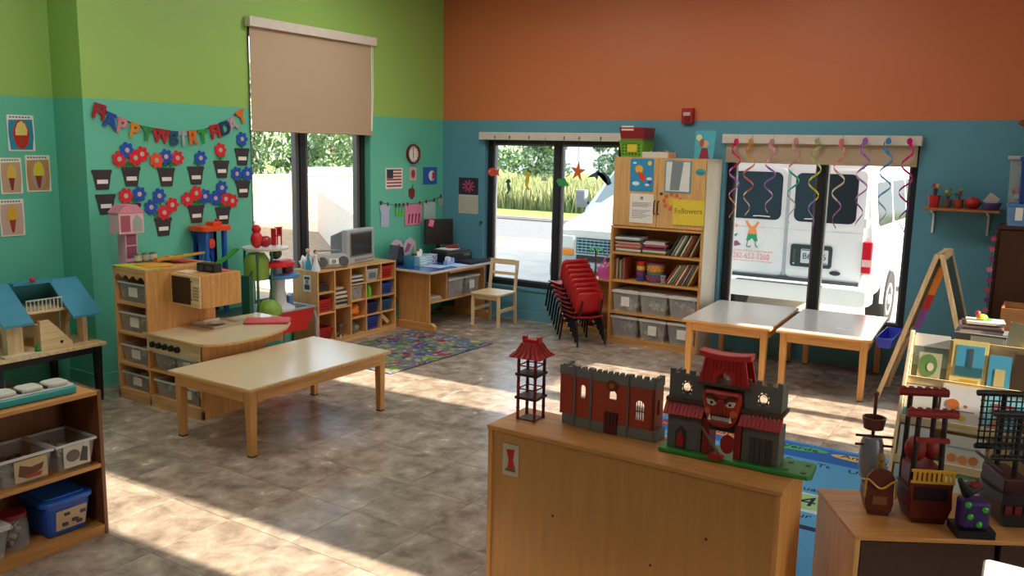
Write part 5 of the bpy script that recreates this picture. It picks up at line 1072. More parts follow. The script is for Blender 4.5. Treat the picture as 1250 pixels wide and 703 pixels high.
# ================================================================== easel
t = thing('easel', 'wooden double-sided easel with blue paint tray beside the tables', 'easel', (5.55, -.79, 0))
for s in (-1, 1):
    for y in (-.27, .27):
        b = MB(); x1 = s * .36; x0 = s * .015
        b.add([(x0 - .018, y - .014, 1.22), (x0 + .018, y - .014, 1.22), (x0 + .018, y + .014, 1.22), (x0 - .018, y + .014, 1.22), (x1 - .018, y - .014, 0), (x1 + .018, y - .014, 0), (x1 + .018, y + .014, 0), (x1 - .018, y + .014, 0)], [(0, 1, 2, 3), (7, 6, 5, 4), (0, 4, 5, 1), (1, 5, 6, 2), (2, 6, 7, 3), (3, 7, 4, 0)]).build('leg', PALEZ, t, bevel=.003)
    a = lambda z: s * (.015 + .345 * (1.22 - z) / 1.22)
    for z in (1.19, .52): MB().cbox((a(z), 0, z), (.03, .54, .04)).build('cross_rail', wood('pale_wood_y', 'e3c99b', 'y'), t)
    b = MB(); z0, z1 = .55, 1.17; b.add([(a(z0) + s * .004, -.255, z0), (a(z0) + s * .004, .255, z0), (a(z1) + s * .004, .255, z1), (a(z1) + s * .004, -.255, z1), (a(z0) - s * .004, -.255, z0), (a(z0) - s * .004, .255, z0), (a(z1) - s * .004, .255, z1), (a(z1) - s * .004, -.255, z1)], [(0, 1, 2, 3), (7, 6, 5, 4), (0, 3, 7, 4), (1, 5, 6, 2), (2, 6, 7, 3), (0, 4, 5, 1)]).build('board', P('3f4a48', .4) if s > 0 else P('c9a888', .5), t)
MB().cyl((0, -.29, 1.205), (0, .29, 1.205), .016, n=10).build('ridge_bar', PALEZ, t)
MB().tray(-.40, -.27, -.28, .26, .44, .52, .02, .005).build('paint_tray', P('2b3fd0', .4), t)
MB().tray(.27, .40, -.26, .26, .44, .52, .02, .005).build('paint_tray', P('2b3fd0', .4), t)
t = thing('paper_streamers', 'orange, red and violet papers clipped inside the easel', 'paper', (5.50, -1.04, 0), 0)
for k, (c, z0, z1, y) in enumerate((('e08a2c', .90, 1.12, 0), ('c9342c', .78, 1.02, .02), ('8a5ab8', .62, .92, .04), ('d86a9a', .70, .95, .07))):
    q = MB(); a = lambda z: .05 - (.345 * (1.22 - z) / 1.22) + .03
    q.add([(a(z0), y, z0), (a(z0) + .05, y, z0), (a(z1) + .05, y, z1), (a(z1), y, z1), (a(z0), y + .003, z0), (a(z0) + .05, y + .003, z0), (a(z1) + .05, y + .003, z1), (a(z1), y + .003, z1)], [(0, 1, 2, 3), (7, 6, 5, 4), (0, 3, 7, 4), (1, 5, 6, 2), (2, 6, 7, 3), (0, 4, 5, 1)]).build('paper', P(c, .6), t)

# ================================================================== book display and its neighbours
t = thing('book_display', 'slanted wooden book display rack full of picture books on the right', 'book rack', (5.62, -3.22, 0))
DWI = 1.05
for x in (0, DWI - .02): MB().prism([(0, 0), (.47, 0), (.47, .93), (.42, .93), (.0, .10)], x, x + .02, 'yz').build('side_panel', PALEZ, t, bevel=.003)
TI = [(.66, .33), (.45, .215), (.245, .105), (.05, .01)]
for z, y in TI:
    MB().box(.02, DWI - .02, y - .015, y + .10, z - .015, z).build('tier_shelf', PALEX, t); MB().box(.02, DWI - .02, y - .025, y - .015, z - .015, z + .03).build('tier_lip', PALEX, t)
MB().add([(.02, .46, .0), (DWI - .02, .46, 0), (DWI - .02, .46, .90), (.02, .46, .90), (.02, .47, .0), (DWI - .02, .47, 0), (DWI - .02, .47, .90), (.02, .47, .90)], [(0, 1, 2, 3), (7, 6, 5, 4), (0, 4, 5, 1), (3, 2, 6, 7), (0, 3, 7, 4), (1, 5, 6, 2)]).build('back_panel', PALEX, t)
def facebook(label, x, tier, w, h, c, art=(), dy=0.0, th=.014):
    z, y = TI[tier]
    t = thing('picture_book', label, 'book', (5.62 + x, -3.22 + y + dy, z + .001 + th * .335), 0, 'picture books on the display'); t.rotation_euler = (-.34, 0, 0)
    MB().box(0, w, 0, .0025, 0, h).box(0, w, th - .0025, th, 0, h).box(0, .0025, .0025, th - .0025, 0, h).build('cover', P(c, .3), t)
    MB().box(.0025, w - .003, .0025, th - .0025, .003, h - .003).build('pages', PAPER, t)
    for k, (po, cc) in enumerate(art): MB().prism([(a * w, b * h) for a, b in po], -.0012 - .0008 * k, -.0001 - .0008 * k).build('cover_print', P(cc, .4), t)
R4 = lambda a, b, c, d: [(a, c), (b, c), (b, d), (a, d)]
facebook('grey green landscape book at the left of the display top row', .03, 0, .185, .27, '6e8078', [(R4(0, 1, .72, 1), 'd5d8d6'), ([(0, .5), (.4, .62), (1, .5), (1, .72), (0, .72)], '5f6f6a'), (R4(0, 1, 0, .3), '4a5a44')], dy=.02)
facebook('small green animal book in front of the landscape book', .065, 0, .12, .165, 'b8b69a', [(circ(.45, .55, .4, 16), '5f8a4a'), (circ(.55, .5, .15, 10), 'd9d2c2'), (R4(.1, .9, .05, .14), '7a6a4a')])
facebook('yellow framed sea picture book in the display top row', .235, 0, .18, .265, 'd9cf8e', [(R4(.12, .9, .22, .88), '4aa0c4'), (R4(.12, .9, .22, .42), '2f6a78'), (R4(.48, .6, .4, .82), '4a5a5c'), (R4(.3, .8, .03, .14), 'c9a02c')], dy=.003)
facebook('light blue book with a beige door picture in the display top row', .425, 0, .11, .20, '4fa5c8', [(R4(.3, .75, .12, .6), 'd3bb80')])
facebook('dark brown book at the right of the display top row', .545, 0, .12, .22, '4a3a2c', [(R4(.6, .85, .3, .5), 'b9a98a')])
facebook('bright blue book at the right end of the display top row', .675, 0, .16, .21, '2f86c0', [(circ(.5, .5, .3, 12), '7ab8d8')])
facebook('white rounded book over a teal picture, left of the display second row', .025, 1, .175, .20, 'd8d8d4', [(R4(0, 1, 0, .32), '3f93a8'), (R4(.55, 1, 0, .34), 'c0a888')], dy=.0)
facebook('white book with orange lion sketches in the display second row', .215, 1, .20, .225, 'dddcdc', [(circ(.3, .55, .17, 12, .13), 'c9702c'), (circ(.32, .35, .08, 10, .07), 'd9a02c'), (R4(.45, .85, .38, .41), '9a6a3a'), (circ(.55, .22, .11, 10, .08), 'd9b83a'), (circ(.62, .52, .06, 8, .04), 'b5642c')], dy=.0)
facebook('light blue book with a red title in the display second row', .43, 1, .19, .205, '8fcfe0', [(R4(.2, .78, .70, .78), 'c9404a'), (R4(.24, .78, .58, .66), 'c9404a'), (circ(.92, .6, .14, 12, .2), '4fb0d0'), ([(.1, .1), (.5, .1), (.62, .38), (.35, .45)], 'c98a6a'), ([(.5, .3), (.75, .35), (.7, .5), (.55, .5)], '6a8aa0')])
facebook('pale book with green waves at the right of the display second row', .635, 1, .19, .22, '9ac0cc', [(R4(0, 1, 0, .35), '4a7a8a')])
facebook('white book with a blue boat, left of the display third row', .03, 2, .17, .19, 'd0d6d6', [([(.2, .2), (.8, .2), (.7, .42), (.3, .42)], '3a6a9a')])
facebook('cream book with orange fruit row in the display third row', .255, 2, .21, .18, 'd6d3c6', [(circ(.25, .3, .12, 10, .14), 'd98a4a'), (circ(.5, .28, .12, 10, .14), 'd9924a'), (circ(.75, .3, .12, 10, .14), 'c97a3a'), (R4(.1, .9, .6, .66), '8aa8b8')])
facebook('tan book at the right of the display third row', .485, 2, .13, .17, 'c0a070', [(R4(.15, .85, .3, .7), '9a7a4a')])
facebook('green and white book in the display bottom row', .24, 3, .2, .18, '5f9a6a', [(R4(.1, .9, .4, .9), 'e0e4de')])
facebook('pale teal book at the left of the display bottom row', .03, 3, .18, .18, 'a8c2c0', [(R4(.1, .9, .5, .6), '5a8a8a')])
t = thing('low_cabinet', 'low wooden cabinet standing behind the book display', 'cabinet', (5.76, -2.735, 0)); MB().box(0, 1.0, 0, .28, 0, .79).build('body', wood('brown_x', 'a8683c', 'x'), t, bevel=.003); MB().box(-.01, 1.01, -.003, .29, .79, .81).build('top_board', wood('brown_x', 'a8683c', 'x'), t, bevel=.003)
for s in (0, 1): MB().box(.02 + s * .49, .49 + s * .49, .28, .295, .05, .77).build('door', wood('brown_z', 'a8683c', 'z'), t)
t = thing('grey_bin', 'grey bin with a pale blue card on the cabinet behind the display', 'bin', (5.97, -2.71, .81), 0); MB().tray(-.12, .14, 0, .2, 0, .125, .012, .004).build('tub', P('5a6066', .5), t); MB().box(-.04, .13, -.003, .004, .012, .12).build('card', P('c3d2d6', .6), t); MB().box(-.03, .12, -.0045, -.003, .03, .05).build('card_print', P('5a7a92', .6), t)
MB().box(-.126, .146, -.006, .206, .125, .132).build('lid', P('767c80', .5), t)
stackb([(.22, .16, .014, 'b9a9a0'), (.21, .16, .012, '7a5a5a'), (.22, .165, .012, 'c9c2ba'), (.21, .15, .012, '8a6a64'), (.20, .16, .014, 'd3cdc6')], (5.98, -2.61, .943), .12, 'magazine in the pile on the grey bin behind the display, %s', 'magazine', 'magazines behind the display', 'magazine')
t = thing('toy_duck', 'small yellow green toy on top of the magazine pile', 'toy', (5.97, -2.62, 1.0105), .6); MB().ball((0, 0, .018), (.035, .024, .019), 12, 7).build('body', P('c9b52c', .5), t, smooth=True); MB().ball((-.026, 0, .042), (.016, .015, .015), 10, 6).build('head', P('c9402c', .5), t, smooth=True); MB().box(.0, .05, -.02, .02, .0, .012).build('base', P('3f8a3a', .5), t)
upbook('pale open book leaning beside the magazines behind the display', .02, .2, .15, 'b5bda8', (6.10, -2.68, .812), .12)
t = thing('yellow_box', 'flat yellow box with a red ball at the right behind the display', 'box', (6.35, -2.70, .81), 0); MB().box(-.16, .2, 0, .2, 0, .06).build('box', P('d3bd3a', .6), t, bevel=.003); MB().box(-.162, .202, -.003, .203, .05, .075).build('lid', P('dccb6a', .6), t); MB().box(.03, .07, -.006, -.003, .005, .045).build('barcode_print', P('cfd0d0', .6), t)
tag(MB().ball((6.30, -2.62, .919), .033, 14, 9).build('red_ball', P('c2302a', .4), smooth=True), 'small red ball on the flat yellow box', 'ball')

# ================================================================== rugs
def town_mat():
    m = bpy.data.materials.new('town_rug_print'); m.use_nodes = True; t = m.node_tree; N = t.nodes; L = t.links; b = N['Principled BSDF']; b.inputs['Roughness'].default_value = .95
    tc = N.new('ShaderNodeTexCoord'); v = N.new('ShaderNodeTexVoronoi'); v.inputs['Scale'].default_value = 8.5; v2 = N.new('ShaderNodeTexVoronoi'); v2.feature = 'DISTANCE_TO_EDGE'; v2.inputs['Scale'].default_value = 8.5
    L.new(tc.outputs['Object'], v.inputs['Vector']); L.new(tc.outputs['Object'], v2.inputs['Vector'])
    s = N.new('ShaderNodeSeparateColor'); L.new(v.outputs['Color'], s.inputs[0]); r = N.new('ShaderNodeValToRGB'); r.color_ramp.interpolation = 'CONSTANT'
    cs = ['55702f', '33492a', '78903c', '2f4a74', '8a2f30', '4a6e3a', '9a963c', '4f6a8c', '6a2430', '3a5f2e']
    e = r.color_ramp.elements; e[0].color = lin(cs[0]) + [1]; e[1].position = .1; e[1].color = lin(cs[1]) + [1]
    for k in range(2, 10): q = e.new(k * .1); q.color = lin(cs[k]) + [1]
    L.new(s.outputs[0], r.inputs[0]); lt = N.new('ShaderNodeMath'); lt.operation = 'LESS_THAN'; lt.inputs[1].default_value = .09; L.new(v2.outputs['Distance'], lt.inputs[0])
    mx = N.new('ShaderNodeMixRGB'); mx.inputs[2].default_value = lin('626d72') + [1]; L.new(lt.outputs[0], mx.inputs[0]); L.new(r.outputs[0], mx.inputs[1])
    v3 = N.new('ShaderNodeTexVoronoi'); v3.inputs['Scale'].default_value = 26; s3 = N.new('ShaderNodeSeparateColor'); L.new(tc.outputs['Object'], v3.inputs['Vector']); L.new(v3.outputs['Color'], s3.inputs[0]); g3 = N.new('ShaderNodeMath'); g3.operation = 'GREATER_THAN'; g3.inputs[1].default_value = .8; L.new(s3.outputs[0], g3.inputs[0])
    m2 = N.new('ShaderNodeMixRGB'); L.new(g3.outputs[0], m2.inputs[0]); L.new(mx.outputs[0], m2.inputs[1]); L.new(v3.outputs['Color'], m2.inputs[2]); m3 = N.new('ShaderNodeMixRGB'); m3.inputs[0].default_value = .35; L.new(mx.outputs[0], m3.inputs[1]); L.new(m2.outputs[0], m3.inputs[2]); L.new(m3.outputs[0], b.inputs['Base Color']); return m
t = thing('play_rug', 'small rug printed with a green and grey toy town in front of the cubby', 'rug', (1.075, -2.0, 0), -.03)
MB().prism(rrect(-.52, .52, -.76, .76, .02), .0, .005, 'xy').build('binding', P('2a3550', .9), t); MB().box(-.508, .508, -.748, .748, .005, .0065).build('printed_field', town_mat(), t)
t = thing('alphabet_rug', 'blue alphabet rug with colour words and numbers behind the castle shelf', 'rug', (3.8, -5.0, 0))
RL = P('5aa5d8', .95); RDK = P('2467bd', .95); INK = P('16283f', .95)
MB().box(.08, 1.795, .45, 2.54, 0, .005).build('rug_base', RDK, t); MB().box(.18, 1.72, .57, 2.24, .005, .0062).build('light_field', RL, t); MB().box(.08, 1.795, 2.49, 2.54, .005, .0062).build('border_band', P('2f86d6', .95), t)
for s, x, c in [('Rojo', .27, 'c9564a'), ('Naranja', .70, 'd98a4a'), ('Verde', 1.17, '4fae7a'), ('Amarillo', 1.60, 'd3b870')]:
    MB().prism(circ(x - .04, 2.41, .17, 22, .05), .0062, .0074, 'xy').prism(circ(x + .10, 2.435, .10, 16, .04), .0062, .0073, 'xy').build('colour_blob', P(c, .95), t); text(s, .085, INK, t, (x + .02, 2.425, .0078), flat=True, name='colour_word', sx=1.15)
for k, s in enumerate(('Oo', 'Pp', 'Qq', 'Rr', 'Ss', 'Tt', 'Uu')): text(s, .085, INK, t, (.40 + k * .2, 2.165, .0068), flat=True, name='letter_pair', sx=1.1)
for k, (s, a, c) in enumerate((('2', 'two', 'd08a9a'), ('3', 'three', 'e0c84a'), ('4', 'four', '9cc98a'))):
    x = .46 + .5 * k; y = 1.53
    MB().box(x - .2, x + .2, y - .15, y + .13, .0062, .007).build('number_field', P('c9dce6', .95), t); MB().prism(circ(x, y, .15, 24, .115), .007, .0076, 'xy').build('number_disc', P(c, .95), t)
    text(s, .2, INK, t, (x, y, .008), flat=True, name='numeral'); text(a, .085, INK, t, (x, y - .205, .0068), flat=True, name='number_word'); text(('dos', 'tres', 'cuatro', 'cinco', 'seis')[k], .085, INK, t, (x, y + .20, .0068), flat=True, name='number_word')
MB().box(.18, 1.72, 1.15, 1.20, .0062, .007).build('dark_band', P('1c2f4a', .95), t); MB().prism(circ(1.5, .72, .1, 18), .0062, .007, 'xy').build('orange_disc', P('d9702c', .95), t)

# ================================================================== toy castles on the low shelf
ZS = .76
RB1 = P('7a1a1c', .4); RB2 = P('c42824', .4); GST = P('7b7d79', .6); TER = P('b5492e', .5); BRN = P('5a3a22', .5)
t = thing('toy_watchtower', 'dark red toy watchtower with pagoda roof on the left of the castle shelf', 'toy tower', (4.402, -5.105, ZS), .05)
h = .042
for sx in (-1, 1):
    for sy in (-1, 1):
        b = MB()
        for k in range(6): b.lathe([(.0075, .048 * k), (.0095, .048 * k + .004), (.0075, .048 * k + .008), (.0072, .048 * k + .048)], (sx * h, sy * h, 0), 8)
        b.build('post', RB1, t)
for z in (.094, .2): MB().box(-h - .012, h + .012, -h - .012, h + .012, z, z + .012).build('deck', P('3a1a1a', .5), t, bevel=.002)
for z in (.14, .245):
    for s in (-1, 1): MB().cyl((-h, s * h, z), (h, s * h, z), .003, n=6).build('rail', RB1, t); MB().cyl((s * h, -h, z), (s * h, h, z), .003, n=6).build('rail', RB1, t)
MB().box(-h, h, -h, h, 0, .004).build('base_plate', P('3a2a2c', .5), t)
b = MB(); e = .078
def ringq(r, z, lift=0): return [(sx * r, sy * r, z + lift) for sx, sy in ((-1, -1), (1, -1), (1, 1), (-1, 1))]
V = ringq(e, .285) + ringq(.056, .305) + ringq(.036, .345)
b.add(V, [(3, 2, 1, 0)] + [(i * 4 + k, i * 4 + (k + 1) % 4, i * 4 + 4 + (k + 1) % 4, i * 4 + 4 + k) for i in range(2) for k in range(4)] + [(8, 9, 10, 11)]).build('roof', RB2, t)
b = MB()
for k in range(5):
    q = -.028 + k * .014
    for s in (-1, 1): b.tube([(q, s * .036, .345), (q * 1.5, s * .057, .306), (q * 2.2, s * .079, .287)], .0035, 5); b.tube([(s * .036, q, .345), (s * .057, q * 1.5, .306), (s * .079, q * 2.2, .287)], .0035, 5)
b.build('roof_rib', P('a01c1c', .4), t); MB().cbox((0, 0, .352), (.085, .03, .018)).cbox((-.036, 0, .366), (.016, .03, .016)).cbox((.036, 0, .366), (.016, .03, .016)).build('ridge', RB2, t, bevel=.003)

def panel(b, x0, x1, z0, z1, win=None, t=.014, arch=True):
    """wall panel in local XZ with one optional arched opening (a, b, c, d)"""
    if not win: b.box(x0, x1, 0, t, z0, z1); return
    a, c, d, e_ = win
    b.box(x0, a, 0, t, z0, z1).box(c, x1, 0, t, z0, z1).box(a, c, 0, t, z0, d).box(a, c, 0, t, e_, z1)
    if arch:
        r = (c - a) / 2; m = (a + c) / 2
        for s in (-1, 1):
            po = [(m + s * r, e_)] + [(m + s * r * math.cos(u), e_ - r + r * math.sin(u)) for u in [PI / 2 * k / 5 for k in range(6)]]
            b.prism(po, 0, t)
def crenels(b, x0, x1, z, n, t=.014, h=.012, y0=0.0):
    w_ = (x1 - x0) / (2 * n - 1)
    for k in range(n): b.box(x0 + 2 * k * w_, x0 + (2 * k + 1) * w_, y0, y0 + t, z, z + h)
t = thing('toy_castle_wall', 'grey and brick red toy castle wall with door and arched windows on the low shelf', 'toy castle', (4.55, -5.09, ZS), .03)
SEG = [(0, .065, .012, None), (.065, .145, 0, (.088, .114, .13, .19)), (.145, .315, -.006, (.226, .262, .15, .19)), (.315, .43, 0, (.345, .385, .08, .165))]
for k, (x0, x1, dy, win) in enumerate(SEG):
    def at_(b): b.M = Matrix.Translation((0, dy, 0)); return b
    b = at_(MB()); b.box(x0, x1, -.004, .018, 0, .045).build('stone_base', GST, t)
    b = at_(MB()); panel(b, x0, x1, .045, .222, win); b.build('brick_panel', TER, t)
    b = at_(MB()); b.box(x0, x1, -.004, .018, .222, .258); crenels(b, x0, x1, .258, max(2, int((x1 - x0) / .024)), .022, .012, -.004); b.build('stone_parapet', GST, t)
    if k: b = at_(MB()); b.box(x0 - .004, x0 + .004, -.007, .018, 0, .262).build('buttress', P('70716f', .6), t)
    if k == 3:
        b = at_(MB())
        for q in range(3): b.box(.353 + q * .01, .3555 + q * .01, .004, .008, .08, .16)
        b.box(.345, .385, .004, .008, .115, .119).build('window_bar', BRN, t)
MB().box(.21, .272, -.012, .0, .0, .095).build('door', P('54201a', .5), t, bevel=.002); b = MB()
for q in range(4): b.box(.2105 + q * .0155, .2235 + q * .0155, -.0145, -.012, .004, .09)
b.build('door_plank', P('5f271d', .5), t); MB().prism(circ(.243, .212, .024, 14), -.016, -.008).build('emblem', P('7a3520', .5), t); MB().prism(circ(.243, .212, .012, 10), -.019, -.016).build('emblem_face', P('b8682c', .5), t)
for s in (0, 1):
    x = (0.0, .43)[s]; b = MB(); b.M = Matrix.Translation((x, .012 if s == 0 else 0, 0)) @ Matrix.Rotation(PI / 2, 4, 'Z')
    b.box(0, .10, -.014, 0, 0, .045); b.build('stone_base', GST, t); b = MB(); b.M = Matrix.Translation((x, .012 if s == 0 else 0, 0)) @ Matrix.Rotation(PI / 2, 4, 'Z'); panel(b, 0, .10, .045, .222, (.03, .06, .10, .17)); 
    b.M = Matrix.Translation((x - .0, .012 if s == 0 else 0, 0)) @ Matrix.Rotation(PI / 2, 4, 'Z'); b.build('side_panel', TER, t)
    b = MB(); b.M = Matrix.Translation((x, .012 if s == 0 else 0, 0)) @ Matrix.Rotation(PI / 2, 4, 'Z'); b.box(0, .10, -.004, .018, .222, .25); crenels(b, 0, .10, .25, 4, .022, .012, -.004); b.build('side_parapet', GST, t)

t = thing('toy_castle_gate', 'grey toy castle gate with red pagoda roof and monster face on a green base', 'toy castle', (5.05, -5.165, ZS), .04)
MB().prism([(-.01, 0), (.57, -.0), (.585, .02), (.575, .155), (.55, .165), (.0, .15), (-.015, .13)], 0, .018, 'xy').build('green_base', P('2f8a34', .4), t, bevel=.004)
for x, y in ((.485, .03), (.55, .03), (.485, .12), (.55, .12)): MB().cyl((x, y, .018), (x, y, .021), .011, n=12).build('peg_hole', P('1f5f26', .4), t)
DG = P('64645e', .6); RW = P('b52624', .4)
for wx, lb in ((.015, 'left'), (.315, 'right')):
    b = MB().box(wx, wx + .14, .03, .13, .018, .165); b.build('wing_block', DG, t, bevel=.003)
    if lb == 'left': MB().prism([(wx + .035, .02), (wx + .08, .02), (wx + .08, .09), (wx + .0575, .115), (wx + .035, .09)], .026, .030).build('arched_niche', P('3a3c3a', .6), t); MB().prism([(wx + .045, .03), (wx + .07, .03), (wx + .072, .06), (wx + .06, .10), (wx + .045, .07)], .018, .026).build('red_guard', P('a81f22', .4), t)
    else:
        b = MB()
        for q in range(4): b.box(wx + .03 + q * .022, wx + .05 + q * .022, .025, .030, .02, .12)
        b.build('gate_plank', P('44403a', .6), t)
    b = MB()
    for q in range(10): x0 = wx - .01 + q * .016; b.add([(x0, -.002, .165), (x0 + .014, -.002, .165), (x0 + .014, .035, .212), (x0, .035, .212), (x0, .004, .160), (x0 + .014, .004, .160), (x0 + .014, .04, .207), (x0, .04, .207)], [(0, 1, 2, 3), (7, 6, 5, 4), (0, 3, 7, 4), (1, 5, 6, 2), (2, 6, 7, 3), (0, 4, 5, 1)])
    b.build('awning_tile', RW, t); MB().box(wx - .008, wx + .148, .02, .135, .212, .226).build('ledge', P('53402e', .6), t)
    b = MB(); b.M = Matrix.Translation((0, .032, 0)); panel(b, wx, wx + .14, .226, .325, (wx + .048, wx + .092, .245, .298)); crenels(b, wx, wx + .14, .325, 4, .014, .016); b.build('upper_wall', DG, t)
    b = MB()
    b.cyl((wx + .07, .038, .25), (wx + .07, .038, .255), .012, n=10)
    for q in range(8): a = 2 * PI * q / 8; b.box(wx + .07 + .022 * math.cos(a) - .003, wx + .07 + .022 * math.cos(a) + .003, .034, .042, .272 + .024 * math.sin(a) - .003, .272 + .024 * math.sin(a) + .003)
    b.tube([(wx + .07 + .017 * math.cos(2 * PI * q / 12), .039, .272 + .02 * math.sin(2 * PI * q / 12)) for q in range(13)], .0025, 5).build('window_tracery', P('3f403e', .6), t)
    b = MB(); b.box(wx + (0 if lb == 'left' else .126), wx + (.014 if lb == 'left' else .14), .046, .13, .226, .325); b.build('upper_side_wall', DG, t)
for x0, x1 in ((.16, .188), (.285, .312)): MB().box(x0, x1, .025, .12, .018, .165).build('red_pillar', P('8a1c1c', .4), t, bevel=.003)
b = MB(); b.M = Matrix.Translation((0, .03, 0)); panel(b, .155, .315, .12, .30); b.build('centre_wall', P('3a2a26', .6), t)
FR = P('b5301c', .4); f = MB().prism([(.165, .285), (.305, .285), (.312, .25), (.300, .20), (.288, .16), (.262, .142), (.208, .142), (.182, .16), (.170, .20), (.158, .25)], .0, .03).build('monster_face', FR, t, bevel=.010)
MB().prism([(.222, .255), (.248, .255), (.256, .205), (.235, .197), (.214, .205)], -.012, .002).build('nose', P('8f2016', .4), f, bevel=.004)
for s in (-1, 1):
    MB().prism([(.235 + s * .016, .236), (.235 + s * .03, .25), (.235 + s * .058, .252), (.235 + s * .05, .232), (.235 + s * .03, .228)], -.005, .001).build('eye', P('d9d2c0', .3), f); MB().ball((.235 + s * .036, -.006, .240), (.006, .003, .006), 8, 5).build('pupil', BLK, f)
    MB().prism([(.235 + s * .012, .248), (.235 + s * .035, .264), (.235 + s * .066, .268), (.235 + s * .04, .276), (.235 + s * .014, .262)], -.010, .002).build('brow', P('3a1a12', .5), f)
    MB().lathe([(.007, 0), (.0, .026)], (.235 + s * .040, -.008, .172), 8).build('tusk', P('d8d2c2', .4), f); MB().prism(circ(.235 + s * .05, .205, .013, 10), -.006, .002).build('cheek', P('d8642c', .4), f)
b = MB()
for q in range(6): b.box(.203 + q * .011, .2115 + q * .011, -.006, .002, .172, .186)
b.build('teeth', P('cfcac0', .4), f); MB().prism([(.195, .170), (.275, .170), (.262, .150), (.208, .150)], -.010, .002).build('jaw', P('a02a18', .4), f, bevel=.003); MB().box(.2, .27, -.004, .002, .187, .193).build('lip', P('5a1410', .4), f)
MB().prism(circ(.262, .075, .028, 16, .038), .02, .028).build('red_shield', P('9a1c20', .4), t); MB().tube([(.165, -.0, .135), (.245, -.006, .03)], .006, 6).build('catapult_arm', P('6a5a48', .6), t); MB().prism(circ(.225, .026, .03, 14, .012), -.012, .02).build('red_step', P('a81f22', .4), t)
MB().box(.135, .335, .01, .13, .300, .312).build('roof_ledge', P('53402e', .6), t)
a0 = [(.138, .312), (.205, .312)] + [(.235 - .03 * math.cos(PI * k / 8), .312 + .045 * math.sin(PI * k / 8)) for k in range(1, 8)] + [(.265, .312), (.332, .312), (.313, .408), (.157, .408)]
MB().prism(a0, .015, .028).build('roof_front', RB2, t); MB().prism(a0, .11, .123).build('roof_rear', RB2, t); b = MB()
for q in range(11): x = .152 + q * .0166; k = (x - .235); b.tube([(x, .012, .318 if abs(k) > .035 else .362), (.235 + k * .88, .012, .404)], .0032, 5)
b.build('roof_rib', P('a81c1c', .4), t)
rp = [(.235 + (k - 6) * .0168, .405 + .00028 * (k - 6) ** 2) for k in range(13)]
b = MB(); b.prism([(x, z) for x, z in rp] + [(x, z + .022) for x, z in rp[::-1]], .008, .07).build('roof_ridge', RB2, t, bevel=.003)

# ================================================================== toy ships on the dark cabinet
ZC = .62
def ship(label, loc, rz, hullc, railc, L_=.17, W_=.09, hh=.10):
    t = thing('toy_ship', label, 'toy ship', loc, rz)
    b = MB(); V = []; n = 9
    for i in range(n):
        u = i / (n - 1); y = -L_ / 2 + L_ * u; w0 = W_ / 2 * (1 - max(0, (u - .55) / .45) ** 2 * .75); sh_ = .014 * (2 * u - 1) ** 2
        V += [(-w0 * .72, y, 0), (-w0, y, hh * .55), (-w0 * .94, y, hh + sh_), (w0 * .94, y, hh + sh_), (w0, y, hh * .55), (w0 * .72, y, 0)]
    F_ = [(i * 6 + k, i * 6 + (k + 1) % 6, i * 6 + 6 + (k + 1) % 6, i * 6 + 6 + k) for i in range(n - 1) for k in range(6)] + [(5, 4, 3, 2, 1, 0), tuple((n - 1) * 6 + k for k in range(6))]
    b.add(V, F_).build('hull', P(hullc, .4), t, smooth=True)
    return t
t = ship('brown toy ship with yellow wavy rail and silver barrel on the dark cabinet', (5.812, -4.87, ZC), .35, '5a2a1c', 'd9a52c', .19, .10, .085)
MB().prism([(-.045, .02), (.045, .02), (.048, .15), (.03, .175), (0, .185), (-.03, .175), (-.048, .15)], -.099, -.085).build('stern_board', P('6a3020', .4), t, bevel=.002)
MB().box(-.025, .025, -.104, -.099, .045, .075).build('stern_window', P('8a5a3c', .4), t)
rp = [(-.052 + .104 * k / 16, .125 + .016 * math.cos(2 * PI * k / 16 * 1.0)) for k in range(17)]
MB().tube([(x, -.105, z) for x, z in rp], .004, 6).tube([(-.053, -.105, .14), (-.055, -.02, .11)], .004, 6).tube([(.053, -.105, .14), (.055, -.02, .11)], .004, 6).tube([(-.053, -.10, .14), (-.053, -.10, .07)], .0035, 6).tube([(.053, -.10, .14), (.053, -.10, .07)], .0035, 6).build('yellow_rail', P('d9a52c', .4), t)
b = MB(); b.M = Matrix.Translation((-.02, .02, .19)); b.lathe([(.03, -.09), (.042, -.05), (.045, 0), (.042, .05), (.034, .075)], n=16).build('silver_barrel', P('8f939c', .3, .3), t, smooth=True)
MB().cyl((-.02, .02, .26), (-.02, .02, .43), .0065, n=8).ball((-.02, .02, .436), .011, 8, 5).build('mast', P('5a2a1c', .4), t); MB().lathe([(.036, .30), (.044, .345), (.038, .345), (.03, .305), (0, .304)], (-.02, .02, 0), 14).build('crows_nest', P('5f2c1e', .4), t, smooth=True)
for z in (.24, .275): MB().cyl((-.085, .0, z), (.05, .0, z), .005, n=6).build('yard', P('4a2418', .4), t)
MB().ball((.0, -.07, .215), (.014, .012, .02), 10, 6).tube([(0, -.07, .17), (0, -.07, .2)], .016, 8).build('gold_figurehead', P('9a7a3a', .4), t, smooth=True)
t = ship('dark red toy ship with two masts and red rolled sails on the dark cabinet', (5.963, -4.83, ZC), .45, '5a1c14', 'd9a52c', .22, .14, .11); t.scale = (1.12, 1, 1)
b = MB()
for k in range(9): x = -.06 + k * .015; b.box(x, x + .009, -.116, -.110, .16, .20)
b.box(-.066, .07, -.117, -.109, .197, .206).box(-.066, .07, -.117, -.109, .155, .163).build('yellow_rail', P('d9a52c', .4), t); MB().prism([(-.06, .02), (.06, .02), (.068, .155), (-.066, .155)], -.113, -.10).build('stern_board', P('6a2218', .4), t, bevel=.002)
MB().box(-.05, .05, -.117, -.113, .09, .14).build('stern_window', P('2c1410', .4), t)
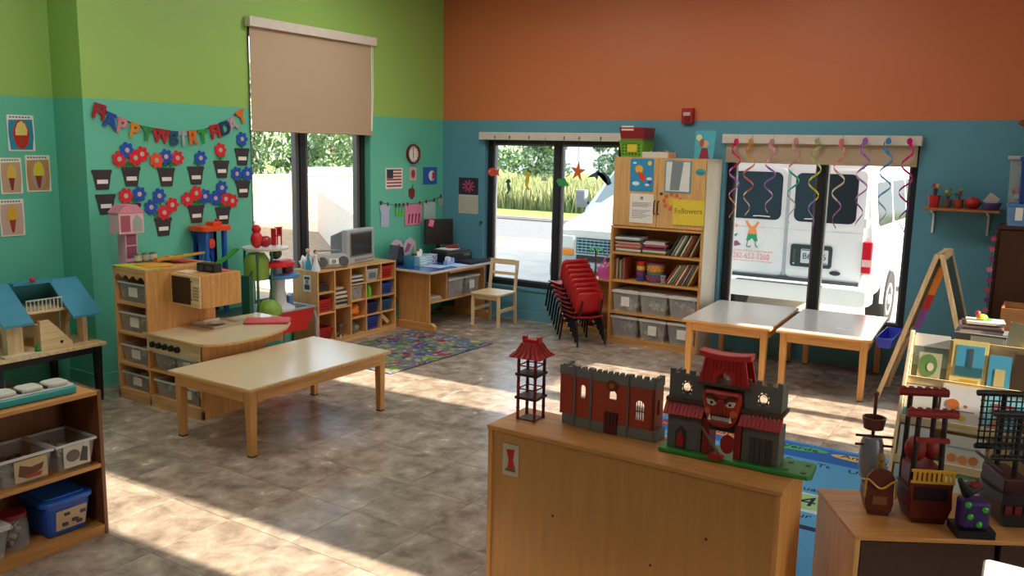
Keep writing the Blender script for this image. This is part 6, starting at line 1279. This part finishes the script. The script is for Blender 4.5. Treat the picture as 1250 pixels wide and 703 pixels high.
MB().box(-.05, .05, -.05, .08, .11, .19).build('cabin', P('7a1c18', .4), t, bevel=.006); MB().ball((-.03, -.01, .25), (.035, .04, .05), 10, 6).ball((.03, .03, .24), (.03, .03, .04), 10, 6).build('red_creature', P('9a1f1a', .5), t, smooth=True)
for y, z1 in ((-.05, .40), (.06, .45)):
    for s in (-1, 1): MB().tube([(s * .045, y, .11), (s * .04, y, z1)], .009, 8).build('mast', P('2a1a18', .5), t)
    b = MB().cyl((-.08, y, z1), (.08, y, z1), .016, n=10)
    for k in range(6): b.lathe([(.019, -.006), (.019, .006)], (0, 0, 0), 3) if False else b.cbox((-.065 + k * .026, y, z1 + .014), (.012, .02, .012))
    b.build('rolled_sail', P('8a1c16', .5), t)
MB().box(-.05, .05, -.09, -.07, .30, .315).build('red_platform', P('8f1c18', .5), t)
t = thing('toy_monster_cave', 'small purple and black toy hideout with green spots between the ships', 'toy', (6.145, -4.925, ZC), .5); t.scale = (1.1, 1.1, 1.1)
MB().prism([(-.06, -.05), (.06, -.05), (.07, .04), (-.05, .05)], 0, .025, 'xy').build('black_base', BLK, t); MB().prism([(-.045, -.035), (.045, -.04), (.04, .03), (-.04, .03)], .025, .12, 'xy').build('purple_rock', P('3a2468', .5), t, bevel=.012)
for x, z in ((-.02, .07), (.025, .095), (.01, .045), (-.03, .11)): MB().ball((x, -.04, z), (.011, .006, .011), 8, 5).build('green_spot', P('3fae2c', .4), t)
MB().tube([(-.06, -.03, .19), (-.02, .0, .14), (.03, .01, .16)], [.008, .022, .01], 8).build('black_dragon', P('1a1a1e', .4), t, smooth=True); MB().ball((.0, .0, .165), (.03, .02, .012), 10, 5).build('red_saddle', P('7a1a1a', .5), t)
t = ship('black toy ship with square net sails at the right edge of the dark cabinet', (6.225, -4.66, ZC), .5, '1c1416', '1c1416', .26, .13, .11)
MB().box(-.045, .045, -.10, .08, .11, .17).build('cabin', P('4a1c1a', .4), t, bevel=.004)
for y, z1 in ((-.07, .42), (.06, .46)):
    MB().cyl((0, y, .11), (0, y, z1), .010, n=8).build('mast', P('17171a', .5), t); MB().cyl((-.10, y, z1 - .01), (.10, y, z1 - .01), .012, n=8).build('yard', P('17171a', .5), t); MB().cyl((-.09, y, .24), (.09, y, .24), .010, n=8).build('yard', P('17171a', .5), t)
    b = MB()
    for k in range(9): b.cyl((-.085 + k * .021, y - .01, .245), (-.085 + k * .021, y - .01, z1 - .01), .003, n=5)
    for k in range(8): b.cyl((-.09, y - .01, .255 + k * .024), (.09, y - .01, .255 + k * .024), .003, n=5)
    b.build('net_sail', P('1b1c20', .5), t)
for k in range(3): MB().box(-.05 + k * .034, -.026 + k * .034, -.135, -.128, .05, .08).build('red_port', P('7a1c1c', .4), t)
for x in (-.065, .06): MB().box(x, x + .006, -.11, .1, .20, .21).build('deck_rail', P('2a1a1a', .4), t)

# ================================================================== left shelf contents
t = thing('toy_keyboard', 'teal toy drum pad with four white pads on the left shelf', 'toy', inl(.86, .125, LH), PI / 2 - .04)
MB().prism(rrect(-.26, .26, -.075, .075, .035), 0, .035, 'xy').build('teal_body', P('2fa5a8', .4), t, bevel=.008); MB().prism(rrect(-.25, .25, -.065, .065, .03), .035, .042, 'xy').build('white_deck', P('c9d2cc', .4), t, bevel=.003)
for k in range(4): MB().prism(rrect(-.235 + k * .12, -.13 + k * .12, -.055, .055, .03), .042, .062, 'xy').build('white_pad', P('d9d8cc', .4), t, bevel=.008)
for k in range(3): MB().box(-.122 + k * .12, -.112 + k * .12, -.04, .045, .042, .055).build('dark_key', P('2c3234', .5), t)
bin_('clear bin with black and white picture card at the right end of the left shelf', 'pale toys in the right end bin of the left shelf', .19, .26, .14, inl(1.07, .02, .37), PI / 2, card=False, cols=('5a5a58', 'b9b5a8', '8a8478'), seed=81, fill=.8)
t = thing('picture_card', 'black and white picture card in front of the right end bin', 'card', inl(1.07, .016, .37), PI / 2); MB().box(-.065, .065, 0, .003, .02, .125).build('card', P('d2ccba', .6), t); MB().prism(circ(-.02, .075, .035, 12, .03), -.0012, 0).build('animal_print', P('6a6258', .6), t); MB().prism([(.01, .04), (.05, .03), (.055, .1), (.03, .11)], -.0012, 0).build('animal_print', P('45403a', .6), t)
bin_('clear bin with a brown animal card on the left shelf middle tier', 'brown toys in the clear bin of the left shelf', .24, .26, .14, inl(.83, .02, .37), PI / 2, card=False, cols=('7a4a2c', '4a3a30', 'b98a5a'), seed=82, fill=.8)
t = thing('picture_card', 'brown animal picture card in front of the middle tier bin', 'card', inl(.85, .016, .37), PI / 2); MB().box(-.075, .075, 0, .003, .02, .12).build('card', P('c9b28a', .6), t); MB().prism([(-.06, .05), (-.02, .03), (.05, .06), (.06, .09), (0, .08), (-.05, .1)], -.0012, 0).build('animal_print', P('6a4226', .6), t); MB().prism([(-.02, .03), (.04, .03), (.05, .05), (-.03, .045)], -.0024, -.0013).build('animal_print', P('a8402c', .6), t)
bin_('clear bin with red lid on the left shelf middle tier, cut by the photo edge', 'dark toys in the red lidded bin', .20, .24, .12, inl(.58, .02, .37), PI / 2, lid=True, lidm=P('a8201f', .4), cols=('3a3a3c', '8a8478'), seed=83)
t = thing('blue_tub', 'blue lidded tub with a picture wrap on the bottom of the left shelf', 'tub', inl(1.02, .03, .05), PI / 2)
MB().taper(-.115, .115, 0, .22, 0, .165, .02).build('tub', P('1f4fb0', .35), t, bevel=.02); MB().prism(rrect(-.13, .13, -.012, .235, .04), .165, .19, 'xy').build('lid', P('1f5fc4', .35), t, bevel=.006); MB().prism(rrect(-.10, .10, .015, .205, .03), .19, .2, 'xy').build('lid_top', P('2268cc', .35), t, bevel=.004)
MB().add([(-.06, .014, .03), (.085, .014, .03), (.095, .003, .13), (-.06, .003, .13), (-.06, .017, .03), (.085, .017, .03), (.095, .006, .13), (-.06, .006, .13)], [(0, 1, 2, 3), (7, 6, 5, 4), (0, 4, 5, 1), (1, 5, 6, 2), (2, 6, 7, 3), (3, 7, 4, 0)]).build('picture_wrap', P('c9b08a', .5), t)
b = MB()
for x, z in ((-.03, .05), (.02, .06), (.06, .09), (-.02, .1), (.04, .045)): b.box(x, x + .025, .0, .012, z, z + .014)
b.build('wrap_print', P('4a3a5a', .5), t)
t = thing('jar', 'clear jar of small toys beside the blue tub on the left shelf', 'jar', inl(.80, .12, .05), 0); MB().lathe([(.06, 0), (.065, .005), (.065, .13), (.055, .15)], n=18).build('jar', CLEAR, t, smooth=True); MB().lathe([(.06, .15), (.06, .17), (0, .171)], n=18).build('lid', P('8a1f22', .4), t)
heap('small_toys', 'small red and brown toys inside the clear jar', -.045, .045, -.045, .045, .006, .12, ('8a2a22', '5a4030', 'b9a48a'), inl(.80, .12, .05), 0, 18, 84, .025)
bin_('clear bin with frosted lid and red toys on the bottom of the left shelf', 'red and white toys in the frosted lid bin', .26, .26, .15, inl(.60, .02, .05), PI / 2, lid=True, card=False, cols=('b02420', 'c9c5bc', '3a3a4a', '9a2a26'), seed=85, fill=.8, n=34)

# ================================================================== foreground corner at the lower right
t = thing('white_table', 'white rounded table corner at the bottom right of the photo', 'table', (6.23, -5.98, 0), 0)
MB().prism([(.02, 0), (.8, 0), (.8, .55), (.25, .555), (.0, .56), (-.012, .545), (0, .02)], .72, .75, 'xy').build('table_top', P('d8d6d0', .35), t, bevel=.006)
for x in (.06, .74):
    for y in (.06, .49): MB().cyl((x, y, 0), (x, y, .72), .018, n=10).build('leg', GREYP, t)
t = thing('chair', 'dark grey rounded chair back beside the dark cabinet at the right edge', 'chair', (6.45, -5.20, 0), .3)
MB().prism(rrect(-.17, .17, .36, .66, .08), -.02, .02).build('backrest', P('3c3f44', .8), t, bevel=.01); MB().prism(rrect(-.19, .19, .0, .05, .02), -.02, .05).build('foot', BLK, t); MB().cyl((0, 0, .05), (0, 0, .37), .02, n=10).build('post', BLK, t)

# ================================================================== outdoors
GZ = -.15
def ground_mat(name, c1, c2, sc, bump=.2):
    return mat(name, c1, .95, 0, .18, sc, bump=bump)
def gplane(name, m, x0, x1, y0, y1, z): o = MB().box(x0, x1, y0, y1, z - .1, z).build(name, m); return struct(o)
gplane('ground_pavement', mat('concrete', 'b9b4aa', .9, 0, .10, 3.0), -4.5, 40, .2, 9.0, GZ)
gplane('ground_road', mat('asphalt', '74767a', .9, 0, .10, 8.0), -60, 40, 9.0, 13.5, GZ - .02)
gplane('ground_lawn', mat('lawn', '7f9a4a', 1, 0, .2, 6.0), -60, 40, 13.5, 60, GZ - .01)
gplane('ground_mulch', mat('mulch', 'a88f74', 1, 0, .22, 7.0), -20, 0, -30, 9.0, GZ - .012)
gplane('ground_far', mat('far_lawn', '7f9a4a', 1, 0, .2, 2.0), -90, -20, -60, 60, GZ - .03)
gplane('ground_right', mat('asphalt_r', '8a8a8a', .9, 0, .1, 8.0), 8.4, 40, -40, .2, GZ - .01)
MB().box(-60, 40, 13.45, 13.6, GZ, GZ + .08).build('kerb', mat('concrete', 'b9b4aa')); bpy.data.objects['kerb']['kind'] = 'structure'
# tall meadow grass
R = random.Random(5)
def grass_patch(name, label, x0, x1, y0, y1, n, h0, h1, cols):
    b = MB(); idx = []
    V = []; F_ = []
    for k in range(n):
        x = R.uniform(x0, x1); y = R.uniform(y0, y1); h_ = R.uniform(h0, h1); a = R.random() * PI; w_ = .012 + .02 * R.random(); lx = R.uniform(-.25, .25) * h_; ly = R.uniform(-.2, .2) * h_
        o = len(V); dx, dy = math.cos(a) * w_, math.sin(a) * w_
        V += [(x - dx, y - dy, GZ), (x + dx, y + dy, GZ), (x + dx * .6 + lx * .5, y + dy * .6 + ly * .5, GZ + h_ * .6), (x - dx * .6 + lx * .5, y - dy * .6 + ly * .5, GZ + h_ * .6), (x + lx, y + ly, GZ + h_)]
        F_ += [(o, o + 1, o + 2, o + 3), (o + 3, o + 2, o + 4)]; c = R.randrange(len(cols)); idx += [c, c]
    me = bpy.data.meshes.new(name); me.from_pydata(V, [], F_)
    for c in cols: me.materials.append(P(c, .9))
    me.polygons.foreach_set('material_index', idx)
    o = link(name, me); o['kind'] = 'stuff'; o['label'] = label; o['category'] = 'grass'
grass_patch('meadow_grass', 'tall yellow green meadow grass beyond the road', -18, 10, 17, 27, 80000, .25, 1.0, ('6f8050', '7f8862', '627a4a', '7c845c', '8c8a68'))
# trees
LEAF = ['86a080', '94ac88', '789478', 'a2b694']
def tree(label, x, y, h, r, seed, tall=1.0, zb=GZ, group='trees behind the road'):
    R = random.Random(seed); t = thing('tree', label, 'tree', (x, y, zb), 0, group)
    MB().tube([(0, 0, 0), (.05, 0, h * .3), (0, .05, h * .6), (0, 0, h * .85)], [.16, .13, .08, .03], 8).build('trunk', mat('bark', '6a5a48', .9, 0, .2, 8), t)
    V = []; F_ = []; idx = []
    cl = [(max(-.62, min(.62, R.gauss(0, .35))) * r, max(-.62, min(.62, R.gauss(0, .35))) * r, h * (.06 + .84 * (q + R.random()) / 22), r * R.uniform(.28, .4)) for q in range(22)]
    for k in range(5200):
        c = cl[R.randrange(22)]; d = Vector((R.gauss(0, 1), R.gauss(0, 1), R.gauss(0, 1))).normalized() * c[3] * R.uniform(.55, 1)
        p = Vector((c[0], c[1], c[2])) + Vector((d.x, d.y, d.z * .8 * tall)); s = R.uniform(.09, .2)
        u = Vector((R.gauss(0, 1), R.gauss(0, 1), R.gauss(0, 1))).normalized(); w_ = u.orthogonal().normalized()
        o = len(V); V += [p - u * s, p + w_ * s * .5, p + u * s, p - w_ * s * .5]; F_.append((o, o + 1, o + 2, o + 3)); idx.append(R.randrange(4))
    me = bpy.data.meshes.new('crown'); me.from_pydata(V, [], F_)
    for c in LEAF: me.materials.append(P(c, .9))
    me.polygons.foreach_set('material_index', idx); o = link('crown', me, t); o['kind'] = 'stuff'
    return t
trees = [(-19, 34, 5.5, 2.4), (-14, 35, 6.2, 2.5), (-9, 34, 5.6, 2.4), (-4, 35, 6.0, 2.5), (1, 34, 5.4, 2.4), (6, 35, 6.2, 2.5), (-16.5, 40, 6.8, 2.5), (-11.5, 41, 7.2, 2.5), (-6.5, 40, 6.6, 2.5), (-1.5, 41, 7.0, 2.5), (3.5, 40, 6.8, 2.5), (8.5, 41, 7.2, 2.5)]
first = None; nn_ = 0
for k, (x, y, h_, r) in enumerate(trees):
    lb = '%s leafy tree beyond the meadow seen through the back windows, %s from the left' % (('near', ORD[k + 1]) if k < 6 else ('far', ORD[k - 5]))
    if k < 3:
        q = tree(lb, x, y, h_, r, 30 + k)
        if k == 0: tr0 = [q]
        else: tr0.append(q)
    else:
        o = dup(tr0[k % 3], (x, y, GZ), k * 1.3, lb); o.scale = (r / 2.5, r / 2.5, h_ / 5.8)
lt = [(-15.5, 4.5, 4.6, 2.2), (-17, 9.6, 5.0, 2.2), (-20.5, 14.5, 5.6, 2.3), (-21.5, 20, 5.2, 2.3), (-25, 25, 6.0, 2.3), (-22, 8.0, 6.2, 2.3), (-27, 19, 7, 2.4), (-30, 13.0, 7.4, 2.4), (-30, 26, 7.4, 2.4)]
for k, (x, y, h_, r) in enumerate(lt):
    o = dup(tr0[k % 3], (x, y, GZ), 2 + k * 1.1, 'leafy tree behind the block wall in the tall window, %s' % ('nearest, hidden at left', 'nearest, left pane', 'second row, left pane', 'second row, centre', 'second row, right pane', 'behind the nearest, left', 'back row, centre', 'back row, left', 'back row, right')[k]); o.scale = (r / 2.5, r / 2.5, h_ / 5.8); o['group'] = 'trees behind the block wall'
# block wall with courses, seen through the tall left window
wl = struct(MB().box(-11.30, -11.12, 1.0, 15.0, GZ - .1, 1.08).build('wall_garden', mat('mortar', '7d756b', .9)))
bm_ = MB().box(-.018, 0.0, -.195, .195, -.095, .095).mesh('block'); bm_.materials.append(mat('concrete_block', '93887c', .9, 0, .12, 9, island=.08))
for r in range(6):
    for k in range(34):
        o = link('block', bm_, wl); o.location = (-11.10, 1.4 + k * .4 + (.2 if r % 2 else 0), GZ + .12 + r * .2)
for k in range(14): MB().box(-11.33, -11.08, 1.0 + k + .005, 2.0 + k - .005, 1.08, 1.15).build('coping', mat('coping', 'a0978a', .9, 0, .08, 9), wl)
# white board fence in front of it
fr = thing('white_fence', 'white board fence running towards the building outside the tall window', 'fence', (-8.95, 6.75, GZ), math.atan2(-5.14, 6.13))
for k in range(25): MB().box(k * .32 + .004, k * .32 + .316, -.02, .02, 0, .97).build('board', P('dcd8d0', .6), fr)
MB().box(0, 8.0, -.03, .03, .97, 1.0).build('cap_rail', P('e2ded6', .6), fr)
# shed roof behind the wall
t = thing('shed', 'grey roofed shed behind the block wall in the tall window', 'shed', (-14.5, 13.2, GZ - .02), 0); t.scale = (1, 1, .82)
MB().box(-1.2, 1.2, -1.1, 1.9, 0, 1.0).build('wall', P('9c9f9c', .8), t)
MB().prism([(-1.5, 1.0), (2.3, 1.0), (1.3, 1.62), (-.6, 1.62)], -1.4, 1.4, 'yz').build('roof', mat('shingle', '9aa0a8', .9, 0, .1, 12), t)
for k in range(5): MB().prism([(-1.5 + k * .17, 1.02 + k * .115), (2.3 - k * .19, 1.02 + k * .115), (2.3 - k * .19, 1.06 + k * .115), (-1.5 + k * .17, 1.06 + k * .115)], 1.40, 1.43, 'yz').build('shingle_course', P('7f858e', .9), t)

# ------------------------------------------------------------------ vans
VW = mat('van_white', 'e8ecef', .25, 0, .02, 3); VG = P('2a3238', .06); TIRE = P('1b1b1d', .8); VCH = mat('van_chrome', 'd0d3d6', .2, .9, .02)
def wheel(t, x, y, r=.36):
    b = MB(); sg = 1 if x > 0 else -1
    def ringx(prof, n=24):
        V = []; F_ = []
        for rr, xx in prof: V += [(xx, y + rr * math.cos(2 * PI * k / n), r + rr * math.sin(2 * PI * k / n)) for k in range(n)]
        for i in range(len(prof) - 1): F_ += [(i * n + k, i * n + (k + 1) % n, i * n + n + (k + 1) % n, i * n + n + k) for k in range(n)]
        F_ += [tuple(range(n)), tuple(range((len(prof) - 1) * n, len(prof) * n))]
        return MB().add(V, F_)
    w_ = ringx([(r * .6, x - .1), (r * .95, x - .11), (r, x - .07), (r, x + .07), (r * .95, x + .11), (r * .6, x + .1)]).build('wheel', TIRE, t, smooth=True)
    ringx([(r * .58, x + sg * .09), (r * .55, x + sg * .105), (r * .2, x + sg * .09), (r * .15, x + sg * .115), (.001, x + sg * .118)]).build('hubcap', VCH, w_, smooth=True)
def loftbody(secs, m, name, t, bev=0):
    """secs: list of (y, [(x,z)...right half bottom to top]) mirrored across x"""
    V = []; F_ = []; n = None
    for y, h_ in secs:
        loop = [(x, y, z) for x, z in h_] + [(-x, y, z) for x, z in h_[::-1]]; n = len(loop); V += loop
    for i in range(len(secs) - 1):
        for k in range(n): F_.append((i * n + k, i * n + (k + 1) % n, i * n + n + (k + 1) % n, i * n + n + k))
    F_ += [tuple(range(n - 1, -1, -1)), tuple(range((len(secs) - 1) * n, len(secs) * n))]
    return MB().add(V, F_).build(name, m, t, smooth=True, bevel=bev)
def sec(k=1.0, zt=2.09, zb=.48, tuck=1.0): return [(.93 * k, zb), (.985 * k, zb + .12), (1.0 * k, .95), (.985 * k, 1.2), (.90 * k * tuck, zt - .16), (.82 * k * tuck, zt - .05), (.60 * k * tuck, zt)]
# rear of a white van (rear plane at local y=0, nose towards +Y)
v = thing('passenger_van', 'white passenger van parked with its rear doors facing the right-hand window', 'van', (3.58, 1.98, GZ), 0)
loftbody([(0.0, sec(.965, 2.04)), (.05, sec(.99, 2.08)), (.3, sec()), (4.2, sec()), (4.6, sec(.99, 2.06))], VW, 'body', v)
loftbody([(4.55, [(.9, .48), (.97, .6), (.98, .95), (.96, 1.2), (.93, 1.3), (.9, 1.32), (.6, 1.34)]), (5.5, [(.85, .48), (.92, .6), (.92, .9), (.9, 1.08), (.85, 1.12), (.8, 1.13), (.5, 1.14)])], VW, 'hood', v)
def vrr(x0, x1, z0, z1, r, y0, y1, name, m, par): return MB().prism(rrect(x0, x1, z0, z1, r, 5), y0, y1).build(name, m, par)
for s in (-1, 1):
    d = vrr(min(s * .02, s * .86), max(s * .02, s * .86), .66, 1.93, .07, -.018, .03, 'rear_door', VW, v)
    gs = vrr(min(s * .085, s * .755), max(s * .085, s * .755), 1.335, 1.875, .07, -.026, -.018, 'door_glass', VG, d); 
    MB().prism(rrect(min(s * .075, s * .765), max(s * .075, s * .765), 1.325, 1.885, .075, 5), -.021, -.0182).build('glass_gasket', BLK, d)
    MB().tube([(s * .2, -.03, 1.36), (s * .32, -.034, 1.365), (s * .4, -.03, 1.36)], .006, 6).build('wiper_clip', PAPER, d)
    MB().box(min(s * .862, s * .97), max(s * .862, s * .97), -.035, .1, .78, 1.14).build('tail_light', P('c21f2c', .2), v, bevel=.012); MB().box(min(s * .868, s * .964), max(s * .868, s * .964), -.0365, -.034, .86, .94).build('reverse_lamp', P('e0b8b8', .2), v)
    MB().box(min(s * .865, s * .885), max(s * .865, s * .885), -.02, .01, 1.3, 1.4).box(min(s * .865, s * .885), max(s * .865, s * .885), -.02, .01, .7, .76).build('hinge', VW, v)
MB().box(-.86, .86, -.02, -.0185, 1.225, 1.23).build('door_crease', P('c3c9ce', .4), v)
vrr(-.02, .02, .68, 1.9, .01, -.024, -.017, 'door_seal', P('aab2b8', .5), v)
pr = vrr(.07, .54, .80, 1.06, .03, -.03, -.018, 'plate_recess', P('2f3a3c', .5), v)
MB().prism(rrect(.19, .50, .845, 1.01, .012), -.034, -.0302).build('licence_plate', P('cfd6dc', .4), pr); text('B6 756', .10, P('2a3340', .5), pr, (.345, -.0352, .925), name='plate_number', sx=.95)
MB().box(.2, .3, -.0352, -.034, .993, 1.005).box(.4, .49, -.0352, -.034, .85, .862).build('plate_sticker', P('4a5a7a', .5), pr); MB().box(.10, .13, -.034, -.0302, .86, 1.0).build('door_handle', P('4a5254', .3), pr); MB().cyl((.115, -.03, .835), (.115, -.04, .835), .014, n=10).build('lock', VCH, pr)
lg = MB().prism(circ(.585, .755, .062, 20, .028), -.026, -.018).build('badge', P('3a4048', .3, .3), v); MB().tube([(.585 + .06 * math.cos(2 * PI * k / 20), -.027, .755 + .026 * math.sin(2 * PI * k / 20)) for k in range(21)], .003, 5).build('badge_rim', VCH, lg)
text('E350', .07, P('6a7076', .3, .5), v, (-.76, -.0215, .83), name='model_mark'); MB().box(-.80, -.64, -.0212, -.0188, .748, .760).build('model_mark', P('8a9096', .3, .5), v)
# door logo: two children at play, phone number
lo = MB().prism(rrect(-.62, -.585, 1.21, 1.25, .01), -.021, -.0192).build('door_logo', P('f0a87a', .6), v)
MB().prism([(-.46, 1.13), (-.34, 1.13), (-.36, 1.21), (-.32, 1.285), (-.345, 1.295), (-.385, 1.235), (-.42, 1.235), (-.47, 1.30), (-.495, 1.29), (-.44, 1.2)], -.0215, -.0195).build('logo_shirt', P('f09a5a', .6), lo); MB().prism([(-.47, 1.06), (-.43, 1.06), (-.40, 1.09), (-.37, 1.055), (-.33, 1.055), (-.35, 1.14), (-.45, 1.14)], -.0222, -.0196).build('logo_shorts', P('1f9a6a', .6), lo)
MB().tube([(-.45, -.021, 1.06), (-.46, -.021, .985), (-.42, -.021, .98), (-.41, -.021, 1.0)], .005, 5).tube([(-.36, -.021, 1.06), (-.35, -.021, 1.0), (-.32, -.021, .985)], .005, 5).build('logo_legs', P('4a5058', .6), lo)
MB().prism([(-.78, 1.02), (-.72, .985), (-.60, .98), (-.53, 1.0), (-.58, 1.05), (-.65, 1.03), (-.74, 1.06)], -.0215, -.0195).build('logo_figure', P('8a5a78', .6), lo); MB().prism([(-.70, 1.07), (-.60, 1.1), (-.57, 1.14), (-.66, 1.11)], -.0222, -.0196).build('logo_green', P('4a9a6a', .6), lo)
b = MB()
for k in range(26):
    a0, a1 = 2 * PI * k / 26, 2 * PI * (k + .5) / 26
    b.tube([(-.52 + .29 * math.cos(a0), -.0205, 1.13 + .19 * math.sin(a0)), (-.52 + .29 * math.cos(a1), -.0205, 1.13 + .19 * math.sin(a1))], .0025, 4)
b.build('logo_ring', P('e6c9c9', .6), lo)
b = MB()
for k in range(15): b.box(-.64 + k * .034, -.618 + k * .034, -.0212, -.0192, .925, .94)
b.build('door_lettering', P('f0b8b0', .6), v); text('262-652-5260', .10, P('f09a94', .6), v, (-.40, -.021, .87), name='phone_number', sx=.80); MB().box(-.66, -.14, -.0205, -.0188, .812, .818).build('lettering_rule', P('f0a8a0', .6), v)
# bumper
loftbody([(-.22, [(.94, .42), (.97, .46), (.97, .58), (.95, .60), (.9, .605), (.8, .61), (.5, .61)]), (.06, [(.96, .40), (1.0, .44), (1.0, .60), (.98, .63), (.9, .635), (.8, .64), (.5, .64)])], VW, 'rear_bumper', v)
MB().box(-.5, .5, -.225, -.04, .608, .618).build('bumper_tread', P('4a4e52', .7), v); MB().box(-.85, .85, -.045, .0, .60, .665).build('bumper_gap', P('3a3f44', .6), v)
# side glass and wheel
for s in (-1, 1):
    for k, (y0, y1) in enumerate(((.22, 1.12), (1.22, 2.1), (2.2, 3.1), (3.25, 4.1))):
        b = MB(); x0, x1 = s * .989, s * .925; n = rrect(y0, y1, 1.30, 1.80, .08, 4)
        def xx(z): return s * (.985 + (.90 - .985) * (z - 1.2) / .73 + .006)
        V = [(xx(z), y, z) for y, z in n] + [(xx(z) - s * .02, y, z) for y, z in n]; m_ = len(n)
        b.add(V, [tuple(range(m_)), tuple(range(2 * m_ - 1, m_ - 1, -1))] + [(i, (i + 1) % m_, (i + 1) % m_ + m_, i + m_) for i in range(m_)]).build('side_glass', VG, v)
    for y in (1.05, 4.55): wheel(v, s * .92, y)
    MB().tube([(s * 1.0, 1.05 + .44 * math.cos(PI * k / 12), .36 + .44 * math.sin(PI * k / 12)) for k in range(13)], .022, 6).build('wheel_arch', P('d3d8dc', .3), v)
    MB().box(min(s * .985, s * 1.008), max(s * .985, s * 1.008), 1.55, 4.0, .66, .70).build('side_moulding', P('c3c8cc', .4), v)
# front of the second white van (nose towards -Y)
v = thing('passenger_van', 'white van parked nose-in outside the window with paper sea animals', 'van', (1.46, 1.75, GZ), 0)
loftbody([(0.0, [(.86, .55), (.90, .62), (.90, .80), (.88, .95), (.85, 1.0), (.8, 1.03), (.5, 1.05)]), (.12, [(.90, .52), (.95, .62), (.95, .85), (.93, 1.02), (.90, 1.06), (.84, 1.09), (.5, 1.12)]), (1.05, [(.95, .5), (.99, .62), (1.0, .95), (.98, 1.18), (.95, 1.24), (.9, 1.27), (.5, 1.30)])], VW, 'hood', v)
loftbody([(1.0, [(.95, .5), (.99, .62), (1.0, .95), (.985, 1.2), (.97, 1.26), (.93, 1.28), (.5, 1.30)]), (1.85, [(.93, .5), (.985, .62), (1.0, .95), (.985, 1.2), (.87, 1.9), (.80, 2.0), (.5, 2.04)]), (2.3, sec()), (5.4, sec())], VW, 'body', v)
V = [(-.86, 1.10, 1.335), (.86, 1.10, 1.335), (.78, 1.80, 1.955), (-.78, 1.80, 1.955)]; q = [(x, y - .02, z + .02) for x, y, z in V]
MB().add(q + V, [(0, 1, 2, 3), (7, 6, 5, 4), (0, 4, 5, 1), (1, 5, 6, 2), (2, 6, 7, 3), (3, 7, 4, 0)]).build('windshield', P('5f747c', .05), v)
for s in (-.5, .25): MB().tube([(s, 1.04, 1.335), (s + .2, 1.10, 1.38), (s + .55, 1.12, 1.40)], .009, 6).build('wiper', BLK, v)
gr = MB().box(-.56, .56, -.012, .03, .74, .95).build('grille', P('4a4c50', .4), v, bevel=.01); b = MB()
for k in range(5): b.box(-.54, .54, -.022, -.012, .76 + k * .04, .772 + k * .04)
for k in range(18): b.box(-.53 + k * .062, -.522 + k * .062, -.02, -.012, .75, .94)
b.build('grille_bars', VCH, gr)
for s in (-1, 1):
    MB().box(min(s * .585, s * .83), max(s * .585, s * .83), -.02, .04, .80, .97).build('headlamp', P('e3e8ea', .08), v, bevel=.012); MB().box(min(s * .60, s * .91), max(s * .60, s * .91), -.022, .06, .70, .785).build('marker_lamp', P('f0932a', .2), v, bevel=.01)
    ma, mb = (1.08, 1.26) if s < 0 else (.99, 1.09)
    m_ = MB().box(min(s * ma, s * mb), max(s * ma, s * mb), 1.20, 1.30, 1.26, 1.52).build('mirror', P('7d868b', .3), v, bevel=.03); MB().tube([(s * .97, 1.3, 1.28), (s * 1.1, 1.27, 1.34)], .018, 6).build('mirror_arm', BLK, m_); MB().box(min(s * ma + .01, s * mb + .01), max(s * ma - .01, s * mb - .01), 1.297, 1.303, 1.28, 1.5).build('mirror_glass', P('7a868c', .05), m_)
    for y in (.95, 4.4): wheel(v, s * .92, y)
loftbody([(-.14, [(.84, .40), (.88, .44), (.88, .58), (.86, .62), (.8, .63), (.7, .635), (.5, .64)]), (.1, [(.93, .40), (.97, .44), (.97, .60), (.95, .63), (.9, .64), (.8, .645), (.5, .65)])], VCH, 'front_bumper', v)
MB().box(-.35, .35, -.15, -.135, .47, .54).build('air_slot', P('2f3236', .6), v); MB().box(-.55, .55, -.015, .02, .64, .72).build('lower_grille', P('2c2f33', .6), v)

# things that stand on furniture rest a hair above it
for o in list(COL.objects):
    if o.parent is None and 'category' in o and o.location.z > .03 and o.location.x > -3 and o.location.y < .2: o.location.z += .0012
